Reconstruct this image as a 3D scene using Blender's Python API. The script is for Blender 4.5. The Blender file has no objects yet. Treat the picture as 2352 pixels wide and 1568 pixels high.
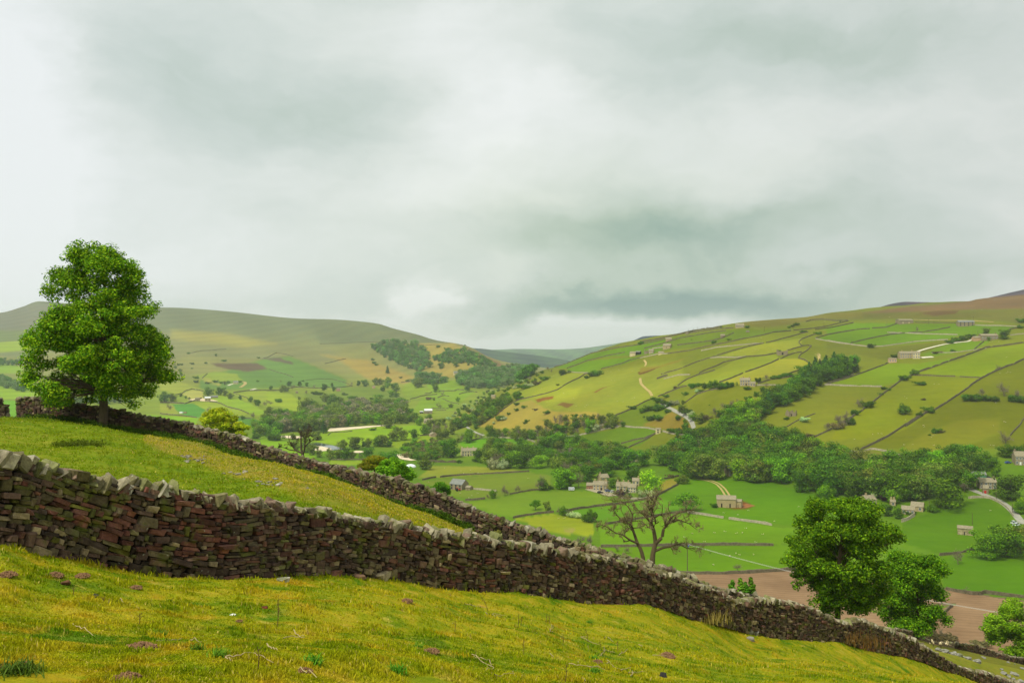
import bpy, math, random
import numpy as np
from math import pi, radians
SC = bpy.context.scene
# ------------------------------------------------------------------ camera
F, CX, CY, KS = 2000.0, 1176.0, 784.0, 0.6125      # focal length / centre in a 2352 px wide frame
cam_d = bpy.data.cameras.new('camera'); cam = bpy.data.objects.new('camera', cam_d)
SC.collection.objects.link(cam); SC.camera = cam
cam_d.sensor_width = 36; cam_d.lens = 36 * F / 2352; cam_d.clip_start = 0.1; cam_d.clip_end = 60000
cam.rotation_euler = (pi / 2, 0, 0)
SC.render.resolution_x, SC.render.resolution_y = 1024, 682
SC.view_settings.view_transform = 'Standard'; SC.view_settings.look = 'None'
SC.view_settings.gamma = 1.0; SC.view_settings.exposure = 0.0
SC.cycles.max_bounces = 6; SC.cycles.diffuse_bounces = 3; SC.cycles.transmission_bounces = 3
SC.cycles.volume_bounces = 1; SC.cycles.transparent_max_bounces = 8
SC.cycles.use_denoising = True
# ------------------------------------------------------------------ node helpers
def srgb(*c):
    c = [x / 255.0 for x in c]
    return tuple((x / 12.92 if x <= 0.04045 else ((x + 0.055) / 1.055) ** 2.4) for x in c)
class NG:
    def __init__(s, nt): s.nt = nt; s.L = nt.links
    def n(s, t, **kw):
        nd = s.nt.nodes.new(t)
        for k, v in kw.items(): setattr(nd, k, v)
        return nd
    def put(s, sock, v):
        if v is None: return
        if isinstance(v, bpy.types.NodeSocket): s.L.new(v, sock)
        else:
            if isinstance(v, (tuple, list)) and len(v) == 3 and sock.type == 'RGBA': v = (*v, 1)
            sock.default_value = v
    def m(s, op, a, b=None, c=None, clamp=False):
        nd = s.n('ShaderNodeMath', operation=op); nd.use_clamp = clamp
        s.put(nd.inputs[0], a); s.put(nd.inputs[1], b); s.put(nd.inputs[2], c)
        return nd.outputs[0]
    def v(s, op, a, b=None):
        nd = s.n('ShaderNodeVectorMath', operation=op)
        s.put(nd.inputs[0], a); s.put(nd.inputs[1], b)
        return nd.outputs['Value'] if op in ('DOT_PRODUCT', 'LENGTH') else nd.outputs['Vector']
    def mix(s, f, a, b, bt='MIX'):
        nd = s.n('ShaderNodeMix', data_type='RGBA', blend_type=bt)
        s.put(nd.inputs['Factor'], f); s.put(nd.inputs[6], a); s.put(nd.inputs[7], b)
        return nd.outputs[2]
    def noise(s, vec, scale, detail=3, rough=0.5, dist=0.0):
        nd = s.n('ShaderNodeTexNoise'); s.put(nd.inputs['Vector'], vec)
        nd.inputs['Scale'].default_value = scale; nd.inputs['Detail'].default_value = detail
        nd.inputs['Roughness'].default_value = rough; nd.inputs['Distortion'].default_value = dist
        return nd.outputs['Fac']
    def ramp(s, f, stops, interp='LINEAR'):
        nd = s.n('ShaderNodeValToRGB'); s.put(nd.inputs[0], f); cr = nd.color_ramp; cr.interpolation = interp
        while len(cr.elements) > len(stops): cr.elements.remove(cr.elements[-1])
        while len(cr.elements) < len(stops): cr.elements.new(0.5)
        for e, (p, c) in zip(cr.elements, stops):
            e.position = p; e.color = (*c, 1) if not isinstance(c, (int, float)) else (c, c, c, 1)
        return nd.outputs[0]
    def mr(s, x, a, b, c=0.0, d=1.0):
        nd = s.n('ShaderNodeMapRange'); s.put(nd.inputs[0], x)
        for i, k in enumerate((a, b, c, d)): nd.inputs[i + 1].default_value = k
        return nd.outputs[0]
# ------------------------------------------------------------------ world
W = bpy.data.worlds.new('World'); SC.world = W; W.use_nodes = True
W.cycles.sampling_method = 'MANUAL'; W.cycles.sample_map_resolution = 512
nt = W.node_tree; nt.nodes.clear(); g = NG(nt)
SUN_EL, SUN_AZ = radians(58), radians(-135)        # azimuth from +Y towards +X
sky = g.n('ShaderNodeTexSky', sky_type='NISHITA'); sky.sun_disc = False
sky.sun_elevation = SUN_EL; sky.sun_rotation = SUN_AZ
tc = g.n('ShaderNodeTexCoord').outputs['Generated']
sx = g.n('ShaderNodeSeparateXYZ'); g.L.new(tc, sx.inputs[0])
az = g.m('ARCTAN2', sx.outputs[0], sx.outputs[1]); el = g.m('ARCSINE', sx.outputs[2])
cb = g.n('ShaderNodeCombineXYZ'); g.L.new(az, cb.inputs[0]); g.L.new(el, cb.inputs[1])
# soft streaked warp of the cloud deck
mp = g.v('MULTIPLY', cb.outputs[0], (2.2, 5.0, 1.0))
nz = g.n('ShaderNodeTexNoise'); g.L.new(mp, nz.inputs['Vector']); nz.inputs['Scale'].default_value = 1.6
nz.inputs['Detail'].default_value = 4; nz.inputs['Roughness'].default_value = 0.5
wv = g.v('MULTIPLY', g.v('SUBTRACT', nz.outputs['Color'], (0.5, 0.5, 0.5)), (0.20, 0.12, 0.0))
P2 = g.v('ADD', cb.outputs[0], wv)
nzf = g.n('ShaderNodeTexNoise'); g.L.new(g.v('MULTIPLY', cb.outputs[0], (6, 9, 1)), nzf.inputs['Vector']); nzf.inputs['Scale'].default_value = 1.3; nzf.inputs['Detail'].default_value = 6; nzf.inputs['Roughness'].default_value = .6
P2 = g.v('ADD', P2, g.v('MULTIPLY', g.v('SUBTRACT', nzf.outputs['Color'], (0.5, 0.5, 0.5)), (.13, .09, 0)))
def dirp(px, py):
    a = math.atan((px - CX) / F); return a, math.atan(-(py - CY) / F * math.cos(a))
def blob(px, py, wx, wy, amp, acc):
    a, e = dirp(px, py)
    d = g.v('MULTIPLY', g.v('SUBTRACT', P2, (a, e, 0)), (F / wx, F / wy, 0))
    ex = g.m('POWER', 0.3679, g.v('DOT_PRODUCT', d, d))
    return g.m('MULTIPLY_ADD', ex, amp, acc)
val = 0.745
for b in [(-80, 380, 260, 520, .26), (560, 210, 330, 170, -.10), (330, 120, 240, 130, -.06), (780, 330, 220, 120, -.06), (1130, 240, 230, 200, .17), (1010, 60, 110, 100, .06),
          (900, 440, 330, 80, .10), (1650, 80, 420, 110, -.14), (2150, 130, 320, 160, -.07), (1500, 300, 260, 120, .03), (1950, 260, 260, 60, .05), (2080, 450, 300, 110, -.03), (1440, 540, 340, 90, -.20), (1300, 430, 160, 60, -.04),
          (1850, 540, 440, 70, -.10), (1420, 695, 430, 50, -.36), (1900, 670, 420, 50, -.12), (2250, 620, 300, 60, -.06), (988, 690, 50, 34, .34), (1130, 768, 420, 34, .42), (1500, 752, 200, 18, .14), (700, 600, 420, 70, .05), (500, 680, 360, 40, -.05), (150, 640, 220, 60, .06), (1200, 620, 130, 50, .05)]:
    val = blob(*b, val)
det = g.noise(g.v('MULTIPLY', P2, (3.0, 8.0, 1.0)), 2.2, 5, 0.55)
val = g.m('MULTIPLY_ADD', g.m('SUBTRACT', det, 0.5), 0.13, val)
det3 = g.noise(g.v('MULTIPLY', g.v('ADD', P2, (3.1, 1.7, 0)), (1.6, 3.0, 1.0)), 3.2, 5, 0.58, .4)
val = g.m('MULTIPLY_ADD', g.m('SUBTRACT', det3, 0.5), 0.20, val)
det2 = g.noise(g.v('MULTIPLY', P2, (2.0, 3.0, 1.0)), 7.0, 4, 0.55)
val = g.m('MULTIPLY_ADD', g.m('SUBTRACT', det2, 0.5), 0.07, val)
ccol = g.ramp(val, [(0.38, srgb(128, 158, 154)), (0.48, srgb(158, 181, 172)), (0.56, srgb(184, 200, 190)),
                    (0.66, srgb(204, 215, 209)), (0.76, srgb(222, 229, 224)), (0.90, srgb(240, 244, 242))])
# slightly mauve towards the right, cool to the upper left
gz_ = g.m('POWER', .3679, g.v('DOT_PRODUCT', *[g.v('MULTIPLY', g.v('SUBTRACT', P2, (*dirp(1330, 520), 0)), (F / 420, F / 170, 0))] * 2))
ccol = g.mix(gz_, ccol, g.mix(1.0, ccol, (.99, 1.0, .93), 'MULTIPLY'))
ccol = g.mix(g.mr(az, 0.15, 0.55, 0, .55), ccol, g.mix(1.0, ccol, (1.03, .975, 1.0), 'MULTIPLY'))
ccol = g.mix(g.mr(az, -0.2, -0.5, 0, .5), ccol, g.mix(1.0, ccol, (.985, .99, 1.04), 'MULTIPLY'))
bgc = g.mix(0.97, sky.outputs[0], g.mix(1.0, ccol, (10.0, 10.0, 10.0), 'MULTIPLY'))
bg = g.n('ShaderNodeBackground'); g.L.new(bgc, bg.inputs[0]); bg.inputs[1].default_value = 0.10
out = g.n('ShaderNodeOutputWorld'); g.L.new(bg.outputs[0], out.inputs[0])
# ------------------------------------------------------------------ sun
sd = bpy.data.lights.new('sun', 'SUN'); sd.energy = 3.4; sd.angle = radians(8); sd.color = (1.0, .96, .86)
sun = bpy.data.objects.new('sun', sd); SC.collection.objects.link(sun)
from mathutils import Vector
sdir = Vector((math.sin(SUN_AZ) * math.cos(SUN_EL), math.cos(SUN_AZ) * math.cos(SUN_EL), math.sin(SUN_EL)))
sun.rotation_euler = (-sdir).to_track_quat('-Z', 'Y').to_euler()
# ------------------------------------------------------------------ mesh / object helpers
def cat(L):
    return np.concatenate(L) if len(L) else None
class MB:
    """collects vertices, quads and triangles (numpy) of ONE mesh"""
    def __init__(s): s.V = []; s.Q = []; s.T = []; s.C = []; s.n = 0; s.hc = False
    def add(s, V, Q=None, T=None, col=None):
        V = np.asarray(V, float).reshape(-1, 3)
        if Q is not None and len(Q): s.Q.append(np.asarray(Q, int).reshape(-1, 4) + s.n)
        if T is not None and len(T): s.T.append(np.asarray(T, int).reshape(-1, 3) + s.n)
        s.V.append(V)
        if col is not None:
            s.hc = True; c = np.asarray(col, float)
            s.C.append(np.broadcast_to(c, (len(V), 3)))
        else: s.C.append(np.full((len(V), 3), .5))
        s.n += len(V); return s
    def build(s, name, mat=None, parent=None, smooth=False, data_only=False):
        V = cat(s.V); me = bpy.data.meshes.new(name)
        Q = cat(s.Q); T = cat(s.T); nq = 0 if Q is None else len(Q); ntr = 0 if T is None else len(T)
        me.vertices.add(len(V)); me.vertices.foreach_set('co', V.astype(np.float32).ravel())
        li = np.concatenate([x.ravel() for x in (Q, T) if x is not None]).astype(np.int32)
        me.loops.add(len(li)); me.loops.foreach_set('vertex_index', li)
        st = np.concatenate([np.arange(nq) * 4, nq * 4 + np.arange(ntr) * 3]).astype(np.int32)
        me.polygons.add(nq + ntr); me.polygons.foreach_set('loop_start', st)
        me.polygons.foreach_set('use_smooth', np.full(nq + ntr, smooth, bool))
        if s.hc:
            at = me.color_attributes.new('Col', 'FLOAT_COLOR', 'POINT')
            C = np.concatenate([cat(s.C), np.ones((len(V), 1))], 1).astype(np.float32)
            at.data.foreach_set('color', C.ravel())
        me.update(calc_edges=True)
        if mat: me.materials.append(mat)
        if data_only: return me
        return obj(name, me, parent)
def obj(name, data, parent=None):
    o = bpy.data.objects.new(name, data); SC.collection.objects.link(o)
    if parent: o.parent = parent
    return o
def tag(o, label, cat_, group=None):
    o['label'] = label; o['category'] = cat_
    if group: o['group'] = group
    return o
def struct(o, kind='structure'): o['kind'] = kind; return o
def thing(name, label, cat_, loc=(0, 0, 0), rz=0, group=None):
    o = obj(name, None); o.location = loc; o.rotation_euler = (0, 0, rz); o.empty_display_size = .3
    return tag(o, label, cat_, group)
BOXQ = np.array([[0, 3, 2, 1], [4, 5, 6, 7], [0, 1, 5, 4], [1, 2, 6, 5], [2, 3, 7, 6], [3, 0, 4, 7]])
def box(mb, x0, x1, y0, y1, z0, z1, col=None):
    mb.add([(x0, y0, z0), (x1, y0, z0), (x1, y1, z0), (x0, y1, z0), (x0, y0, z1), (x1, y0, z1), (x1, y1, z1), (x0, y1, z1)], BOXQ, col=col)
    return mb
def tube(mb, pts, rad, n=6, col=None, cap=True):
    pts = np.asarray(pts, float); k = len(pts); rad = np.broadcast_to(np.asarray(rad, float), (k,))
    d = np.gradient(pts, axis=0); d /= (np.linalg.norm(d, axis=1, keepdims=True) + 1e-9)
    ref = np.where(np.abs(d[:, 2:3]) > .9, np.array([[1., 0, 0]]), np.array([[0, 0, 1.]]))
    a = np.cross(d, ref); a /= (np.linalg.norm(a, axis=1, keepdims=True) + 1e-9); b = np.cross(d, a)
    th = np.linspace(0, 2 * pi, n, endpoint=False)
    V = pts[:, None] + rad[:, None, None] * (np.cos(th)[None, :, None] * a[:, None] + np.sin(th)[None, :, None] * b[:, None])
    i = np.arange(k - 1)[:, None] * n; j = np.arange(n)[None]; j2 = (j + 1) % n
    Q = np.stack([i + j, i + j2, i + n + j2, i + n + j], -1).reshape(-1, 4)
    mb.add(V.reshape(-1, 3), Q, col=col)
def fr(x0, y0, s): return lambda x, y: ((x0 + x / s) * KS, (y0 + y / s) * KS)
C1 = fr(0, 800, 1.96); C2 = fr(500, 1100, 2.8); C3 = fr(1200, 1100, 2.8); C4 = fr(1700, 1100, 2.8); C5 = fr(2400, 1100, 2.8); C6 = fr(3100, 1060, 2.904)
D1 = fr(0, 1600, 1.6333); D2 = fr(1000, 1600, 1.6333); D3 = fr(1500, 1500, 2.614); D4 = fr(2100, 1500, 2.614); D5 = fr(2500, 1550, 2.851)
D6 = fr(3100, 1500, 2.6135); D7 = fr(2040, 1960, 2.614); D8 = fr(2800, 1800, 2.0635)
E1 = fr(0, 1100, 3.136); E2 = fr(600, 1300, 4.356); E3 = fr(1000, 1400, 4.356); E4 = fr(1400, 1400, 4.356); E5 = fr(3300, 1600, 3.135); E6 = fr(3300, 2200, 4.356)
PP = lambda x, y: (x, y)
def frl(f, pts): return [f(*p) for p in pts]
# ================================================================== terrain
def pchip_d(x, y):
    """slopes, along axis 0"""
    h = np.diff(x, axis=0); dl = np.diff(y, axis=0) / h
    w1 = 2 * h[1:] + h[:-1]; w2 = h[1:] + 2 * h[:-1]
    with np.errstate(divide='ignore', invalid='ignore'):
        dm = (w1 + w2) / (w1 / dl[:-1] + w2 / dl[1:])
    dm = np.where(dl[:-1] * dl[1:] > 0, dm, 0.0)
    return np.concatenate([dl[:1], dm, dl[-1:]])
def herm(x, x0, x1, y0, y1, d0, d1):
    h = x1 - x0; t = np.clip((x - x0) / h, 0, 1); t2 = t * t; t3 = t2 * t
    return (2 * t3 - 3 * t2 + 1) * y0 + (t3 - 2 * t2 + t) * h * d0 + (3 * t2 - 2 * t3) * y1 + (t3 - t2) * h * d1
class Curve:
    def __init__(s, pts):
        s.x = np.array([p[0] for p in pts], float); s.y = np.array([p[1] for p in pts], float); s.d = pchip_d(s.x, s.y)
    def __call__(s, u):
        u = np.clip(np.asarray(u, float), s.x[0], s.x[-1]); i = np.clip(np.searchsorted(s.x, u, 'right') - 1, 0, len(s.x) - 2)
        return herm(u, s.x[i], s.x[i + 1], s.y[i], s.y[i + 1], s.d[i], s.d[i + 1])
def zk(rows):   # rows of (u, Y, py) -> (curve Y(u), curve z(u))
    return Curve([(u, Y) for u, Y, p in rows]), Curve([(u, -(p - CY) / F * Y) for u, Y, p in rows])
def zz(rows):   # rows of (u, Y, z)
    return Curve([(u, Y) for u, Y, z in rows]), Curve([(u, z) for u, Y, z in rows])
FOOT1 = [(-900, 12, 1330), (0, 14.6, 1252), (94, 15.4, 1269), (187, 16.1, 1278), (356, 17.2, 1299), (525, 18.6, 1304), (735, 21, 1312), (950, 23.9, 1331),
         (1100, 25.6, 1351), (1225, 27.3, 1362), (1367, 29.8, 1382), (1484, 32, 1388), (1554, 33.8, 1404), (1624, 35.4, 1425), (1730, 38, 1459), (1804, 39.6, 1464),
         (1843, 40.4, 1462), (1908, 42.2, 1468), (1982, 44.5, 1486), (2071, 47, 1504), (2160, 50, 1534), (2264, 54, 1568), (2352, 58, 1592), (2700, 80, 1640), (3300, 120, 1700)]
TOP1 = [(-900, 1020), (0, 1036), (60, 1044), (100, 1056), (150, 1066), (200, 1086), (300, 1093), (400, 1108), (500, 1130), (560, 1137), (700, 1158), (800, 1177), (900, 1188),
        (1000, 1212), (1100, 1221), (1200, 1242), (1300, 1257), (1400, 1275), (1500, 1303), (1560, 1322), (1640, 1348), (1690, 1372), (1720, 1370), (1760, 1368),
        (1820, 1378), (1880, 1402), (1915, 1418), (1935, 1424), (1965, 1415), (2000, 1428), (2080, 1458), (2150, 1497), (2200, 1530), (2260, 1540), (2300, 1553), (2352, 1570), (2700, 1620), (3300, 1685)]
FOOT2 = [(-900, 62, 930), (0, 60.5, 958), (42, 60, 961), (130, 59, 970), (225, 58, 979), (420, 57, 1012), (525, 55, 1042), (735, 51, 1100), (800, 50, 1124), (931, 47, 1164), (1100, 44.8, 1230),
         (1300, 42.8, 1303), (1500, 41.2, 1364), (1620, 40.6, 1402), (1700, 41.0, 1436)]
TOP2 = [(42, 910), (80, 909), (130, 917), (200, 926), (260, 934), (330, 950), (420, 966), (500, 986), (560, 1001), (612, 1022), (700, 1046), (800, 1072), (900, 1092), (960, 1109), (1040, 1138),
        (1100, 1166), (1200, 1201), (1300, 1234), (1400, 1262), (1500, 1291), (1560, 1307), (1620, 1332), (1700, 1358)]
K = []
K.append(zz([(-900, 0, -1.6), (3300, 0, -1.6)]))
K.append(zk([(-900, 5.5, 1580), (0, 6, 1568), (700, 6.8, 1568), (1176, 9.5, 1568), (1700, 15, 1568), (2000, 19, 1568), (2264, 24, 1580), (2352, 25, 1600), (3300, 30, 1700)]))
K.append(zk(FOOT1))
K.append((Curve([(u, Y + 1.3) for u, Y, p in FOOT1]), Curve([(u, -(p - CY) / F * Y - .12) for u, Y, p in FOOT1])))
K.append(zk([(-900, 50, 940), (0, 50, 968), (202, 50, 981), (337, 43, 1029), (412, 40, 1051), (525, 35, 1085), (637, 31, 1119), (705, 29.5, 1145), (850, 31, 1183), (1000, 33, 1225), (1225, 34, 1300),
             (1500, 36.8, 1385), (1700, 40.2, 1447), (1850, 52, 1450), (1982, 58, 1460), (2150, 68, 1505), (2352, 76, 1565), (3300, 135, 1680)]))
K.append(zk(FOOT2 + [(1800, 60, 1440), (1930, 75, 1443), (2150, 92, 1490), (2352, 98, 1540), (3300, 150, 1640)]))
K.append(zk([(-900, 100, 1060), (0, 100, 1070), (300, 100, 1080), (500, 100, 1104), (690, 110, 1112), (900, 125, 1170), (1200, 120, 1265), (1500, 115, 1330), (1700, 120, 1400), (1930, 118, 1440),
             (2085, 124, 1462), (2160, 130, 1484), (2230, 132, 1494), (2352, 134, 1523), (3300, 180, 1600)]))
K.append(zz([(-900, 230, -60), (400, 230, -58), (900, 215, -62), (1500, 210, -72), (2352, 215, -82), (3300, 240, -85)]))
K.append(zz([(-900, 480, -112), (400, 450, -111), (700, 420, -110), (1200, 330, -106), (1700, 290, -103), (2352, 292, -103), (3300, 300, -100)]))
K.append(zk([(-900, 950, 1020), (0, 950, 1020), (400, 950, 1020), (700, 900, 1030), (1000, 760, 1075), (1300, 640, 1115), (1500, 560, 1160), (1700, 500, 1200), (2000, 450, 1245), (2352, 420, 1275), (3300, 400, 1290)]))
K.append(zk([(-900, 1250, 965), (0, 1250, 963), (400, 1250, 965), (700, 1200, 972), (900, 1150, 980), (1050, 1050, 1000), (1150, 950, 1015), (1300, 860, 1030), (1500, 760, 1055), (1700, 680, 1080),
             (1850, 640, 1085), (2000, 620, 1072), (2352, 600, 1062), (3300, 560, 1050)]))
K.append(zk([(-900, 1450, 935), (0, 1450, 935), (400, 1450, 938), (700, 1380, 950), (900, 1300, 958), (1000, 1200, 970), (1080, 1130, 965), (1150, 1080, 950), (1300, 980, 940), (1500, 900, 940),
             (1717, 820, 900), (2000, 790, 915), (2352, 760, 900), (3300, 700, 880)]))
K.append(zk([(-900, 1700, 900), (0, 1700, 900), (400, 1700, 905), (700, 1600, 925), (900, 1480, 941), (1000, 1380, 950), (1080, 1330, 938), (1133, 1290, 908), (1200, 1250, 882), (1300, 1180, 860),
             (1500, 1080, 845), (1717, 1000, 820), (2000, 950, 830), (2352, 950, 800), (3300, 900, 780)]))
CREST = [(-900, 1950, 875), (0, 1950, 875), (400, 1950, 880), (700, 1800, 905), (900, 1600, 932), (1000, 1500, 944), (1080, 1420, 935), (1130, 1390, 903), (1180, 1360, 881), (1240, 1330, 853), (1300, 1300, 834),
         (1400, 1280, 798), (1500, 1250, 776), (1600, 1220, 762), (1690, 1200, 745), (1760, 1220, 735), (1850, 1300, 730), (1900, 1350, 722), (1950, 1380, 718), (2000, 1400, 713), (2088, 1420, 705),
         (2150, 1450, 697), (2225, 1480, 692), (2245, 1490, 686), (2290, 1500, 683), (2352, 1500, 679), (3300, 1500, 620)]
K.append(zk(CREST))
K.append(zk([(-900, 2150, 848), (0, 2150, 850), (400, 2150, 855), (700, 2000, 887), (900, 1750, 919), (1000, 1650, 929), (1130, 1600, 933), (1240, 1600, 931), (1300, 1600, 931), (1400, 1700, 890), (1500, 1700, 830),
             (1690, 1600, 784), (1850, 1650, 760), (2000, 1800, 751), (2352, 1900, 721), (3300, 1900, 660)]))
K.append(zk([(-900, 2450, 810), (0, 2450, 815), (400, 2450, 825), (700, 2250, 865), (900, 2050, 890), (1000, 1950, 893), (1130, 1950, 888), (1200, 2000, 885), (1240, 2000, 880), (1300, 2100, 870), (1400, 2200, 855),
             (1500, 2200, 800), (1690, 2200, 784), (2000, 2300, 750), (2352, 2300, 723), (3300, 2300, 670)]))
K.append(zk([(-900, 3000, 765), (0, 3000, 768), (400, 3000, 768), (700, 2700, 800), (900, 2450, 842), (1000, 2300, 842), (1060, 2220, 828), (1130, 2200, 838), (1200, 2200, 856), (1240, 2200, 863), (1300, 2350, 868), (1400, 2400, 860),
             (1500, 2400, 810), (1690, 2500, 790), (2000, 2600, 760), (2352, 2600, 735), (3300, 2600, 680)]))
K.append(zk([(-900, 3400, 740), (0, 3700, 719), (50, 3750, 706), (90, 3800, 693), (150, 3800, 697), (220, 3750, 702), (330, 3700, 705), (420, 3700, 708), (500, 3650, 713), (600, 3500, 723), (700, 3300, 732), (840, 3000, 738),
             (870, 2950, 742), (900, 2900, 752), (960, 2750, 769), (1000, 2650, 781), (1060, 2500, 790), (1082, 2450, 797), (1120, 2420, 821), (1180, 2400, 843), (1240, 2400, 857), (1300, 2600, 868), (1400, 2700, 860),
             (1500, 2800, 830), (1690, 2900, 810), (2000, 3000, 780), (2352, 3000, 760), (3300, 3000, 740)]))
K.append(zz([(-900, 5200, 0), (800, 5000, -60), (1300, 5000, -140), (3300, 5000, -120)]))
K.append(zz([(-900, 16000, -200), (3300, 16000, -200)]))
def _between(a, b, t):
    us = np.arange(-900, 3301, 20.)
    return Curve([(u, y) for u, y in zip(us, a[0](us) * (1 - t) + b[0](us) * t)]), Curve([(u, y) for u, y in zip(us, a[1](us) * (1 - t) + b[1](us) * t)])
K.insert(6, _between(K[5], K[6], .08))
NK = len(K)
_rs = np.random.RandomState(5)
_wv = [(2 * pi / (L * f), th, ph, a) for L, n, a in ((420, 5, 1.6), (150, 7, .8), (60, 7, .30)) for f, th, ph, a in zip(_rs.uniform(.7, 1.3, n), _rs.uniform(0, 2 * pi, n), _rs.uniform(0, 6, n), np.full(n, a / math.sqrt(n)))]
_wn = [(2 * pi / (L * f), th, ph, a) for L, n, a in ((7, 6, .10), (2.2, 7, .035), (.8, 7, .014)) for f, th, ph, a in zip(_rs.uniform(.7, 1.3, n), _rs.uniform(0, 2 * pi, n), _rs.uniform(0, 6, n), np.full(n, a / math.sqrt(n)))]
def wavesum(W_, X, Y):
    s = 0
    for k, th, ph, a in W_: s = s + a * np.sin(k * (X * math.cos(th) + Y * math.sin(th)) + ph)
    return s
def knots(u):
    u = np.atleast_1d(np.asarray(u, float))
    return np.array([c[0](u) for c in K]), np.array([c[1](u) for c in K])
def sst(x, a, b):
    t = np.clip((x - a) / (b - a), 0, 1); return t * t * (3 - 2 * t)
def Hk(u, Y, YK, ZK, DK):
    """z at (column u, depth Y) given the knots of every point"""
    i = np.clip((YK <= Y).sum(0) - 1, 0, NK - 2); j = np.arange(YK.shape[1]) if YK.shape[1] > 1 else np.zeros_like(i)
    z = herm(Y, YK[i, j], YK[i + 1, j], ZK[i, j], ZK[i + 1, j], DK[i, j], DK[i + 1, j])
    X = (u - CX) / F * Y
    z = z + wavesum(_wv[:5], X, Y) * sst(Y, 200, 700) + wavesum(_wv[5:], X, Y) * sst(Y, 200, 700) * (1 - sst(Y, 1200, 2200)) + wavesum(_wn, X, Y) * sst(Y, 2, 6) * (1 - sst(Y, 90, 140))
    return z
def H(u, Y):
    u = np.atleast_1d(np.asarray(u, float)); Y = np.atleast_1d(np.asarray(Y, float)); u, Y = np.broadcast_arrays(u, Y)
    YK, ZK = knots(u); return Hk(u, Y, YK, ZK, pchip_d(YK, ZK))
def HXY(X, Y): return H(np.asarray(X) / np.asarray(Y) * F + CX, Y)
YS = np.concatenate([np.linspace(2, 70, 700), np.geomspace(70.1, 6000, 2600)])
_rc = {}
def colprof(u):
    k = round(float(u) * 2) / 2
    if k not in _rc:
        YK, ZK = knots(k); n = len(YS)
        z = Hk(np.full(n, k), YS, np.broadcast_to(YK, (NK, n)), np.broadcast_to(ZK, (NK, n)), np.broadcast_to(pchip_d(YK, ZK), (NK, n)))
        _rc[k] = CY - z / YS * F
    return _rc[k]
def hit(px, py, ymin=0):
    """world point where the sight line through (px, py) of the photograph meets the ground"""
    p = colprof(px); lim = float(K[14][0](px)) * 1.02 if px > 1245 else 5900.0; rng = (YS > ymin) & (YS < lim); ok = (p <= py) & rng
    none = not ok.any(); i = int(np.argmin(np.where(rng, p, 1e9))) if none else int(np.argmax(ok))
    if not none and i > 0 and p[i - 1] > py and YS[i - 1] > ymin:
        t = (p[i - 1] - py) / (p[i - 1] - p[i]); Y = YS[i - 1] + t * (YS[i] - YS[i - 1])
    else: Y = YS[i]
    return np.array([(px - CX) / F * Y, Y, float(H(px, Y)[0])])
def at(px, Y): return np.array([(px - CX) / F * Y, Y, float(H(px, Y)[0])])
def drape(pts, ymin=0, step=2.0):
    """pixel polyline -> dense ground polyline"""
    o = []
    for (a, b), (c, d) in zip(pts[:-1], pts[1:]):
        n = max(1, int(math.hypot(c - a, d - b) / step))
        for i in range(n): o.append(hit(a + (c - a) * i / n, b + (d - b) * i / n, ymin))
    o.append(hit(*pts[-1], ymin)); o = np.array(o)
    # keep sane where a sight line slips over a brow
    Yd = o[:, 1].copy()
    for _ in range(2):
        for i in range(1, len(o) - 1):
            m = np.median(Yd[max(0, i - 2):i + 3])
            if abs(Yd[i] - m) > .06 * m: Yd[i] = m
    px = CX + o[:, 0] / o[:, 1] * F
    z = H(px, Yd); return np.stack([(px - CX) / F * Yd, Yd, z], 1)
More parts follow.
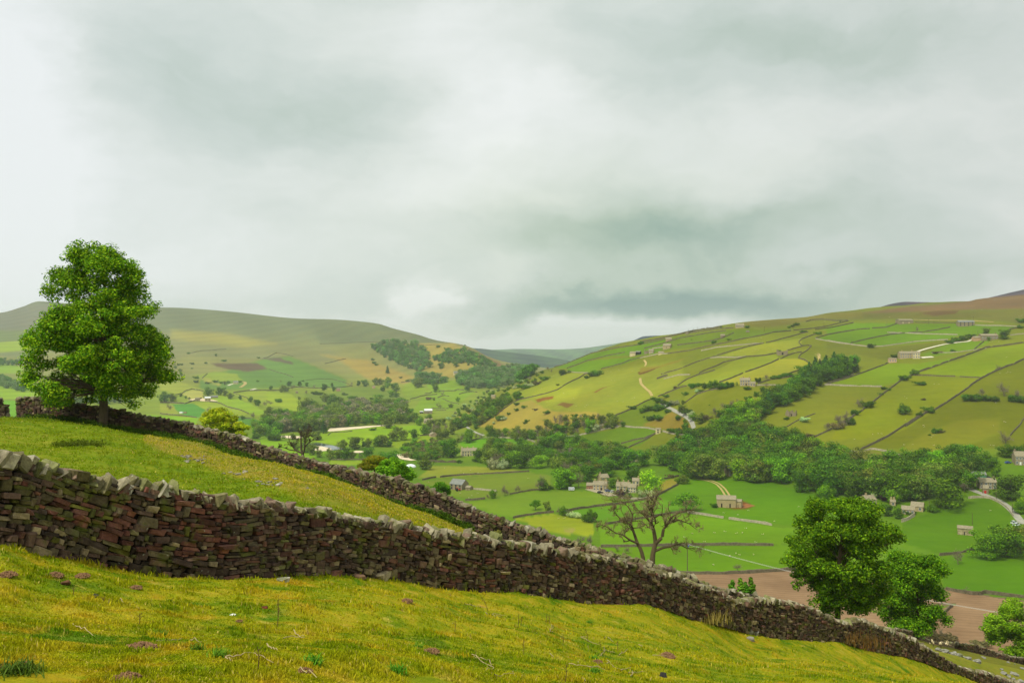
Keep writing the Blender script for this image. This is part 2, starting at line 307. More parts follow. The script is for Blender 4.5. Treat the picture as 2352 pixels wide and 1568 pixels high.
# ---- colours of the far country, as areas of ground between the field walls
GRN, LUSH, OLV, TAN, OCH = (96, 150, 24), (88, 158, 16), (132, 146, 34), (182, 156, 66), (160, 146, 76)
AREAS = [  # frame, colour, softness (px), points
 (C6, (134, 108, 66), 8, [(300, 330), (900, 255), (1500, 205), (2149, 60), (2249, 60), (2249, 290), (1500, 300), (900, 330), (300, 350)]),
 (C6, (118, 116, 44), 10, [(-300, 370), (0, 345), (900, 320), (2249, 285), (2249, 450), (1600, 400), (960, 400), (300, 400), (-300, 420)]),
 (C6, (112, 88, 48), 5, [(1000, 330), (1200, 305), (1450, 300), (1400, 340), (1180, 360)]),
 (C5, (128, 122, 46), 8, [(880, 360), (1150, 280), (1700, 235), (2340, 180), (2340, 270), (1900, 265), (1600, 325), (1300, 365), (1000, 340)]),
 (C5, (100, 136, 34), 6, [(0, 520), (280, 470), (900, 380), (1600, 370), (1550, 395), (900, 500), (600, 560), (250, 600), (0, 620)]),
 (C4, (98, 150, 28), 3, [(1060, 775), (1400, 640), (1800, 560), (2240, 480), (2240, 560), (2100, 640), (1700, 660), (1500, 680), (1180, 790)]),
 (C4, (102, 156, 22), 2.5, [(1190, 790), (1420, 710), (1700, 680), (2000, 665), (1780, 745), (1550, 795), (1430, 830), (1200, 820)]),
 (C4, (144, 156, 40), 5, [(530, 1040), (860, 930), (1100, 830), (1380, 840), (1150, 970), (800, 1090), (640, 1080)]),
 (C4, (150, 156, 42), 14, [(690, 1110), (1000, 1020), (1400, 850), (1800, 780), (2400, 700), (2420, 900), (2240, 1050), (2090, 1100), (1700, 1280), (1200, 1260), (850, 1180)]),
 (C4, (176, 158, 60), 7, [(230, 1390), (480, 1240), (620, 1150), (830, 1120), (950, 1200), (1080, 1240), (1500, 1245), (1600, 1300), (1100, 1420), (800, 1430), (400, 1420)]),
 (C4, (168, 172, 40), 18, [(830, 1060), (1100, 960), (1350, 1000), (1300, 1080), (1000, 1150), (850, 1120)]),
 (C4, (150, 98, 34), 2.5, [(850, 1115), (950, 1090), (1055, 1075), (1050, 1105), (960, 1120), (890, 1145)]),
 (C4, (108, 58, 26), 2.5, [(1935, 830), (2040, 785), (2170, 768), (2100, 808), (1960, 852)]),
 (C4, (140, 100, 38), 2, [(1470, 1035), (1560, 990), (1650, 970), (1560, 1005), (1490, 1040)]),
 (C4, (130, 100, 40), 2, [(1040, 1190), (1150, 1140), (1270, 1160), (1200, 1200), (1090, 1170)]),
 (C4, (96, 142, 24), 3, [(1150, 1600), (1250, 1500), (1600, 1440), (1860, 1385), (2130, 1430), (2110, 1480), (1950, 1600)]),
 (C4, (104, 140, 28), 4, [(1700, 1280), (1930, 1180), (2100, 1090), (2240, 1200), (2240, 1310), (2000, 1390), (1820, 1390)]),
 (C4, (142, 128, 40), 5, [(2000, 1370), (2120, 1320), (2250, 1290), (2280, 1400), (2150, 1420)]),
 (C5, (146, 126, 38), 4, [(20, 1400), (180, 1330), (330, 1240), (480, 1300), (540, 1420), (300, 1440), (160, 1400)]),
 (C5, (152, 158, 42), 2, [(830, 660), (1060, 590), (1300, 525), (1700, 470), (1690, 560), (1550, 600), (1430, 625), (1120, 660)]),
 (C5, (148, 160, 36), 2, [(400, 960), (550, 880), (790, 810), (1000, 700), (1430, 640), (1460, 690), (1100, 830), (850, 935), (520, 960)]),
 (C5, (166, 164, 40), 2, [(850, 940), (1100, 832), (1470, 690), (1650, 680), (1800, 740), (1770, 790), (1550, 850), (1300, 880), (1000, 960)]),
 (C5, (150, 136, 40), 4, [(0, 780), (200, 760), (560, 650), (400, 720), (150, 790), (0, 840)]),
 (C5, (96, 148, 26), 2.5, [(1870, 470), (2100, 410), (2300, 395), (2300, 530), (2150, 525), (1950, 500)]),
 (C5, (108, 150, 28), 2.5, [(1850, 380), (2040, 345), (2300, 300), (2300, 385), (2000, 405)]),
 (C5, (116, 130, 30), 4, [(1800, 560), (2300, 560), (2300, 760), (2150, 690), (1900, 760), (1830, 740), (1690, 660)]),
 (C5, (118, 138, 26), 3, [(470, 1150), (700, 1040), (1000, 970), (1380, 960), (1200, 1090), (1060, 1180), (850, 1290), (600, 1260)]),
 (C5, (132, 138, 30), 3, [(1220, 1400), (1500, 1220), (1850, 990), (2300, 980), (2300, 1300), (1800, 1510), (1400, 1500)]),
 (C6, (98, 150, 24), 2.5, [(0, 480), (300, 440), (700, 440), (960, 450), (1440, 440), (2070, 480), (1900, 560), (1440, 580), (1300, 620), (600, 695), (250, 655), (0, 630)]),
 (C6, (118, 124, 32), 3, [(0, 650), (300, 690), (600, 705), (1300, 640), (1320, 690), (1000, 760), (700, 850), (300, 780), (0, 850)]),
 (C6, (108, 156, 24), 3, [(1000, 790), (1300, 670), (1700, 620), (1800, 640), (1600, 730), (1200, 800)]),
 (C6, (114, 156, 18), 1.5, [(20, 1100), (400, 960), (690, 880), (1000, 880), (1480, 790), (1700, 740), (1000, 980), (820, 1070), (600, 1130)]),
 (C6, (124, 160, 12), 1.5, [(1000, 985), (1500, 830), (1800, 715), (2249, 650), (2249, 800), (1900, 940), (1700, 1030), (1400, 1010)]),
 (C6, (128, 144, 16), 2, [(120, 1568), (500, 1310), (800, 1090), (950, 1020), (1660, 1040), (1400, 1230), (1180, 1390), (850, 1600), (400, 1700), (60, 1700)]),
 (C6, (112, 128, 16), 2, [(850, 1600), (1180, 1400), (1500, 1180), (1800, 960), (2249, 800), (2249, 1800), (300, 1800)]),
 (D6, (132, 134, 22), 10, [(760, 450), (1000, 300), (1300, 200), (1700, 180), (1700, 320), (1300, 480), (1000, 600), (750, 560)]),
 (D6, (134, 134, 44), 3, [(200, 520), (430, 490), (700, 560), (760, 600), (1050, 620), (800, 680), (500, 700), (200, 680)]),
 (D3, (142, 164, 54), 3, [(180, 760), (320, 640), (900, 655), (1280, 700), (800, 730), (400, 760)]),
 (D3, (116, 152, 46), 2, [(200, 790), (800, 740), (1280, 710), (1480, 740), (1480, 850), (1080, 920), (830, 970), (500, 930)]),
 (D3, (112, 160, 40), 1.5, [(640, 1000), (830, 985), (1300, 890), (2000, 890), (2091, 1010), (1620, 1080), (1120, 1150), (900, 1100)]),
 (D3, (150, 178, 40), 1.5, [(1120, 1160), (1520, 1110), (1900, 1180), (1900, 1330), (1500, 1300)]),
 (D3, (170, 160, 74), 4, [(1600, 1250), (1720, 1260), (1690, 1300), (1610, 1290)]),
 (D4, (84, 148, 10), 2, [(960, 960), (1330, 770), (1620, 770), (2091, 800), (2191, 850), (2900, 1100), (2900, 1290), (2191, 1220), (1620, 1160), (1250, 1090)]),
 (D5, (84, 148, 10), 2, [(900, 720), (1600, 850), (1700, 1000), (1500, 1200), (900, 1110), (700, 800)]),
 (D4, (104, 166, 20), 2, [(380, 1200), (500, 1170), (1250, 1110), (1600, 1170), (2191, 1250), (3000, 1300), (3000, 1400), (400, 1420)]),
 (D4, (98, 160, 18), 2, [(300, 1430), (2191, 1420), (3000, 1420), (3000, 1640), (2191, 1720), (300, 1650)]),
 (D4, (148, 140, 42), 2, [(985, 800), (1160, 755), (1150, 830), (985, 915)]),
 (D4, (98, 168, 30), 3, [(40, 1090), (580, 1020), (900, 960), (1150, 1000), (1180, 1100), (500, 1160), (300, 1200)]),
 (D5, (120, 76, 36), 5, [(560, 985), (820, 940), (900, 960), (905, 1000), (840, 1020), (700, 1020)]),
 (D6, (80, 138, 14), 3, [(740, 1210), (1100, 1060), (1550, 950), (1800, 1100), (1820, 1300), (1480, 1480), (1100, 1500), (740, 1400)]),
 (D8, (82, 146, 12), 2, [(1480, 600), (1800, 560), (2250, 540), (2250, 925), (1800, 890), (1530, 850)]),
 (PP, (140, 114, 86), 1.2, [(1500, 1318), (1610, 1316), (1830, 1306), (1900, 1315), (2060, 1340), (2170, 1352), (2352, 1380), (2600, 1420), (2600, 1640), (1500, 1620)]),
 (PP, (98, 160, 20), 1.2, [(2085, 1492), (2062, 1460), (2085, 1440), (2120, 1425), (2150, 1400), (2200, 1388), (2110, 1390), (2040, 1430), (2030, 1500)]),
 # left side of the dale
 (E1, (124, 124, 94), 12, [(-300, 150), (600, 120), (600, 420), (0, 430), (-300, 430)]),
 (E1, (112, 142, 88), 6, [(-300, 440), (300, 440), (320, 540), (0, 575), (-300, 580)]),
 (E1, (146, 190, 50), 3, [(-300, 590), (290, 555), (600, 560), (600, 620), (300, 670), (0, 692), (-300, 700)]),
 (E1, (132, 140, 84), 5, [(-300, 705), (0, 695), (400, 680), (420, 790), (0, 730), (-300, 730)]),
 (E1, (132, 186, 54), 4, [(-300, 820), (0, 810), (250, 860), (280, 930), (0, 950), (-300, 950)]),
 (E1, (138, 192, 46), 3, [(-300, 1040), (0, 1050), (480, 1160), (480, 1240), (0, 1240), (-300, 1240)]),
 (E1, (104, 186, 30), 2, [(-300, 1260), (240, 1255), (500, 1300), (500, 1568), (-300, 1568)]),
 (C2, (138, 138, 80), 16, [(200, 400), (900, 420), (1500, 520), (2000, 560), (2300, 700), (1900, 740), (1300, 700), (600, 640), (400, 700), (200, 700)]),
 (C2, (166, 158, 72), 18, [(400, 380), (1000, 430), (1500, 530), (1200, 560), (700, 520), (400, 470)]),
 (C3, (112, 126, 86), 14, [(-100, 290), (600, 300), (1100, 450), (1400, 520), (1100, 540), (800, 500), (0, 520)]),
 (C3, (172, 150, 66), 10, [(0, 640), (500, 700), (1000, 880), (900, 960), (500, 900), (200, 700)]),
 (C3, (166, 150, 64), 5, [(560, 530), (1400, 520), (1750, 700), (1900, 800), (1500, 800), (1100, 820), (900, 640)]),
 (C3, (176, 156, 66), 4, [(1140, 800), (1400, 790), (1420, 880), (1300, 880)]),
 (C3, (142, 112, 62), 6, [(1480, 540), (1700, 640), (1950, 760), (2240, 800), (2240, 850), (1950, 830), (1600, 620)]),
 (C2, (96, 150, 66), 8, [(700, 900), (1350, 690), (1650, 660), (2240, 900), (2240, 1000), (1700, 980), (1100, 1010), (700, 1000)]),
 (E2, (112, 92, 62), 5, [(830, 268), (1600, 265), (1760, 360), (1430, 405), (1150, 370), (950, 330)]),
 (E2, (104, 92, 66), 4, [(1640, 190), (1950, 180), (2178, 260), (2178, 290), (1900, 240)]),
 (E2, (134, 172, 60), 4, [(560, 480), (900, 400), (1250, 440), (1350, 560), (900, 560), (700, 520)]),
 (E2, (178, 168, 74), 4, [(640, 520), (760, 520), (1000, 620), (980, 640), (800, 590)]),
 (E2, (152, 178, 66), 5, [(0, 590), (300, 560), (700, 700), (500, 700), (300, 770), (0, 700)]),
 (E2, (188, 184, 84), 2, [(350, 770), (520, 700), (715, 740), (690, 850), (560, 890)]),
 (E2, (140, 192, 48), 2, [(850, 820), (1000, 800), (1300, 860), (1500, 940), (1700, 1050), (1740, 1110), (1640, 1120), (1450, 1080), (1200, 990), (1000, 930), (840, 880)]),
 (E2, (148, 186, 52), 2, [(560, 930), (800, 900), (980, 930), (1200, 1000), (1430, 1090), (1350, 1150), (1100, 1100), (740, 1040)]),
 (E2, (78, 160, 62), 2, [(200, 940), (560, 930), (740, 1030), (640, 1160), (430, 1130), (250, 1030)]),
 (E2, (152, 172, 62), 2, [(0, 940), (200, 950), (290, 1060), (250, 1110), (0, 1090)]),
 (E2, (124, 190, 34), 2, [(-200, 1110), (500, 1150), (640, 1170), (560, 1300), (-200, 1300)]),
 (E2, (80, 150, 60), 3, [(1150, 1110), (1500, 1160), (1700, 1230), (1500, 1300), (1200, 1260)]),
 (E2, (142, 176, 56), 4, [(1200, 760), (1700, 720), (2178, 800), (2178, 1000), (1800, 960), (1400, 900)]),
 (E3, (144, 184, 44), 3, [(0, 300), (400, 330), (560, 480), (790, 640), (500, 660), (200, 520), (0, 540)]),
 (E3, (112, 150, 52), 4, [(600, 330), (1100, 320), (1300, 220), (1800, 230), (2178, 400), (2178, 520), (1700, 470), (1000, 540), (700, 420)]),
 (E3, (128, 190, 34), 2, [(1250, 760), (1700, 690), (2250, 640), (2250, 690), (1800, 740), (1400, 770)]),
 (E3, (138, 192, 36), 2, [(650, 990), (1000, 940), (1500, 870), (2010, 870), (2250, 900), (1900, 1100), (1500, 1180), (1200, 1190), (780, 1110)]),
 (E3, (120, 180, 30), 3, [(-100, 1060), (300, 1100), (700, 1190), (1000, 1280), (700, 1400), (-100, 1250)]),
 (E3, (134, 178, 44), 2, [(1050, 1420), (1600, 1430), (1600, 1500), (1000, 1480)]),
 (E4, (126, 168, 46), 4, [(500, 170), (700, 140), (950, 300), (760, 390), (560, 400), (480, 300)]),
 (E4, (160, 184, 52), 4, [(1180, 380), (1350, 350), (1500, 400), (1400, 460), (1250, 440)]),
 (E4, (122, 172, 40), 3, [(840, 150), (1400, 100), (1480, 250), (1700, 290), (1500, 400), (1300, 600), (900, 620), (620, 640), (760, 430), (950, 310)]),
 (E4, (128, 186, 28), 2, [(0, 900), (300, 880), (800, 830), (1000, 850), (700, 1050), (250, 1180), (0, 1080)]),
 (E4, (132, 176, 36), 2, [(260, 1120), (700, 1040), (950, 1010), (1000, 1060), (700, 1120), (400, 1230), (230, 1180)]),
 (E4, (96, 170, 22), 2, [(1400, 1110), (1800, 1050), (2178, 1060), (2250, 1120), (1900, 1180), (1450, 1200)]),
 (E4, (176, 156, 62), 3, [(1380, 710), (1580, 620), (1560, 660), (1420, 730)]),
 (D3, (96, 172, 22), 2, [(590, 430), (870, 370), (1150, 385), (1330, 430), (1100, 500), (700, 470)]),
]
def pip(x, y, poly):
    c = np.zeros(len(x), bool); n = len(poly)
    for i in range(n):
        x1, y1 = poly[i]; x2, y2 = poly[(i + 1) % n]
        if y1 == y2: continue
        m = ((y1 > y) != (y2 > y)) & (x < (x2 - x1) * (y - y1) / (y2 - y1) + x1); c ^= m
    return c
def pdist(x, y, poly):
    d = np.full(len(x), 1e9); n = len(poly)
    for i in range(n):
        ax, ay = poly[i]; bx, by = poly[(i + 1) % n]; l = (bx - ax) ** 2 + (by - ay) ** 2 + 1e-9
        t = np.clip(((x - ax) * (bx - ax) + (y - ay) * (by - ay)) / l, 0, 1)
        d = np.minimum(d, np.hypot(x - ax - t * (bx - ax), y - ay - t * (by - ay)))
    return d
ALB = 0.70      # reflectance for a given photographed tone
def ground_colour(u, Y, z, YK):
    n = len(u); py = CY - z / Y * F; X = (u - CX) / F * Y
    C = np.zeros((n, 3)); S = lambda *c: np.array(srgb(*c))
    t10 = sst(Y, YK[11] * .97, YK[11] * 1.1)[:, None]; t12 = sst(Y, YK[13], YK[14])[:, None]
    Rr = S(94, 148, 28) * (1 - t10) + t10 * (S(122, 142, 34) * (1 - t12) + S(116, 138, 42) * t12)
    ty = sst(py, 735, 830)[:, None]; tz = sst(py, 845, 905)[:, None]
    Ll = (S(116, 126, 86) * (1 - ty) + S(148, 146, 74) * ty) * (1 - tz) + S(128, 164, 54) * tz
    rt = (sst(u, 1000, 1130) * (Y < YK[14] * 1.06) + (u > 1500)).clip(0, 1)
    rt = np.maximum(rt, 1 - sst(Y, YK[10], YK[11]))[:, None]
    C = Rr * rt + Ll * (1 - rt)
    beyond = (u > 1090) & (Y > YK[14] * 1.06)
    wx = u + wavesum([(2 * pi / 23, .3, 1, 1.0), (2 * pi / 9, 1.9, 2, .5)], u, py * 3); wy = py + wavesum([(2 * pi / 31, 1.1, 0, .5), (2 * pi / 11, 2.7, 2, .3)], u, py * 3)
    for f, c, so, pts in AREAS:
        P = frl(f, pts); xs = [p[0] for p in P]; ys = [p[1] for p in P]
        m = (wx > min(xs) - so) & (wx < max(xs) + so) & (wy > min(ys) - so) & (wy < max(ys) + so)
        if min(xs) > 1060 and f not in (C3,): m &= ~beyond
        m &= ((Y > 150) & (~((f is C3) & (Y < 1500) & (u > 1080))))
        idx = np.nonzero(m)[0]
        if not len(idx): continue
        ins = pip(wx[idx], wy[idx], P); d = pdist(wx[idx], wy[idx], P) * np.where(ins, 1, -1)
        w = sst(d, -so * .5, so * .5)[:, None]
        C[idx] = C[idx] * (1 - w) + S(*c) * w
    v = 1 + .10 * wavesum([(2 * pi / 190, .5, 1, .6), (2 * pi / 97, 2.1, 2, .6)], X, Y)[:, None]
    C = C * v * ALB; gr = sst(C[:, 1] / (C[:, 0] + 1e-6), 1.05, 1.5); C[:, 0] += (.12 * gr - .04) * C[:, 1]; C[:, 1] *= 1 - .10 * gr; C[:, 2] *= 1.15 - .4 * gr
    return C
# ---- meshes
NSUB = [4, 60, 2, 22, 24, 3, 14, 6, 8, 44, 40, 60, 62, 64, 5, 34, 56, 60, 5, 4]
def grid_mesh(us, k0, k1):
    YK, ZK = knots(us); DK = pchip_d(YK, ZK); rows = []
    for k in range(k0, k1):
        n = NSUB[k]
        for j in range(n + (1 if k == k1 - 1 else 0)):
            t = j / n; Y = YK[k] + t * (YK[k + 1] - YK[k]) if k < 18 else YK[k] * (YK[k + 1] / YK[k]) ** t
            rows.append(np.maximum(Y, 1.2))
    R = np.array(rows); nr, nu = R.shape
    U = np.broadcast_to(us, R.shape); V = []; Cc = []
    for r in range(0, nr, 40):
        u_, Y_ = U[r:r + 40].ravel(), R[r:r + 40].ravel(); m = len(R[r:r + 40])
        YKt = np.tile(YK, (1, m)); ZKt = np.tile(ZK, (1, m)); DKt = np.tile(DK, (1, m))
        z = Hk(u_, Y_, YKt, ZKt, DKt)
        V.append(np.stack([(u_ - CX) / F * Y_, Y_, z], 1))
        if k0 >= 7: Cc.append(ground_colour(u_, Y_, z, YKt))
    i = np.arange(nr - 1)[:, None] * nu; j = np.arange(nu - 1)[None]
    Q = np.stack([i + j, i + j + 1, i + nu + j + 1, i + nu + j], -1).reshape(-1, 4)
    return np.concatenate(V), Q, (np.concatenate(Cc) if Cc else None), nr, nu
def us_for(fine):
    return np.concatenate([np.linspace(-2600, -260, 24), np.arange(-240, 2600, fine), np.linspace(2610, 5200, 24)])
def principled(name, rough=.9, spec=.15):
    m = bpy.data.materials.new(name); m.use_nodes = True; g = NG(m.node_tree)
    b = m.node_tree.nodes['Principled BSDF']; b.inputs['Roughness'].default_value = rough
    b.inputs['Specular IOR Level'].default_value = spec
    return m, g, b
def mat_far():
    m, g, b = principled('pasture', .95, .05)
    a = g.n('ShaderNodeAttribute', attribute_name='Col').outputs['Color']
    ge = g.n('ShaderNodeNewGeometry').outputs['Position']
    n1 = g.noise(ge, .018, 5, .6); n2 = g.noise(ge, .11, 4, .65); n3 = g.noise(g.v('MULTIPLY', ge, (.02, .10, .3)), 1.0, 4, .6)
    c = g.mix(g.mr(n1, .35, .7, 0, .55), a, g.mix(1, a, (1.22, 1.02, .85), 'MULTIPLY'))
    c = g.mix(g.mr(n2, .35, .75, 0, .6), c, g.mix(1, c, (.72, .80, .75), 'MULTIPLY'))
    c = g.mix(g.mr(n3, .45, .8, 0, .42), c, g.mix(1, c, (.78, .74, .7), 'MULTIPLY'))
    g.L.new(c, b.inputs['Base Color'])
    bp = g.n('ShaderNodeBump'); bp.inputs['Strength'].default_value = .5; bp.inputs['Distance'].default_value = 1.2
    g.L.new(g.m('ADD', g.noise(ge, .06, 5, .6), g.m('MULTIPLY', g.noise(ge, .5, 3, .6), .25)), bp.inputs['Height'])
    g.L.new(bp.outputs[0], b.inputs['Normal'])
    return m
def grass_tone(g, ge):
    """green, yellow and rust moss tones of the grazed turf, from world position"""
    n1 = g.noise(ge, .55, 5, .62); n2 = g.noise(ge, 2.3, 4, .6, .5); n3 = g.noise(g.v('ADD', ge, (31, 7, 3)), .9, 4, .6, .6); n4 = g.noise(ge, 9, 3, .6)
    S = lambda *c: tuple(x * .98 for x in srgb(*c))
    c = g.ramp(g.m('ADD', g.m('MULTIPLY', n1, .6), g.m('MULTIPLY', n2, .4)), [(.31, S(62, 92, 12)), (.42, S(106, 126, 14)), (.51, S(142, 144, 20)), (.60, S(166, 152, 34)), (.72, S(186, 162, 72))])
    c = g.mix(g.mr(n3, .56, .69, 0, .5), c, S(178, 134, 28))
    c = g.mix(g.mr(g.noise(g.v('ADD', ge, (5, 71, 3)), 1.7, 5, .65), .60, .68, 0, .5), c, S(196, 174, 80))
    c = g.mix(g.mr(g.noise(g.v('ADD', ge, (3, 37, 3)), .7, 4, .6, .4), .60, .70, 0, .8), c, S(60, 112, 14))
    c = g.mix(g.mr(n4, .35, .7, .35, 0), c, g.mix(1, c, (.55, .62, .5), 'MULTIPLY'))
    return c
def mat_near():
    m, g, b = principled('grazed_turf', .95, .05)
    ge = g.n('ShaderNodeNewGeometry').outputs['Position']
    c = grass_tone(g, ge)
    # greener, lusher field beyond the first wall
    a = g.n('ShaderNodeAttribute', attribute_name='Col').outputs['Color']; sp = g.n('ShaderNodeSeparateColor'); g.L.new(a, sp.inputs[0])
    S = lambda *c: tuple(x * ALB for x in srgb(*c))
    n1 = g.noise(ge, .35, 5, .62); n2 = g.noise(ge, 1.8, 4, .6)
    lush = g.ramp(g.m('ADD', g.m('MULTIPLY', n1, .55), g.m('MULTIPLY', n2, .45)), [(.34, S(80, 112, 16)), (.46, S(116, 142, 20)), (.58, S(144, 154, 34)), (.72, S(168, 160, 62))])
    c = g.mix(sp.outputs[0], c, lush)
    c = g.mix(g.m('MULTIPLY', sp.outputs[1], g.mr(n2, .3, .6, .5, 1)), c, S(60, 92, 14))       # nettles and rank grass
    c = g.mix(g.m('MULTIPLY', sp.outputs[2], g.mr(g.noise(ge, 1.3, 4, .6), .3, .6, .3, 1)), c, S(164, 146, 60))   # dry bank
    g.L.new(c, b.inputs['Base Color'])
    bp = g.n('ShaderNodeBump'); bp.inputs['Strength'].default_value = .9; bp.inputs['Distance'].default_value = .05
    g.L.new(g.m('ADD', g.noise(ge, 5, 5, .65), g.m('MULTIPLY', g.noise(ge, 28, 3, .6), .5)), bp.inputs['Height'])
    g.L.new(bp.outputs[0], b.inputs['Normal'])
    return m
M_FAR, M_NEAR = mat_far(), mat_near()
V, Q, Cc, nr, nu = grid_mesh(us_for(2.6), 7, 20)
_pl = frl(PP, [(1500, 1319), (1610, 1317), (1830, 1307), (1900, 1316), (2060, 1341), (2170, 1353), (2352, 1381), (2600, 1421), (2600, 1640), (1500, 1620)])
valley = struct(MB().add(V, Q, col=Cc).build('dale_terrain', M_FAR, smooth=True))
V, Q, _, nr, nu = grid_mesh(us_for(2.6), 0, 7)
un = CX + V[:, 0] / V[:, 1] * F; YKn, _z = knots(un)
lush = sst(V[:, 1], YKn[2], YKn[3]); rank = sst(V[:, 1], YKn[5] - 7, YKn[5] - 1.5) * (un < 1000) * (V[:, 1] < YKn[5] + 2) + .8 * sst(V[:, 1], YKn[5], YKn[5] + 2)
bank = sst(V[:, 1], YKn[4] - 1, YKn[4] + 2) * (1 - rank.clip(0, 1)) * ((un > 330) & (un < 1100)) + ((un > 1950) & (V[:, 1] > YKn[3])) * .6
Cn = np.stack([lush, rank.clip(0, 1), bank.clip(0, 1)], 1)
near = struct(MB().add(V, Q, col=Cn).build('near_ground', M_NEAR, smooth=True))
# the same turf carried on behind and beside the camera
xs = np.linspace(-40, 40, 60); ysb = np.linspace(1.25, -40, 30)
XX, YY = np.meshgrid(xs, ysb); xc = np.clip(XX, -2.1, 2.1)
gz = HXY(xc.ravel(), np.full(xc.size, 1.25)).reshape(XX.shape)
ZZ = gz - .015 - (YY - 1.25) * .12 - np.where(XX > 2.1, (XX - 2.1) * .3, (XX + 2.1).clip(max=0) * .1)
i = np.arange(29)[:, None] * 60; j = np.arange(59)[None]
struct(MB().add(np.stack([XX, YY, ZZ], -1).reshape(-1, 3), np.stack([i + j, i + j + 60, i + j + 61, i + j + 1][::-1], -1).reshape(-1, 4), col=(0, 0, 0)).build('hillside', M_NEAR, smooth=True))
# ---- the ploughed field: a sheet of bare soil with drill lines
ug = np.arange(1500, 2560, 4.0); Yg = np.concatenate([np.linspace(250, 300, 14), np.linspace(301.5, 395, 64)]); UU, YG_ = np.meshgrid(ug, Yg)
zg = H(UU.ravel(), YG_.ravel()); pyg = CY - zg / YG_.ravel() * F; okv = (pip(UU.ravel(), pyg, _pl) & ~pip(UU.ravel(), pyg, [(2085, 1495), (2060, 1460), (2083, 1438), (2118, 1423), (2150, 1400), (2198, 1386), (2112, 1388), (2040, 1430), (2028, 1500)])).reshape(UU.shape)
Vg = np.stack([((UU - CX) / F * YG_).ravel(), YG_.ravel(), zg + .06], 1); i, j = np.nonzero(okv[:-1, :-1] & okv[1:, :-1] & okv[:-1, 1:] & okv[1:, 1:]); nc = len(ug)
def mat_plough():
    m, g, b = principled('ploughed_soil', .95, .05); ge = g.n('ShaderNodeNewGeometry').outputs['Position']; sp = g.n('ShaderNodeSeparateXYZ'); g.L.new(ge, sp.inputs[0])
    ph = g.m('ADD', g.m('MULTIPLY', sp.outputs[1], 1.0), g.m('ADD', g.m('MULTIPLY', sp.outputs[0], .22), g.m('MULTIPLY', g.noise(ge, .02, 2), 14)))
    st = g.m('SINE', g.m('MULTIPLY', ph, 2 * pi / 3.4)); n = g.noise(ge, .05, 5, .6); n2 = g.noise(ge, .6, 4, .7)
    c = g.mix(g.mr(n, .35, .65), srgb(126, 100, 72), srgb(148, 120, 88)); c = g.mix(g.mr(st, .1, .9, 0, .45), c, g.mix(1, c, (.72, .70, .68), 'MULTIPLY')); c = g.mix(g.mr(n2, .5, .75, 0, .5), c, g.mix(1, c, (.8, .78, .76), 'MULTIPLY'))
    g.L.new(c, b.inputs['Base Color']); return m
struct(MB().add(Vg, np.stack([i * nc + j, i * nc + j + 1, (i + 1) * nc + j + 1, (i + 1) * nc + j], 1)).build('ploughed_field', mat_plough(), smooth=True))
# ---- farther hills
def far_hill(name, rows, col, base=-160, thick=900):
    """a ridge: rows (px, py) of its skyline at depth Y, running down both sides"""
    u = np.linspace(rows[0][0], rows[-1][0], 160); c = Curve([(r[0], r[1]) for r in rows]); Yc = Curve([(r[0], r[2]) for r in rows])
    rr = np.random.RandomState(len(rows)); V = []
    ts = np.linspace(-1, 1, 61)
    Yr = Yc(u); zr = -(c(u) - CY) / F * Yr
    for t in ts:
        Y = Yr + t * thick; f = 1 - abs(t) ** 1.3
        X = (u - CX) / F * Y
        z = base + (zr - base) * f + wavesum([(2 * pi / 700, .6, 1, 4), (2 * pi / 300, 2.2, 0, 3), (2 * pi / 150, 1.2, 0, 1.5)], X, Y) * (1 - f) * 1.5
        V.append(np.stack([X, Y, z], 1))
    V = np.concatenate(V); nu = len(u); i = np.arange(60)[:, None] * nu; j = np.arange(nu - 1)[None]
    Q = np.stack([i + j, i + j + 1, i + nu + j + 1, i + nu + j], -1).reshape(-1, 4)
    n = wavesum([(2 * pi / 260, .1, 1, .5), (2 * pi / 170, 1.4, 1, .5), (2 * pi / 90, 2.2, 1, .4), (2 * pi / 60, .7, 1, .3)], V[:, 0], V[:, 1])
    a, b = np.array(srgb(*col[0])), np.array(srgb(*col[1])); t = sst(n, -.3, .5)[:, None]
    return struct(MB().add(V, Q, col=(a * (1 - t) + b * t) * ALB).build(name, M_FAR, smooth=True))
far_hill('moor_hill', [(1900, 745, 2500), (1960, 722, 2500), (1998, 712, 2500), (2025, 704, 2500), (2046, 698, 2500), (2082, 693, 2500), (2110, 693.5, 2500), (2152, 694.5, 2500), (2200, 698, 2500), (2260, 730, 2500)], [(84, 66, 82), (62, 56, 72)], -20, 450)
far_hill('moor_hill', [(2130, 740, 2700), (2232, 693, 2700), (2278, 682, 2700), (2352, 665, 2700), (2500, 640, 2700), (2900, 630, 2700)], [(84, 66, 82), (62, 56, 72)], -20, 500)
far_hill('fell_hill', [(1380, 815, 3900), (1428, 794, 3900), (1457, 781, 3900), (1480, 772, 3900), (1531, 769.5, 3900), (1567, 764, 3900), (1650, 760, 3900), (1800, 780, 3900)], [(24, 52, 74), (18, 44, 66)], -120, 800)  # dark blue tones paint a cloud shadow into the hill colour
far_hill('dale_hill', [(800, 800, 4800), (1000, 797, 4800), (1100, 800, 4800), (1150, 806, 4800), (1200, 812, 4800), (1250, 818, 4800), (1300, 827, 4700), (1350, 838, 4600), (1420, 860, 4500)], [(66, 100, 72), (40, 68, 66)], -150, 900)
far_hill('dale_hill', [(900, 806, 7800), (1100, 804, 7800), (1200, 801, 7800), (1280, 802, 7800), (1330, 800, 7800), (1380, 794, 7800), (1450, 784, 7800), (1600, 778, 7800)], [(92, 136, 80), (60, 92, 74)], -180, 2300)
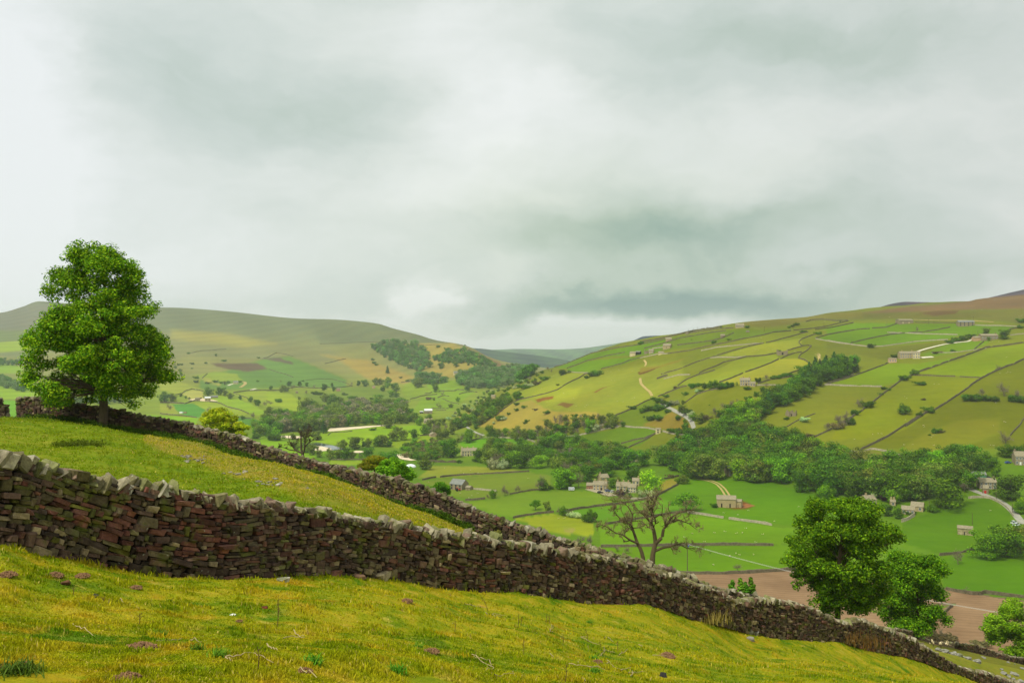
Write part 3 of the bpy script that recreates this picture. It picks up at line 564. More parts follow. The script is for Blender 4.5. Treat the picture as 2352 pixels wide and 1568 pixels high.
# ================================================================== near dry-stone walls
RS = np.random.RandomState(11)
def stone_template():
    V = []; idx = {}
    for sx_ in (-1, 1):
        for sy_ in (-1, 1):
            for sz_ in (-1, 1):
                for ax in range(3):
                    p = [sx_ * .5, sy_ * .5, sz_ * .5]
                    for k in range(3):
                        if k != ax: p[k] *= .80
                    idx[(sx_, sy_, sz_, ax)] = len(V); V.append(p)
    Q = []; T = []
    for ax in range(3):
        o = [k for k in range(3) if k != ax]
        for s in (-1, 1):
            q = []
            for a, b in ((-1, -1), (1, -1), (1, 1), (-1, 1)):
                c = [0, 0, 0]; c[ax] = s; c[o[0]] = a; c[o[1]] = b; q.append(idx[(*c, ax)])
            Q.append(q)
    for ax in range(3):
        o = [k for k in range(3) if k != ax]
        for a in (-1, 1):
            for b in (-1, 1):
                q = []
                for s, fa in ((-1, o[0]), (1, o[0]), (1, o[1]), (-1, o[1])):
                    c = [0, 0, 0]; c[ax] = s; c[o[0]] = a; c[o[1]] = b; q.append(idx[(*c, fa)])
                Q.append(q)
    for sx_ in (-1, 1):
        for sy_ in (-1, 1):
            for sz_ in (-1, 1): T.append([idx[(sx_, sy_, sz_, a)] for a in range(3)])
    V = np.array(V); Q = np.array(Q); T = np.array(T)
    def flip(Fc):
        for i, f in enumerate(Fc):
            p = V[f]; n = np.cross(p[1] - p[0], p[2] - p[1])
            if n @ p.mean(0) < 0: Fc[i] = f[::-1]
    flip(Q); flip(T)
    cid = np.array([(v[0] > 0) * 4 + (v[1] > 0) * 2 + (v[2] > 0) for v in V])
    return V, Q, T, cid
SV, SQ, ST, SCID = stone_template()
def stones(mb, P, size, axes, col, jit=.16, rs=RS):
    """P (n,3) centres, size (n,3), axes (n,3,3) rows = local axes, col (n,3)"""
    n = len(P); jc = rs.uniform(-jit, jit, (n, 8, 3)); tv = SV[None] * (1 + 0) + jc[:, SCID] + rs.uniform(-.035, .035, (n, 24, 3))
    V = np.einsum('nvk,nkj->nvj', tv * size[:, None], axes) + P[:, None]
    off = np.arange(n)[:, None, None] * 24
    c = np.repeat(col, 24, 0) * rs.uniform(.9, 1.1, (n * 24, 1))
    mb.add(V.reshape(-1, 3), (SQ[None] + off).reshape(-1, 4), (ST[None] + off).reshape(-1, 3), col=c)
class WallPath:
    def __init__(s, pts, ex=None):
        """pts: (X, Y, zfoot, height)"""
        s.P = np.array(pts, float); d = np.linalg.norm(np.diff(s.P[:, :2], axis=0), axis=1)
        s.s = np.concatenate([[0], np.cumsum(d)]); s.L = s.s[-1]
    def __call__(s, t): return np.array([np.interp(t, s.s, s.P[:, k]) for k in range(4)]).T
    def tang(s, t):
        a = s(np.clip(t - .6, 0, s.L)); b = s(np.clip(t + .6, 0, s.L)); d = (b - a)[:, :3]
        return d / (np.linalg.norm(d, axis=1, keepdims=True) + 1e-9)
def wall_path(foot, top, u0, u1, n):
    us = np.linspace(u0, u1, n); fY = Curve([(r[0], r[1]) for r in foot])(us); fp = Curve([(r[0], r[2]) for r in foot])(us); tp = Curve(top)(us)
    h = (fp - tp) / F * fY; X = (us - CX) / F * fY; z = H(us, fY)
    zt = -(tp - CY) / F * fY
    return WallPath(np.stack([X, fY, z, np.clip(zt - z, .5, 2.6)], 1))
def pack(L, hfun, wmin, wmax, hmin, hmax, rs, res=.025, cope=.22):
    n = int(L / res); H_ = np.zeros(n) - .12; s = (np.arange(n) + .5) * res; top = hfun(s) - cope
    out = []; alive = H_ < top; it = 0
    while True:
        Hm = np.where(H_ < top - .02, H_, 1e9); i = int(np.argmin(Hm))
        if Hm[i] > 1e8: break
        base = H_[i]; a = i; b = i
        want = rs.uniform(wmin, wmax) * (1.6 if rs.rand() < .08 else 1)
        nb = max(2, int(want / res))
        while b - a + 1 < nb:
            l = a > 0 and H_[a - 1] < base + .035; r = b < n - 1 and H_[b + 1] < base + .035
            if not l and not r: break
            if r: b += 1
            if l and b - a + 1 < nb: a -= 1
        w = (b - a + 1) * res; hh = rs.uniform(hmin, hmax) * (1.9 if rs.rand() < .10 else 1) * (1.25 if base < .15 else 1)
        hh = min(hh, w * 1.5 + .03); base = H_[a:b + 1].min()
        if w > .05: out.append(((a + b + 1) / 2 * res, base + hh / 2, w, hh))
        H_[a:b + 1] = base + hh; it += 1
        if it > 60000: break
    return np.array(out)
def pal(rs, n, stops, w): return np.array([srgb(*stops[k]) for k in rs.choice(len(stops), n, p=np.array(w) / sum(w))])
BROWN = [(104, 82, 66), (90, 72, 60), (96, 86, 64), (124, 110, 82), (72, 60, 50), (148, 132, 100), (112, 78, 64)]
MOSS = [(108, 106, 46), (94, 94, 50), (104, 96, 62)]
def build_wall(name, label, path, camside, rs, wr=(.10, .46), hr=(.05, .13), cope_h=(.17, .28), cope_w=(.06, .16), tone=1.0, mossf=None, red=None, group=None, thick=.62, tumble=None):
    root = thing(name, label, 'wall', tuple(path(np.array([path.L / 2]))[0][:3]), 0, group)
    off = np.array(root.location)
    st = pack(path.L, lambda s: path(s)[:, 3], *wr, *hr, rs)
    s, h, w, hh = st.T; c = path(s); tg = path.tang(s)
    nrm = np.stack([tg[:, 1], -tg[:, 0], np.zeros(len(s))], 1); nrm /= np.linalg.norm(nrm, axis=1, keepdims=True)
    nrm *= np.sign((nrm[:, :2] * -c[:, :2]).sum(1, keepdims=True) * camside)
    bat = thick / 2 - .10 * h / 1.5                               # battered face
    dep = rs.uniform(.20, .32, len(s)); stick = rs.normal(0, .022, len(s)) + (rs.rand(len(s)) < .04) * .07
    P = c[:, :3] + np.stack([0 * s, 0 * s, h], 1) + nrm * (bat - dep / 2 + stick)[:, None]
    ang = rs.normal(0, .07, len(s)); tilt = rs.normal(0, .10, len(s))
    ax0 = tg * np.cos(ang)[:, None] + np.array([0, 0, 1.]) * np.sin(ang)[:, None]
    ax1 = nrm + tg * tilt[:, None]; ax1 -= ax0 * (ax1 * ax0).sum(1, keepdims=True); ax1 /= np.linalg.norm(ax1, axis=1, keepdims=True)
    ax2 = np.cross(ax0, ax1); ax2 *= np.sign(ax2[:, 2:3])
    col = pal(rs, len(s), BROWN, [3, 3, 3, 2, 3, 1.2, 1.6])
    mf = mossf(s, h) if mossf else .08 + .1 * (np.sin(s * .7) > .6)
    mm = rs.rand(len(s)) < mf; col[mm] = pal(rs, mm.sum(), MOSS, [1, 1, 1])
    if red is not None:
        r_ = rs.rand(len(s)) < red(s, h); col[r_] = pal(rs, r_.sum(), [(124, 80, 66), (112, 74, 62), (98, 66, 56)], [1, 1, 1])
    col = col * rs.uniform(.5, 1.35, (len(s), 1)) * tone * 1.12
    mb = MB(); stones(mb, P - off, np.stack([w * .95, dep, hh * .92], 1), np.stack([ax0, ax1, ax2], 1), col, .10, rs)
    # rubble heart and the far face
    t = np.arange(0, path.L, .5); t = np.append(t, path.L); cc = path(t); tt = path.tang(t)
    nn = np.stack([tt[:, 1], -tt[:, 0], 0 * t], 1); nn *= np.sign((nn[:, :2] * -cc[:, :2]).sum(1, keepdims=True) * camside)
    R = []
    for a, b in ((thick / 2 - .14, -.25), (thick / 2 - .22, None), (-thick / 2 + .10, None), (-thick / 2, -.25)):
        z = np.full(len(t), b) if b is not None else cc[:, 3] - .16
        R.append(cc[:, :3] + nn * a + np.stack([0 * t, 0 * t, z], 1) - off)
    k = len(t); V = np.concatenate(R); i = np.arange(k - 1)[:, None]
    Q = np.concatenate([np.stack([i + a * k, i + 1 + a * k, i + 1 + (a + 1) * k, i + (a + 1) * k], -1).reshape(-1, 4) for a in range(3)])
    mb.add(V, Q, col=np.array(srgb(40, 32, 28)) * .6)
    st2 = pack(path.L, lambda s: path(s)[:, 3], .3, .8, .12, .22, rs, .05, .5)
    s2, h2, w2, hh2 = st2.T; c2 = path(s2); t2 = path.tang(s2); n2 = np.stack([t2[:, 1], -t2[:, 0], 0 * s2], 1)
    n2 *= -np.sign((n2[:, :2] * -c2[:, :2]).sum(1, keepdims=True) * camside)
    ax2 = np.cross(t2, n2); ax2 *= np.sign(ax2[:, 2:3])
    stones(mb, c2[:, :3] + np.stack([0 * s2, 0 * s2, h2], 1) + n2 * (thick / 2 - .10 * h2 / 1.5 - .1)[:, None] - off, np.stack([w2, w2 * 0 + .2, hh2], 1), np.stack([t2, n2, ax2], 1), pal(rs, len(s2), BROWN, [3, 3, 3, 2, 3, 1, 1]), .1, rs)
    mb.build('stone_face', M_STONE, root)
    # coping: stones set on edge along the top
    t = 0; rows = []
    while t < path.L:
        wd = rs.uniform(*cope_w) * (1.6 if rs.rand() < .12 else 1); rows.append((t + wd / 2, wd, rs.uniform(*cope_h), rs.rand())); t += wd * rs.uniform(.8, 1.02)
    s, w, hh, q = np.array(rows).T; c = path(s); tg = path.tang(s)
    nrm = np.stack([tg[:, 1], -tg[:, 0], 0 * s], 1); nrm /= np.linalg.norm(nrm, axis=1, keepdims=True); nrm *= np.sign((nrm[:, :2] * -c[:, :2]).sum(1, keepdims=True) * camside)
    lean = np.where(np.sin(s * .45 + 1) > -.3, 1, -1) * rs.uniform(.15, .65, len(s)); flat = rs.rand(len(s)) < .16
    lean = np.where(flat, rs.normal(0, .15, len(s)) + 1.35, lean)
    up = np.array([0, 0, 1.]); ax0 = tg * np.cos(lean)[:, None] - up * np.sin(lean)[:, None]
    yaw = rs.normal(0, .28, len(s)); ax1 = nrm * np.cos(yaw)[:, None] + tg * np.sin(yaw)[:, None]
    ax1 -= ax0 * (ax1 * ax0).sum(1, keepdims=True); ax1 /= np.linalg.norm(ax1, axis=1, keepdims=True); ax2 = np.cross(ax0, ax1); ax2 *= np.sign(ax2[:, 2:3] + 1e-6)
    topz = c[:, 3] - .30 + hh * .5 + rs.normal(0, .03, len(s)); ln = rs.uniform(.24, .40, len(s))
    P = c[:, :3] + up * topz[:, None] + nrm * rs.normal(0.03, .05, len(s))[:, None]
    col = pal(rs, len(s), [(158, 150, 122), (140, 132, 106), (176, 170, 146), (124, 118, 82), (128, 108, 90), (126, 128, 80)], [3, 3, 1.2, 2.4, 1.6, 1.6]) * rs.uniform(.75, 1.25, (len(s), 1)) * tone
    mb = MB(); stones(mb, P - off, np.stack([w * .9, ln, hh], 1), np.stack([ax0, ax1, ax2], 1), col, .25, rs)
    mb.build('coping', M_COPE, root)
    return root
def mat_stone(name, lich, dark):
    m, g, b = principled(name, .92, .2)
    a = g.n('ShaderNodeAttribute', attribute_name='Col').outputs['Color']; ge = g.n('ShaderNodeNewGeometry').outputs['Position']
    n1 = g.noise(ge, 6, 5, .65); n2 = g.noise(ge, 26, 4, .65)
    c = g.mix(g.mr(n1, .35, .65, 0, .85), a, g.mix(1, a, (.42, .40, .38), 'MULTIPLY'))
    c = g.mix(g.mr(n2, .48, .68, 0, .75), c, g.mix(1, c, (1.5, 1.45, 1.35), 'MULTIPLY'))
    l1 = g.noise(g.v('ADD', ge, (9, 3, 1)), 9, 4, .6)
    c = g.mix(g.mr(l1, lich, lich + .05, 0, .85), c, srgb(176, 184, 160))
    c = g.mix(g.mr(g.noise(g.v('ADD', ge, (2, 13, 1)), 2.2, 4, .6), .56, .68, 0, .7), c, srgb(88, 98, 26))
    g.L.new(c, b.inputs['Base Color'])
    bp = g.n('ShaderNodeBump'); bp.inputs['Strength'].default_value = .8; bp.inputs['Distance'].default_value = .03
    g.L.new(g.m('ADD', n1, g.m('MULTIPLY', n2, .5)), bp.inputs['Height']); g.L.new(bp.outputs[0], b.inputs['Normal'])
    return m
M_STONE, M_COPE = mat_stone('gritstone', .69, .6), mat_stone('lichened_gritstone', .66, .6)
w1 = wall_path(FOOT1, TOP1, -260, 2620, 260)
sx_of = lambda path, u: float(np.interp(u, CX + path.P[:, 0] / path.P[:, 1] * F, path.s))
s0, s375, s900 = sx_of(w1, 0), sx_of(w1, 150), sx_of(w1, 900)
build_wall('drystone_wall', 'high drystone wall nearest the camera with pale leaning coping stones, red and mossy face', w1, 1, np.random.RandomState(3),
           mossf=lambda s, h: np.where((s < s375 + .8) & (h > .45), .42, .05) + .08 * (np.sin(s * .55) > .75),
           red=lambda s, h: .38 * np.exp(-((s - sx_of(w1, 420)) / 3.2) ** 2) * (h > .5) + .12 * np.exp(-((s - sx_of(w1, 1150)) / 6) ** 2), thick=.66)
w2 = wall_path(FOOT2, TOP2, 42, 1735, 170)
build_wall('drystone_wall', 'dark drystone wall running behind the big sycamore and down the slope', w2, 1, np.random.RandomState(4), wr=(.16, .5), hr=(.08, .17), cope_w=(.12, .3), tone=.92)
w2b = WallPath([(at(u, 60)[0], 60, at(u, 60)[2], h) for u, h in ((-320, 1.7), (-200, 1.7), (-120, 1.75), (-60, 1.7), (-20, 1.75), (2, 1.55), (14, .75), (18, .5))])
build_wall('drystone_wall', 'ruined wall end left of the gap beside the sycamore wall'.replace('left of', 'across'), w2b, 1, np.random.RandomState(5), wr=(.16, .5), hr=(.08, .17), tone=.92)
# tumbled wall below the sheep, lower right
def low_wall(ptsu, dY, hs, seed, label):
    pts = []
    for (u, py), h in zip(ptsu, hs):
        p = hit(u, py, 70); pts.append((p[0], p[1], p[2], h))
    return build_wall('drystone_wall', label, WallPath(pts), 1, np.random.RandomState(seed), wr=(.2, .6), hr=(.12, .24), cope_w=(.2, .4), cope_h=(.18, .32), tone=.8)
low_wall([(2060, 1462), (2090, 1466), (2130, 1474), (2160, 1482), (2200, 1490), (2240, 1499), (2280, 1508), (2320, 1518), (2352, 1526), (2420, 1545)], 0, [1.0, 1.0, 1.1, 1.1, .9, 1.2, .9, .8, 1.0, 1.0], 8, 'low tumbled wall below the two grazing sheep in the lower field')
# every stone lying in the lower field
def rock(name, p, sz, rs, label, group=None, col=(168, 166, 156), n=1):
    mb = MB(); th = rs.uniform(0, pi); a = np.array([[math.cos(th), math.sin(th), .1], [-math.sin(th), math.cos(th), 0], [0, -.1, 1]])
    stones(mb, np.zeros((1, 3)), np.array([[sz, sz * rs.uniform(.6, .9), sz * rs.uniform(.35, .6)]]), a[None], np.array([srgb(*col)]), .2, rs)
    o = mb.build(name, M_COPE); o.location = tuple(p); return tag(o, label, 'stone', group)
rr = np.random.RandomState(21)
for i in range(34):
    u = rr.uniform(2150, 2352); y = rr.uniform(1492, 1560) + (u - 2150) * .12
    p = hit(u, y, 60)
    if p[1] < 130: rock('loose_stone', p + [0, 0, .05], rr.uniform(.15, .55), rr, 'pale loose stone scattered over the grass between the two lower walls', 'loose stones between the lower walls', (150, 148, 136))
for i in range(46):
    k = rr.randint(4); cx, cy, sx_, sy_ = [(425, 1050, 12, 3.5), (462, 1058, 12, 4), (548, 1086, 16, 4), (620, 1112, 26, 7)][k]
    rock('loose_stone', hit(cx + rr.normal(0, sx_), cy + rr.normal(0, sy_), 22) + [0, 0, .015], rr.uniform(.07, .22), rr, 'small pale stone lying on the dry bank between the two long walls', 'stones on the dry bank', [(150, 144, 128), (172, 166, 150), (128, 122, 106)][i % 3])
# ================================================================== trees
def mat_leaf(name, tl=.24):
    m = bpy.data.materials.new(name); m.use_nodes = True; g = NG(m.node_tree); b = m.node_tree.nodes['Principled BSDF']
    b.inputs['Roughness'].default_value = .6; b.inputs['Specular IOR Level'].default_value = .03
    a = g.n('ShaderNodeAttribute', attribute_name='Col').outputs['Color']; oi = g.n('ShaderNodeObjectInfo')
    c = g.mix(1, a, oi.outputs['Color'], 'MULTIPLY')
    hs = g.n('ShaderNodeHueSaturation'); g.L.new(c, hs.inputs['Color'])
    g.L.new(g.mr(oi.outputs['Random'], 0, 1, .488, .508), hs.inputs['Hue']); g.L.new(g.mr(oi.outputs['Random'], 0, 1, .85, 1.15), hs.inputs['Value'])
    g.L.new(hs.outputs[0], b.inputs['Base Color'])
    t = g.n('ShaderNodeBsdfTranslucent'); g.L.new(g.mix(1, hs.outputs[0], (1.25, 1.2, .6), 'MULTIPLY'), t.inputs[0])
    mx = g.n('ShaderNodeMixShader'); mx.inputs[0].default_value = tl
    g.L.new(b.outputs[0], mx.inputs[1]); g.L.new(t.outputs[0], mx.inputs[2])
    g.L.new(mx.outputs[0], m.node_tree.nodes['Material Output'].inputs[0]); return m
def mat_bark():
    m, g, b = principled('bark', .9, .1); ge = g.n('ShaderNodeTexCoord').outputs['Object']
    a = g.n('ShaderNodeAttribute', attribute_name='Col').outputs['Color']
    n = g.noise(g.v('MULTIPLY', ge, (5, 5, 1.2)), 2, 5, .65)
    g.L.new(g.mix(g.mr(n, .35, .7, 0, .8), a, g.mix(1, a, (.5, .5, .48), 'MULTIPLY')), b.inputs['Base Color'])
    bp = g.n('ShaderNodeBump'); bp.inputs['Strength'].default_value = .7; bp.inputs['Distance'].default_value = .05
    g.L.new(n, bp.inputs['Height']); g.L.new(bp.outputs[0], b.inputs['Normal']); return m
M_LEAF, M_BARK = mat_leaf('leaf'), mat_bark()
def leaves(mb, C_, R_, n, size, cols, rs, up=.35, shell=.5, flat=.45, asp=.62, w=None, tv=.16):
    """n leaf blades spread over the clumps C_ (k,3) with radii R_ (k,3)"""
    C_ = np.asarray(C_, float); R_ = np.asarray(R_, float)
    w = np.prod(R_, 1) ** (2 / 3.) if w is None else w
    k = rs.choice(len(C_), n, p=w / w.sum()); d = rs.normal(size=(n, 3)); d /= np.linalg.norm(d, axis=1, keepdims=True)
    r = shell + (1 - shell) * rs.rand(n) ** .6; r = r * (1 + .10 * rs.normal(size=n)); P = C_[k] + d * R_[k] * r[:, None]
    nrm = d * (1 - flat) / (R_[k] / R_[k].max(1, keepdims=True)) + rs.normal(size=(n, 3)) * flat + np.array([0, 0, up])
    nrm /= np.linalg.norm(nrm, axis=1, keepdims=True)
    t = np.cross(nrm, rs.normal(size=(n, 3))); t /= np.linalg.norm(t, axis=1, keepdims=True) + 1e-9; b = np.cross(nrm, t)
    s = size * rs.uniform(.6, 1.35, (n, 1)); a = s * .5; bb = s * .5 * asp
    V = np.stack([P - t * a, P + b * bb - nrm * a * .15, P + t * a, P - b * bb - nrm * a * .15], 1)
    cc = np.array(cols); ci = cc[rs.choice(len(cc), n)] * rs.uniform(.75, 1.25, (n, 1))
    # whole clumps differ a little in tone
    kt = rs.uniform(1 - tv, 1 + tv, len(C_))[k][:, None]; ci = ci * kt
    mb.add(V.reshape(-1, 3), np.arange(n * 4).reshape(-1, 4), col=np.repeat(ci, 4, 0))
def sub_clumps(C_, R_, per, rr_, rs, squash=.72, qmax=.95):
    oc, orr = [], []
    for c, r in zip(C_, R_):
        k = max(3, int(per * (np.prod(r) ** (1 / 3.) / rr_) ** 2))
        d = rs.normal(size=(k, 3)); d /= np.linalg.norm(d, axis=1, keepdims=True); q = rs.uniform(.4, qmax, (k, 1))
        oc.append(c + d * r * q); s = rr_ * rs.uniform(.6, 1.25, (k, 1)); orr.append(np.concatenate([s, s, s * squash], 1))
    return np.concatenate(oc), np.concatenate(orr)
def wig(a, b, n, amp, rs, sag=0.0):
    t = np.linspace(0, 1, n)[:, None]; p = a + (b - a) * t; L = np.linalg.norm(b - a)
    off = np.cumsum(rs.normal(0, amp * L / n ** .5, (n, 3)), 0); off -= t * off[-1]
    p = p + off * np.sin(t * pi) ** .5; p[:, 2] += sag * L * np.sin(t[:, 0] * pi); return p
LEAFG = [srgb(118, 158, 24), srgb(90, 134, 22), srgb(156, 184, 32), srgb(72, 114, 20)]
BARKC = srgb(96, 84, 64)
def near_tree(name, label, f, base, Y, trunk, tr, lobes, nleaf, lsize, cols, seed, depth=.9, fill=1.2, qmax=.95, nofill=1e9, per=7, rsub=.6, bark=BARKC, limb=.32, extra=None, group=None, up=.5, wscale=1.0, stems=None):
    rs = np.random.RandomState(seed); bx, by = f(*base); k = Y / F
    tb = at(bx, Y); T = lambda x, y: np.array([(f(x, y)[0] - bx) * k, 0, -(f(x, y)[1] - by) * k])
    dz = -(by - CY) / F * Y - tb[2]                      # lift of the drawn base above the ground there
    root = thing(name, label, 'tree', tuple(tb), 0, group)
    sc = (f(1, 0)[0] - f(0, 0)[0]) * k
    L = np.array([T(x, y) for x, y, rx, ry in lobes]); L[:, 2] += dz; RR = np.array([(rx * sc, rx * sc, ry * sc) for _, _, rx, ry in lobes])
    half = np.abs(L[:, 0]).max(); C_, R_ = [], []
    for c, r in zip(L, RR):
        loc = max(np.abs(L[np.abs(L[:, 2] - c[2]) < half * .45][:, 0]).max(), r[0]); e = math.sqrt(max(loc ** 2 - c[0] ** 2, 0)) * depth
        C_.append(c + [0, rs.uniform(-.6, .6) * e, 0]); R_.append(r)
        for _ in range(int(fill + rs.rand()) if (c[2] > nofill or abs(c[0]) > 3.0 and c[2] > nofill - 1.0) or nofill > 1e8 else 0):
            q = rs.uniform(.3, .95) * rs.choice([-1, 1]); C_.append(c * [rs.uniform(.5, .92), 1, 1] + [0, q * e, -.1 * r[2]]); R_.append(r * .85)
    C_, R_ = np.array(C_), np.array(R_)
    tp = np.array([T(x, y) for x, y in trunk]); tp[:, 2] += dz; tp[0, 2] = -.4; tp[1:, 1] += rs.normal(0, .12, len(tp) - 1)
    mb = MB(); tr = np.array(tr, float) * sc; tube(mb, tp, tr, 12, col=bark)
    fl = tp[0] * 1.0
    tube(mb, [tp[0], tp[0] + (tp[1] - tp[0]) * .12, tp[0] + (tp[1] - tp[0]) * .35], [tr[0] * 1.55, tr[0] * 1.25, tr[0] * .9], 12, col=bark)
    zt = tp[:, 2]
    for c, r in zip(C_, R_):
        za = np.clip(c[2] - (.3 + .25 * rs.rand()) * np.hypot(c[0], c[1]) - .3 * r[2], min(zt[1] * 1.5, zt[2]), zt[-1])
        a = np.array([np.interp(za, zt, tp[:, j]) for j in range(3)]); ra = np.interp(za, zt, tr) * limb * rs.uniform(.7, 1.2)
        p = wig(a, c, 8, .07, rs, .05); tube(mb, p, np.linspace(ra, ra * .22, 8), 6, col=bark)
        for _ in range(6):
            i = rs.randint(3, 8); e = c + rs.normal(size=3) * r * .55
            q = wig(p[i], e, 5, .09, rs, .04); tube(mb, q, np.linspace(ra * .28, ra * .06, 5), 4, col=bark)
    mb.build('trunk', M_BARK, root, smooth=True)
    sc_, sr_ = sub_clumps(C_, R_, per, rsub, rs, qmax=qmax)
    mb = MB(); leaves(mb, sc_, sr_, nleaf, lsize, cols, rs, up=up, shell=.6, flat=.32, tv=.32)
    mb.build('crown', M_LEAF, root)
    return root
# --- the big sycamore (frame C1)
SYC = [(700, 290, 170, 70), (560, 330, 105, 75), (850, 375, 125, 95), (500, 465, 130, 75), (925, 480, 105, 85), (440, 575, 90, 55), (610, 520, 100, 70), (800, 520, 90, 70),
       (940, 600, 105, 70), (1010, 690, 125, 60), (1100, 735, 75, 48), (890, 690, 90, 45), (690, 720, 140, 65), (455, 715, 75, 42), (360, 790, 100, 80), (550, 800, 160, 85),
       (250, 930, 90, 80), (430, 930, 140, 90), (640, 930, 110, 70), (880, 830, 110, 70), (1050, 870, 120, 75), (1150, 950, 90, 70), (205, 1190, 75, 38), (330, 1090, 115, 70),
       (500, 1100, 140, 80), (690, 1090, 120, 70), (900, 1010, 130, 70), (1080, 1060, 140, 80), (1220, 1070, 75, 80), (1250, 1190, 75, 42), (400, 1260, 125, 70), (560, 1280, 110, 65),
       (350, 1345, 80, 45), (930, 1180, 150, 75), (1100, 1190, 100, 45), (980, 1310, 100, 55), (880, 1310, 70, 45), (190, 1250, 42, 26), (985, 1400, 45, 26), (450, 1370, 80, 36), (620, 620, 60, 30), (780, 620, 50, 40)]
near_tree('sycamore_tree', 'tall full crowned sycamore standing alone before the dark wall', C1, (755, 1556), 56.5,
          [(755, 1560), (755, 1400), (757, 1200), (760, 1000), (765, 800), (770, 620), (765, 480), (745, 360)], [32, 29, 28, 24, 19, 13, 8, 4],
          [(x, y, rx * 1.05, ry * 1.25) for x, y, rx, ry in SYC], 120000, .16, LEAFG, 41, per=5.4, rsub=.44, up=.55, qmax=.88, nofill=1.7, fill=1.7, limb=.24)
# --- two big trees lower right (frame D8)
BEECHC = [srgb(98, 148, 20), srgb(76, 126, 18), srgb(126, 168, 26), srgb(60, 106, 16)]
near_tree('beech_tree', 'large spreading beech rising behind the broken wall top', D8, (700, 1090), 85,
          [(702, 1095), (700, 950), (700, 800), (715, 650), (730, 450), (740, 260)], [24, 22, 20, 15, 10, 4],
          [(760, 190, 190, 60), (600, 240, 110, 60), (940, 220, 150, 70), (530, 320, 110, 60), (740, 320, 160, 80), (1010, 320, 130, 80), (480, 400, 90, 55), (1110, 400, 90, 75),
           (400, 530, 110, 50), (600, 470, 140, 70), (850, 450, 160, 80), (1060, 500, 120, 70), (320, 600, 70, 45), (500, 610, 140, 70), (740, 600, 170, 80), (960, 600, 130, 80),
           (400, 700, 70, 70), (560, 740, 120, 80), (780, 760, 170, 90), (960, 780, 110, 100), (610, 860, 120, 80), (820, 900, 140, 90), (960, 930, 80, 90), (560, 930, 90, 60), (375, 780, 35, 50), (1180, 450, 45, 45), (860, 1000, 90, 55), (620, 980, 80, 40)],
          70000, .24, BEECHC, 42, per=7, rsub=.6, up=.45, qmax=.88, nofill=3.0)
near_tree('beech_tree', 'smaller rounded beech beside the large spreading one above the sheep', D8, (1320, 1225), 112,
          [(1320, 1235), (1322, 1150), (1320, 1000), (1325, 850), (1330, 650)], [13, 12, 10, 7, 3],
          [(1350, 600, 110, 45), (1200, 600, 110, 50), (1450, 640, 90, 50), (1120, 680, 90, 60), (1290, 690, 130, 70), (1490, 720, 80, 45), (1170, 800, 110, 80), (1350, 810, 130, 80),
           (1450, 850, 90, 60), (1080, 900, 70, 70), (1200, 950, 110, 80), (1360, 960, 110, 80), (1130, 1060, 90, 70), (1270, 1080, 100, 80), (1390, 1080, 70, 70), (1480, 1020, 55, 60), (1540, 700, 50, 30), (1060, 1000, 60, 50), (1350, 1150, 60, 35), (1210, 1130, 70, 40)],
          46000, .26, BEECHC, 43, per=8, rsub=.62, up=.45, qmax=.88, nofill=2.5)
near_tree('beech_tree', 'fresh green tree cut by the picture edge above the tumbled wall', E6, (2420, 1210), 140,
          [(2420, 1230), (2420, 900), (2430, 600), (2440, 400)], [28, 24, 16, 6],
          [(2300, 420, 160, 70), (2480, 380, 160, 80), (2180, 530, 110, 50), (1960, 590, 130, 40), (1900, 700, 120, 60), (2080, 760, 190, 100), (2330, 640, 200, 110), (1960, 870, 150, 90), (2200, 900, 190, 110), (2450, 850, 200, 130),
           (2050, 1010, 150, 60), (2300, 1050, 180, 60), (1900, 500, 60, 28), (1730, 690, 70, 22), (2560, 600, 180, 130), (2560, 950, 150, 120)],
          30000, .34, [srgb(120, 166, 26), srgb(96, 144, 22), srgb(142, 182, 36)], 44, per=7, rsub=.9, up=.5)
# --- yellow-green tree and others showing over the second wall
YG = [srgb(162, 178, 28), srgb(140, 164, 26), srgb(140, 160, 26), srgb(190, 192, 42)]
near_tree('maple_tree', 'low yellow green tree showing its crown over the long dark wall', E2, (850, 1500), 118,
          [(850, 1520), (850, 1400), (850, 1300), (855, 1180)], [16, 14, 12, 5],
          [(880, 1070, 130, 34), (740, 1120, 110, 36), (1020, 1120, 120, 40), (640, 1210, 90, 30), (800, 1190, 110, 38), (950, 1190, 120, 40), (1110, 1190, 110, 44), (1080, 1280, 120, 50),
           (720, 1280, 90, 36), (930, 1290, 110, 40), (1250, 1290, 110, 44), (1380, 1300, 80, 44), (1200, 1380, 130, 50), (1350, 1400, 80, 44), (1000, 1370, 100, 40), (860, 1340, 60, 30), (700, 1360, 80, 36)],
          26000, .24, YG, 45, per=7, rsub=.5, depth=.8, limb=.45)
near_tree('oak_tree', 'bronze tinted oak crown over the long wall beside a greener one', E3, (1760, 1568), 130,
          [(1760, 1600), (1760, 1500), (1765, 1420)], [18, 15, 8],
          [(1760, 1400, 110, 36), (1640, 1450, 90, 36), (1860, 1410, 90, 40), (1720, 1490, 130, 40), (1620, 1520, 90, 40), (1840, 1490, 90, 40), (1930, 1450, 60, 30)],
          14000, .26, [srgb(148, 146, 30), srgb(126, 124, 26), srgb(118, 142, 28)], 46, per=7, rsub=.55)
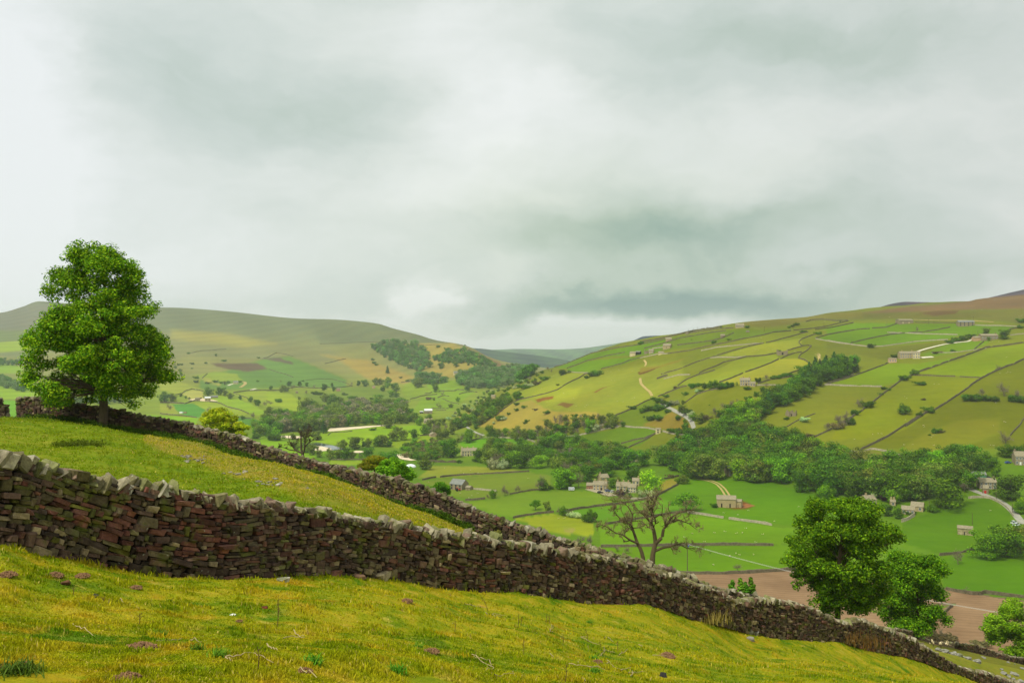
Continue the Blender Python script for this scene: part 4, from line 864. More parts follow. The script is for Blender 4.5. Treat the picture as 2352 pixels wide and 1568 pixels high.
near_tree('oak_tree', 'bright green rounded oak crown over the long wall', E4, (300, 1660), 120,
          [(300, 1760), (300, 1600), (300, 1480)], [22, 18, 8],
          [(300, 1430, 120, 40), (200, 1480, 90, 44), (400, 1480, 110, 50), (150, 1540, 90, 44), (300, 1540, 150, 56), (470, 1540, 80, 56), (560, 1590, 70, 46), (640, 1650, 60, 46), (400, 1630, 170, 60), (560, 1690, 110, 46), (230, 1620, 120, 50)],
          20000, .24, [srgb(106, 152, 22), srgb(84, 130, 20), srgb(130, 170, 32)], 47, per=7, rsub=.5)
near_tree('oak_tree', 'small bright tree peeping over the wall near the big valley barn', D3, (395, 930), 175,
          [(395, 960), (395, 880), (395, 840)], [10, 8, 4], [(390, 830, 60, 25), (330, 855, 42, 20), (450, 860, 42, 25), (380, 880, 80, 30), (460, 900, 40, 22)],
          9000, .3, [srgb(92, 142, 22), srgb(76, 120, 20)], 48, per=7, rsub=.6)
# --- leafless trees
def bare_tree(name, label, f, base, Y, stems, seed, bark=srgb(104, 90, 64), twig=None, tw=1.0, buds=None, group=None, minr=.015):
    """stems: polylines in frame pixels with start radius (m); side boughs and twigs grow from them"""
    rs = np.random.RandomState(seed); bx, by = f(*base); k = Y / F; tb = at(bx, Y); dz = -(by - CY) / F * Y - tb[2]
    root = thing(name, label, 'tree', tuple(tb), 0, group); mb = MB(); tips = []
    def T(x, y): return np.array([(f(x, y)[0] - bx) * k, 0, -(f(x, y)[1] - by) * k + dz])
    def grow(p, d, L, r, lev):
        n = 6; q = [p]; d = d / np.linalg.norm(d)
        for i in range(n):
            d = d + rs.normal(0, .24, 3) + np.array([0, 0, .05]); d /= np.linalg.norm(d); q.append(q[-1] + d * L / n)
        q = np.array(q); tube(mb, q, np.maximum(np.linspace(r, r * .45, n + 1), minr), 4 if lev > 1 else 5, col=bark if lev < 2 else (twig or bark))
        tips.append(q[-1])
        if lev < 3:
            for _ in range(rs.randint(2, 5) + (lev == 0) * 2):
                i = rs.randint(2, n + 1); dd = d + rs.normal(0, .75, 3); grow(q[i], dd, L * rs.uniform(.45, .7), r * .55, lev + 1)
    for pts, r0, r1, dep, nb in stems:
        P = np.array([T(*p) for p in pts]); m = len(P); P[:, 1] = np.linspace(0, dep, m)
        t = np.linspace(0, m - 1, m * 4); P = np.stack([np.interp(t, np.arange(m), P[:, j]) for j in range(3)], 1)
        P[1:-1] = (P[:-2] + P[1:-1] * 2 + P[2:]) / 4
        if pts[0] == base: P[0, 2] = -.3
        tube(mb, P, np.linspace(r0, r1, len(P)), 9, col=bark)
        Lt = np.linalg.norm(P[-1] - P[0])
        for _ in range(nb):
            i = rs.randint(int(len(P) * .35), len(P)); dd = P[min(i, len(P) - 1)] - P[max(i - 2, 0)] + rs.normal(0, 1.0, 3) * .6 * np.linalg.norm(P[min(i, len(P) - 1)] - P[max(i - 2, 0)]); 
            grow(P[i], dd * [1, 1, .6], Lt * rs.uniform(.12, .27) * tw, max(minr * 2, np.interp(i, [0, len(P)], [r0, r1]) * .55), 0)
    mb.build('trunk', M_BARK, root)
    if buds:
        tips = np.array(tips); mb = MB(); leaves(mb, tips, np.full((len(tips), 3), buds[1]), buds[0], buds[2], buds[3], rs); mb.build('crown', M_LEAF, root)
    return root
bare_tree('ash_tree', 'gnarled nearly leafless ash with twisting boughs behind the double wall', D4, (905, 1568), 108,
          [([(905, 1568), (915, 1490), (940, 1400), (925, 1290), (895, 1200), (920, 1130), (900, 1070), (940, 1010), (960, 960)], .34, .05, .6, 12),
           ([(940, 1400), (1000, 1340), (1010, 1260), (1060, 1190), (1090, 1130), (1180, 1080), (1260, 1060)], .24, .04, -.8, 12),
           ([(925, 1480), (1010, 1450), (1090, 1440), (1180, 1420), (1260, 1470), (1340, 1470)], .17, .03, 1.2, 12),
           ([(895, 1200), (850, 1150), (790, 1100), (750, 1060)], .12, .03, .6, 8), ([(1060, 1190), (1150, 1160), (1250, 1190), (1310, 1240)], .12, .02, -1.5, 9)],
          51, buds=(90, .08, .12, [srgb(170, 168, 70), srgb(160, 140, 60), srgb(180, 170, 90)]), twig=srgb(150, 136, 96))
bare_tree('ash_tree', 'bare leaning ash beside the gnarled one, boughs spread towards the bushes', D4, (820, 1568), 112,
          [([(820, 1568), (800, 1480), (760, 1400), (730, 1310), (700, 1220), (720, 1130), (680, 1060), (640, 1020)], .27, .04, .8, 12),
           ([(760, 1400), (690, 1370), (610, 1310), (540, 1290), (460, 1230), (400, 1210)], .15, .03, -1.0, 11), ([(700, 1220), (620, 1190), (560, 1130), (520, 1070)], .14, .03, .8, 10),
           ([(690, 1370), (640, 1390), (600, 1340)], .09, .03, .4, 6), ([(730, 1310), (650, 1180), (600, 1080)], .1, .02, -.7, 8)],
          52, buds=(80, .08, .12, [srgb(170, 168, 70), srgb(160, 140, 60), srgb(180, 170, 90)]), twig=srgb(150, 136, 96))
bare_tree('dead_tree', 'dead leafless tree standing over the long wall against the river', E3, (590, 1325), 112,
          [([(590, 1325), (560, 1240), (555, 1130), (545, 1020), (560, 940)], .17, .03, .5, 5), ([(590, 1325), (620, 1240), (635, 1120), (650, 1030), (680, 970)], .13, .03, -.5, 5),
           ([(580, 1300), (470, 1260), (400, 1180), (350, 1120), (330, 1020)], .13, .03, .8, 5), ([(620, 1200), (690, 1120), (770, 1080)], .09, .02, .8, 6), ([(470, 1260), (380, 1240), (300, 1200), (240, 1180)], .08, .02, -.8, 6)],
          53, bark=srgb(88, 78, 62), tw=.8)
# ================================================================== field walls, lanes, river
def mat_simple(name, col, rough=.9, nscale=1.5, var=.3, spec=.1):
    m, g, b = principled(name, rough, spec); ge = g.n('ShaderNodeNewGeometry').outputs['Position']
    n = g.noise(ge, nscale, 4, .65)
    g.L.new(g.mix(g.mr(n, .3, .7), tuple(c * (1 - var) for c in col), tuple(min(1, c * (1 + var)) for c in col)), b.inputs['Base Color']); return m
M_WALL = mat_simple('field_wall_stone', srgb(104, 96, 74), nscale=.9, var=.45)
M_WALL_LIT = mat_simple('lit_wall_stone', srgb(166, 156, 132), nscale=.9, var=.35)  # lit copy of the field-wall stone, light put into its colour
M_HEDGE = mat_simple('fence_grey', srgb(120, 116, 92), nscale=.9)
def far_wall(f, label, pts, h=1.35, pale=0, ymin=150, w=.55, group=None, gaps=()):  # pale picks the stone copy coloured as if lit
    P = drape(frl(f, pts), ymin, 3.0); rs = np.random.RandomState(len(P) * 7 + int(P[0, 1]))
    keep = [P[0]]
    for p in P[1:]:
        if np.linalg.norm(p - keep[-1]) > 1.6: keep.append(p)
    P = np.array(keep)
    if len(P) < 2: return
    # resample to ~3 m so the top can be uneven
    d = np.concatenate([[0], np.cumsum(np.linalg.norm(np.diff(P, axis=0), axis=1))]); n = max(3, min(400, int(d[-1] / 3)))
    t = np.linspace(0, d[-1], n); P = np.stack([np.interp(t, d, P[:, j]) for j in range(3)], 1)
    P[:, 2] = HXY(P[:, 0], P[:, 1])
    tg = np.gradient(P, axis=0); nn = np.stack([tg[:, 1], -tg[:, 0]], 1); nn /= np.linalg.norm(nn, axis=1, keepdims=True) + 1e-9
    hh = h * (1 + rs.normal(0, .10, n)); hh *= np.where(rs.rand(n) < .03, .45, 1)
    wob = rs.normal(0, .12, n); c = P.mean(0); rows = []
    for s, z, k in ((-.5, -.6, 1.15), (-.36, 1, 1), (.36, 1, 1), (.5, -.6, 1.15)):
        q = P.copy(); q[:, :2] += nn * (w * s * k + wob)[:, None]; q[:, 2] += hh if z == 1 else z; rows.append(q)
    V = np.concatenate(rows) - c; i = np.arange(n - 1)[:, None]
    Q = np.concatenate([np.stack([i + a * n, i + 1 + a * n, i + 1 + (a + 1) * n, i + (a + 1) * n], -1).reshape(-1, 4) for a in range(3)])
    Q = np.concatenate([Q, [[0, n, 2 * n, 3 * n], [n - 1, 4 * n - 1, 3 * n - 1, 2 * n - 1]]])
    o = MB().add(V, Q).build('field_wall', M_WALL_LIT if pale else M_WALL); o.location = tuple(c)
    return tag(o, label, 'wall', group or 'drystone field walls')
FW = [
 # upper right hillside (C5)
 (C5, 'long dark wall ending in a hook above the bracken streak', [(220, 850), (400, 800), (600, 720), (760, 670), (950, 610), (1150, 555), (1300, 525)], {}),
 (C5, 'short dark wall spur under the hooked wall end', [(175, 900), (240, 880), (305, 858)], {}),
 (C5, 'pale low wall trailing across beneath the hooked wall', [(250, 900), (400, 860), (525, 855)], dict(pale=1)),
 (C5, 'dark wall climbing from the shrubs by the square farmhouse', [(395, 970), (480, 910), (600, 860), (785, 808)], {}),
 (C5, 'crooked wall with small pens between two hillside fields', [(620, 840), (690, 805), (800, 765), (880, 725), (985, 703), (1120, 665), (1300, 655), (1430, 630)], {}),
 (C5, 'grey wall joining the long dark wall to the roofless building', [(740, 680), (850, 672), (1000, 676), (1110, 662)], dict(pale=1)),
 (C5, 'dark wall stepping down directly above the square farmhouse', [(830, 938), (940, 900), (1080, 840)], {}),
 (C5, 'straight dark wall running up towards the roofless building', [(1110, 828), (1250, 780), (1380, 730), (1455, 692)], {}),
 (C5, 'dark wall rising beside the roofless building to the curved corner', [(1475, 688), (1560, 650), (1640, 625), (1700, 618)], {}),
 (C5, 'dark wall above the roofless building', [(1555, 600), (1640, 575), (1700, 558)], {}),
 (C5, 'curving wall enclosing the yellow field like an elbow', [(1800, 555), (1750, 605), (1690, 640), (1660, 680), (1740, 705), (1790, 745), (1820, 770), (1700, 800), (1560, 845), (1440, 880)], {}),
 (C5, 'dark wall bending round the corner of the upper pasture', [(1700, 555), (1665, 515), (1700, 480), (1780, 450), (1840, 430)], {}),
 (C5, 'short wall on top of the elbow shaped enclosure', [(1700, 555), (1760, 548), (1800, 555)], {}),
 (C5, 'very long wall sweeping across the hill below the skyline farm', [(280, 635), (500, 605), (700, 560), (900, 520), (1100, 475), (1290, 440), (1400, 410), (1585, 395)], {}),
 (C5, 'faint grey wall parallel to the very long sweeping wall', [(640, 605), (800, 570), (1000, 550), (1200, 530), (1290, 528)], dict(pale=1)),
 (C5, 'broken line of wall stubs in the olive pasture', [(1325, 520), (1400, 505), (1500, 475), (1600, 450), (1700, 420), (1765, 405)], dict(h=1.2)),
 (C5, 'wall across the green bands beneath the small grey barn', [(390, 545), (560, 525), (750, 500), (870, 470), (985, 415)], {}),
 (C5, 'wall edging the green strip under the telegraph poles', [(40, 580), (200, 540), (420, 470), (600, 440), (760, 410), (900, 395)], {}),
 (C5, 'wall running level into the skyline farm', [(500, 420), (640, 400), (800, 378), (980, 365)], {}),
 (C5, 'skyline wall running down from the telegraph poles', [(0, 515), (180, 485), (400, 435), (500, 410), (620, 382), (760, 370), (860, 352)], dict(h=2.0)),
 (C5, 'pale wall behind the hilltop hamlet', [(130, 580), (230, 570), (330, 545)], dict(pale=1)),
 (C5, 'wall below the hilltop hamlet with many sheep under it', [(0, 680), (90, 660), (180, 640), (290, 635)], dict(pale=1)),
 (C5, 'curved wall over the bare pasture under the moor', [(1740, 300), (1800, 280), (1920, 275), (2060, 290), (2180, 285)], dict(h=1.3)),
 (C5, 'dark wall slanting up to the pasture under the moor', [(1615, 390), (1800, 372), (1950, 350), (2080, 318), (2190, 290)], {}),
 (C5, 'second dark wall slanting up close beneath its neighbour', [(1840, 383), (2000, 362), (2150, 330), (2240, 310)], {}),
 (C5, 'dark wall forming the upper edge of the lush oval field', [(1845, 473), (1950, 440), (2100, 412), (2240, 390)], {}),
 (C5, 'grey wall forming the lower edge of the lush oval field', [(1845, 480), (1960, 500), (2100, 525), (2240, 540)], dict(pale=1)),
 (C5, 'wall under the shrubs going down to the grey lane', [(190, 1085), (300, 1040), (420, 990), (490, 975)], {}),
 (C5, 'wall along the hedge line left of the square farmhouse'.replace('left of', 'towards'), [(470, 1150), (600, 1060), (700, 1025), (860, 995), (985, 968)], dict(pale=0, h=1.3)),
 (C5, 'wall beyond the square farmhouse leading to the dark gill wood', [(1225, 968), (1350, 965), (1480, 968)], dict(pale=1, h=1.3)),
 (C5, 'wall from the bare tree to the gill wood', [(1240, 950), (1380, 905), (1560, 880), (1700, 855)], dict(h=1.3)),
 (C5, 'dark wall at the head of the gill wood', [(1950, 958), (2060, 915), (2150, 880), (2240, 850)], {}),
 (C5, 'pale wall running level from the head of the gill wood', [(1935, 962), (2080, 968), (2240, 975)], dict(pale=1)),
 (C5, 'wall below the leafless trees on the lower slope', [(1800, 1525), (1900, 1480), (2000, 1430), (2100, 1385), (2240, 1300)], {}),
 (C5, 'faint broken wall near the two gabled ruin', [(1400, 1470), (1560, 1390), (1680, 1320), (1840, 1262)], dict(h=.8)),
 (C5, 'pale wall from the little white barn to the wood', [(242, 1450), (330, 1475), (420, 1485), (515, 1500)], dict(pale=1)),
 (C5, 'pale wall running level towards the little white barn', [(-560, 1440), (-400, 1385), (-240, 1390), (-80, 1408), (60, 1412), (168, 1435)], dict(pale=1)),
 (C5, 'dark wall falling away under the little white barn', [(-200, 1580), (-60, 1540), (60, 1520), (170, 1468)], dict(h=1.4)),
 # C4
 (C4, 'upper dark wall rimming the bright green hill field', [(1060, 765), (1150, 725), (1260, 690), (1350, 670), (1450, 630), (1560, 605), (1700, 575), (1900, 548), (2100, 510), (2240, 480)], {}),
 (C4, 'dark wall between the olive strip and the bright hill field', [(1190, 790), (1300, 750), (1400, 710), (1500, 685), (1620, 655), (1800, 620)], {}),
 (C4, 'dark wall along the lower rim of the bright hill field', [(1550, 795), (1650, 770), (1780, 735), (1860, 700), (1950, 680), (2015, 668)], {}),
 (C4, 'pale fence line closing the bottom of the bright hill field', [(1190, 822), (1300, 832), (1430, 835)], dict(pale=1, h=1.0)),
 (C4, 'long snaking wall down the nose of the hill', [(1440, 838), (1380, 848), (1330, 885), (1230, 930), (1150, 975), (1100, 1010), (1000, 1045), (880, 1075), (770, 1100), (690, 1118), (620, 1150), (540, 1205), (460, 1270)], {}),
 (C4, 'dark wall crossing below the lane shrubs to the tree line', [(1700, 1283), (1790, 1250), (1880, 1210), (1960, 1165), (2040, 1125), (2100, 1105)], {}),
 (C4, 'pale grey wall under the tree line by the round green tree', [(1180, 1510), (1300, 1495), (1480, 1455), (1600, 1425), (1750, 1400)], dict(pale=1)),
 (C4, 'pale roadside wall beneath the bare valley trees', [(330, 1515), (450, 1512), (600, 1520), (740, 1528), (860, 1560)], dict(pale=1)),
 (C4, 'wall stubs beside the red bracken patch', [(2135, 895), (2200, 870), (2240, 858)], {}),
 # C6
 (C6, 'dark wall from the grey barn row to the left'.replace(' to the left', ' along the green strip'), [(495, 497), (640, 490), (700, 470), (775, 443)], {}),
 (C6, 'dark wall running below the leafless tree to the tall grey barn', [(890, 546), (1040, 540), (1200, 515), (1345, 487)], {}),
 (C6, 'wall edging the green strip in front of the leafless tree', [(660, 545), (850, 550), (1000, 558), (1200, 563), (1440, 570)], dict(pale=1)),
 (C6, 'dark wall dividing the two lush upper strips', [(265, 658), (400, 625), (560, 590), (700, 565), (860, 550)], {}),
 (C6, 'dark wall at the far end of the lush upper strip', [(0, 570), (100, 550), (250, 525), (360, 508), (470, 503)], {}),
 (C6, 'rough grey wall below the lush strips curving by the lone bush', [(0, 632), (150, 655), (300, 680), (430, 695), (600, 695), (720, 680), (850, 660), (1000, 640), (1200, 628), (1320, 625)], dict(pale=1)),
 (C6, 'wall from the tall grey barn along the moor edge', [(1620, 465), (1750, 470), (1900, 470), (2070, 478)], dict(pale=1, h=1.2)),
 (C6, 'faint wall between the two grey barns', [(960, 433), (1100, 436), (1300, 438), (1430, 440)], dict(h=1.1)),
 (C6, 'wall climbing past the dark tree by the end farm', [(1990, 512), (2060, 495), (2149, 485)], {}),
 (C6, 'wall right along the field behind the end farm'.replace(' right', ''), [(2000, 575), (2080, 565), (2149, 558)], dict(pale=1)),
 (C6, 'wall going down from the farm at the end of the pale track', [(1610, 725), (1650, 690), (1715, 640)], {}),
 (C6, 'low grey wall beside the brown bushes below the pale track', [(1140, 765), (1300, 765), (1450, 755), (1600, 735), (1740, 715)], dict(pale=1, h=1.0)),
 (C6, 'very long dark wall descending under the long pale farmhouse', [(1000, 975), (1150, 925), (1300, 870), (1450, 820), (1600, 765), (1740, 710), (1900, 692), (2040, 672), (2149, 655)], dict(h=1.8)),
 (C6, 'wall carrying on down past the pair of round bushes', [(1000, 978), (930, 1010), (820, 1060), (760, 1105), (690, 1155), (620, 1210), (520, 1290), (440, 1350), (380, 1400), (300, 1450), (210, 1510), (120, 1570)], dict(h=1.6)),
 (C6, 'short pale wall across between the two long dark walls', [(950, 1010), (1100, 1012), (1250, 1020), (1400, 1022)], dict(pale=0, h=1.2)),
 (C6, 'low broken wall reaching the lower long wall', [(1450, 1025), (1560, 1032), (1690, 1036)], dict(h=1.0)),
 (C6, 'lower long dark wall running corner to corner of the slope', [(2149, 835), (2050, 885), (1950, 920), (1880, 950), (1780, 995), (1680, 1050), (1600, 1100), (1500, 1180), (1380, 1260), (1250, 1345), (1180, 1390), (1100, 1412), (1000, 1475), (920, 1530), (860, 1568)], dict(h=1.8)),
 (C6, 'wall under the long pale farmhouse garden', [(20, 1100), (200, 1050), (400, 980), (560, 920), (665, 878)], {}),
 (C6, 'pale level wall crossing to the shrub on the lower slope', [(0, 1112), (200, 1125), (400, 1128), (600, 1135)], dict(pale=1)),
 # D6
 (D6, 'wall continuing to the foot of the slope by the valley trees', [(985, 120), (880, 180), (780, 240), (680, 310), (600, 360), (500, 410), (400, 460), (310, 500)], dict(h=1.7)),
 (D6, 'curling pale wall at the foot of the slope', [(220, 505), (340, 515), (440, 480), (560, 500), (680, 530), (740, 560), (740, 590), (850, 598), (1020, 608)], dict(pale=1)),
 (D6, 'wall beside the big leafless tree', [(1934, 180), (1900, 240), (1850, 290), (1800, 350)], {}),
 (D6, 'garden wall running from the stone cottage gable', [(735, 1195), (800, 1175), (865, 1135)], dict(pale=1, h=1.8)),
 (D6, 'pale wall bordering the bottom lane bend', [(1390, 965), (1500, 955), (1600, 960), (1700, 1010), (1780, 1070), (1830, 1140)], dict(pale=1)),
 (D6, 'dark wall behind the two parkland trees', [(1110, 1525), (1250, 1510), (1350, 1490), (1480, 1465)], {}),
 # valley
 (D3, 'long wall crossing the pale field above the big barn', [(395, 758), (500, 745), (700, 730), (900, 722), (1100, 712), (1280, 700)], {}),
 (D3, 'short wall end behind the big barn', [(222, 785), (290, 768), (352, 758)], {}),
 (D3, 'wall joining the big barn gable to the slim trees', [(705, 872), (850, 885), (960, 895)], dict(pale=1, h=1.2)),
 (D3, 'low wall under the four slim trees', [(1080, 925), (1200, 900), (1330, 880), (1450, 878)], dict(h=1.1)),
 (D3, 'short wall near the young green tree', [(640, 985), (740, 980), (835, 970)], dict(h=1.3)),
 (D3, 'dark wall sweeping under the lone spreading tree to the bushes', [(1110, 1158), (1250, 1130), (1400, 1110), (1520, 1102)], {}),
 (D3, 'dark wall carrying on beyond the shrubs towards the purple tree', [(1620, 1090), (1750, 1065), (1900, 1045), (2091, 1022)], {}),
 (D4, 'long wall passing below the purple tree to the field gate', [(60, 1090), (200, 1065), (350, 1045), (580, 1020), (750, 990), (900, 965), (1000, 915), (1100, 860), (1160, 830)], {}),
 (D4, 'pale garden wall before the blossom trees', [(600, 965), (700, 970), (780, 975), (900, 955)], dict(pale=1, h=1.2)),
 (D4, 'wall sloping up from the tan field to the belt of trees', [(985, 785), (1080, 765), (1180, 742)], {}),
 (D4, 'pale wall from the spreading tree to the field gate gap', [(1250, 1103), (1400, 1125), (1500, 1140), (1615, 1160)], dict(pale=1)),
 (D4, 'pale wall beyond the gate gap towards the big beech', [(1655, 1165), (1800, 1185), (1950, 1205), (2091, 1230)], dict(pale=1)),
 (D4, 'wall behind the gnarled ash running level', [(440, 1222), (700, 1180), (900, 1145), (1100, 1110), (1230, 1103)], {}),
 (D4, 'straight level wall beyond the gnarled ash', [(400, 1440), (700, 1435), (1000, 1430), (1250, 1425), (1450, 1422), (1700, 1420), (2091, 1425)], dict(w=1.0)),
 (PP, 'wall between the last green field and the ploughed one', [(1560, 1318), (1650, 1318), (1720, 1316), (1790, 1311), (1840, 1306)], dict(w=1.0)),
 (PP, 'curving wall meeting the ploughed field by the big beech', [(1715, 1315), (1790, 1312), (1850, 1300), (1900, 1290)], dict(w=1.0)),
 (E6, 'hedge topped wall along the upper edge of the ploughed field', [(1080, 45), (1300, 95), (1500, 130), (1600, 140), (1720, 100), (1900, 130), (2100, 155), (2352, 180)], dict(h=1.4)),
 (E6, 'short curved wall end jutting into the ploughed field', [(840, 600), (930, 520), (1060, 430), (1150, 350), (1220, 310)], dict(h=1.4)),
 (D4, 'wall dropping from the little white barn with a pale gap', [(520, 528), (640, 480), (760, 425), (850, 385), (945, 325)], dict(h=1.4)),
 (D4, 'short dark wall by the yellow gabled house', [(440, 545), (500, 530)], {}),
 # left side
 (E2, 'wall curling over the small rise above the brown bracken', [(1690, 185), (1760, 175), (1830, 135), (1890, 103), (1960, 108), (2060, 125), (2178, 160)], dict(h=1.8)),
 (E2, 'faint broken wall high above the bracken', [(510, 105), (600, 80), (690, 65), (850, 60), (960, 45), (1080, 40)], dict(h=1.4)),
 (E2, 'short slanting wall over the lit valley field', [(690, 515), (730, 475), (775, 440)], dict(h=1.8)),
 (E2, 'wall arching over the pale dry field by the valley farm', [(250, 790), (350, 770), (420, 720), (520, 690), (620, 705), (710, 730)], dict(h=1.6)),
 (E2, 'dark wall leading to the valley farm with the sandy yard', [(0, 915), (200, 920), (410, 932), (500, 900), (620, 870), (680, 845)], dict(h=2.4)),
 (E2, 'wall snaking down the lit fields below the valley farm', [(800, 900), (900, 905), (1000, 930), (1090, 980), (1200, 1010), (1300, 1030), (1380, 1060), (1450, 1095)], dict(h=1.6)),
 (E2, 'level wall above the lit field with the sandy track', [(1200, 750), (1330, 735), (1440, 720), (1600, 718), (1750, 716), (1900, 716)], dict(h=2.0)),
 (E2, 'wall across the lowest fields beside the white shed', [(0, 1095), (150, 1112), (300, 1120), (420, 1135), (600, 1160)], dict(h=1.6)),
 (E2, 'wall ending near the round bush above the yellow green tree', [(1220, 1140), (1380, 1165), (1500, 1178)], dict(h=1.4)),
 (E2, 'diagonal wall below the trees in the lit field', [(1200, 755), (1300, 790), (1430, 840)], dict(h=1.2)),
 (E2, 'dark wall in the shade at the edge of the bracken hill', [(1780, 370), (1900, 410), (2050, 450), (2178, 500)], dict(h=1.6)),
 (E3, 'long level wall below the dark valley farm trees', [(0, 285), (150, 283), (480, 225), (700, 238), (850, 245), (1000, 232), (1200, 232), (1400, 205)], dict(h=1.7)),
 (E3, 'curving wall above the solitary round tree on the far side', [(640, 110), (850, 90), (1100, 100), (1250, 140), (1400, 205)], dict(h=1.2)),
 (E3, 'wall along the river meadow by the gravel', [(1000, 1010), (1050, 968), (1250, 960), (1400, 945)], dict(h=1.0)),
 (E3, 'wall at the foot of the long wall field by the river', [(1060, 1412), (1300, 1412), (1700, 1408)], dict(h=1.3)),
 (E4, 'dark wall above the steep pasture under the hanging wood', [(450, 150), (560, 140), (660, 132)], dict(h=1.8)),
 (E4, 'crooked walls by the round field tree far down the dale', [(600, 420), (700, 400), (780, 372), (900, 355), (1045, 345)], dict(h=1.7)),
 (E4, 'dark wall between far fields beneath the wood', [(835, 332), (900, 328), (960, 310)], dict(h=1.7)),
 (E4, 'level wall in the far meadows', [(1050, 398), (1100, 375), (1160, 362), (1240, 375)], dict(h=1.6)),
 (E4, 'long level wall across the far meadows', [(1080, 288), (1200, 288), (1340, 285), (1360, 265), (1480, 272)], dict(h=1.8)),
 (E4, 'far wall reaching the nose of the hill', [(1400, 345), (1450, 325), (1560, 305), (1620, 300), (1700, 310)], dict(h=1.8)),
 (E4, 'wall slanting through the yellow far meadow', [(1130, 410), (1220, 455), (1310, 485), (1400, 500)], dict(h=1.2)),
 (E4, 'wall before the white roofed barn', [(950, 575), (1080, 578), (1230, 575)], dict(h=1.5)),
 (E4, 'second wall before the white roofed barn', [(960, 610), (1100, 608), (1190, 605)], dict(h=1.5)),
 (E4, 'wall by the small gabled hut', [(760, 1020), (860, 1008), (950, 1005)], dict(h=1.4)),
 (E4, 'wall under the garden of the terraced house', [(910, 1440), (1050, 1450), (1200, 1452), (1400, 1455)], dict(h=2.2)),
 (E4, 'wall beneath the bare trees by the road', [(1560, 1105), (1650, 1085), (1745, 1070)], dict(h=1.3)),
 (C3, 'dark wall running level high on the bare fell', [(0, 530), (180, 525), (400, 515), (620, 508), (870, 505)], dict(h=1.6)),
 (C3, 'wall below the crest above the hanging wood', [(1000, 540), (1100, 542), (1230, 540)], dict(h=1.5)),
 (C3, 'short dark wall on the shoulder of the far fell', [(50, 740), (130, 722), (200, 700), (270, 688)], dict(h=1.8)),
 (C3, 'wall under the crags near the hillside farm', [(1580, 825), (1680, 820), (1760, 825)], dict(h=1.5)),
]
for f, lab, pts, kw in FW: far_wall(f, lab, pts, **kw)
# ---- ribbons: lanes, tracks, river, gravel
def mat_ribbon(name, col, rough=.9, var=.2): return mat_simple(name, srgb(*col), rough, .4, var)
def ribbon(name, f, pts, w, mat, lift=.12, kind='structure', step=2.0, w2=None, flat=False, ymin=150, smooth_=True):
    P = drape(frl(f, pts), ymin, step); d = np.concatenate([[0], np.cumsum(np.linalg.norm(np.diff(P, axis=0), axis=1))]) + np.arange(len(P)) * 1e-6
    n = max(8, min(500, int(d[-1] / 2.5))); t = np.linspace(0, d[-1], n); P = np.stack([np.interp(t, d, P[:, j]) for j in range(3)], 1)
    if smooth_:
        for _ in range(4): P[1:-1] = (P[:-2] + 2 * P[1:-1] + P[2:]) / 4
    tg = np.gradient(P, axis=0); nn = np.stack([tg[:, 1], -tg[:, 0]], 1); nn /= np.linalg.norm(nn, axis=1, keepdims=True) + 1e-9
    ww = np.interp(np.linspace(0, 1, n), np.linspace(0, 1, len(w)), w) if isinstance(w, (list, tuple)) else np.full(n, w)
    rows = []
    for s in np.linspace(-.5, .5, 7):
        q = P.copy(); q[:, :2] += nn * (ww * s)[:, None]; q[:, 2] = HXY(q[:, 0], q[:, 1]) + lift; rows.append(q)
    if flat:
        z = np.min([r[:, 2] for r in rows], 0) + lift
        for r in rows: r[:, 2] = z
    i = np.arange(6)[:, None] * n; j = np.arange(n - 1)[None]
    Q = np.stack([i + j, i + j + 1, i + n + j + 1, i + n + j], -1).reshape(-1, 4)
    o = MB().add(np.concatenate(rows), Q).build(name, mat, smooth=True); return struct(o, kind)
M_ROAD = mat_ribbon('lane_tarmac', (150, 148, 132)); M_TRACK = mat_ribbon('earth_track', (168, 148, 92)); M_PALE = mat_ribbon('stone_track', (204, 198, 172)); M_GRAV = mat_ribbon('river_gravel', (214, 198, 166))
mw, g_, b_ = principled('river_water', .08, .5); b_.inputs['Base Color'].default_value = (.05, .07, .06, 1)
bp_ = g_.n('ShaderNodeBump'); bp_.inputs['Strength'].default_value = .15; g_.L.new(g_.noise(g_.n('ShaderNodeNewGeometry').outputs['Position'], .6, 3, .6), bp_.inputs['Height']); g_.L.new(bp_.outputs[0], b_.inputs['Normal'])
ribbon('lane', C5, [(212, 1110), (225, 1150), (260, 1180), (330, 1215), (400, 1250), (480, 1290), (525, 1325), (550, 1365), (565, 1420)], 3.6, M_ROAD, .3)
ribbon('lane', D6, [(1415, 875), (1500, 910), (1600, 945), (1680, 980), (1760, 1030), (1830, 1095), (1880, 1160), (1934, 1215)], 4.2, M_ROAD, .15)
ribbon('lane', D6, [(190, 570), (300, 585), (420, 600), (520, 622), (640, 650), (790, 672)], 3.6, M_PALE, .2)
ribbon('track', C6, [(950, 770), (1000, 745), (1100, 715), (1200, 690), (1300, 668), (1420, 652), (1540, 642), (1590, 615)], 3.6, M_PALE, .3)
ribbon('yard', C6, [(1020, 818), (1080, 812), (1160, 808)], 9.0, M_PALE, .3)
ribbon('track', C5, [(0, 890), (10, 950), (60, 1000), (105, 1035), (125, 1075)], 3.0, M_TRACK, .3)
ribbon('track', C5, [(1860, 630), (1890, 635), (1885, 680), (1900, 710), (1930, 742)], 1.6, M_TRACK, .3)
ribbon('track', C5, [(1835, 640), (1872, 642), (1872, 680), (1890, 715), (1915, 745)], 1.4, M_TRACK, .3)
ribbon('track', D4, [(1340, 775), (1450, 790), (1530, 820), (1580, 870), (1610, 920), (1625, 945)], 1.3, M_TRACK, .15)
ribbon('track', D4, [(1370, 768), (1480, 785), (1560, 815), (1620, 870), (1650, 915), (1670, 945)], 1.3, M_TRACK, .15)
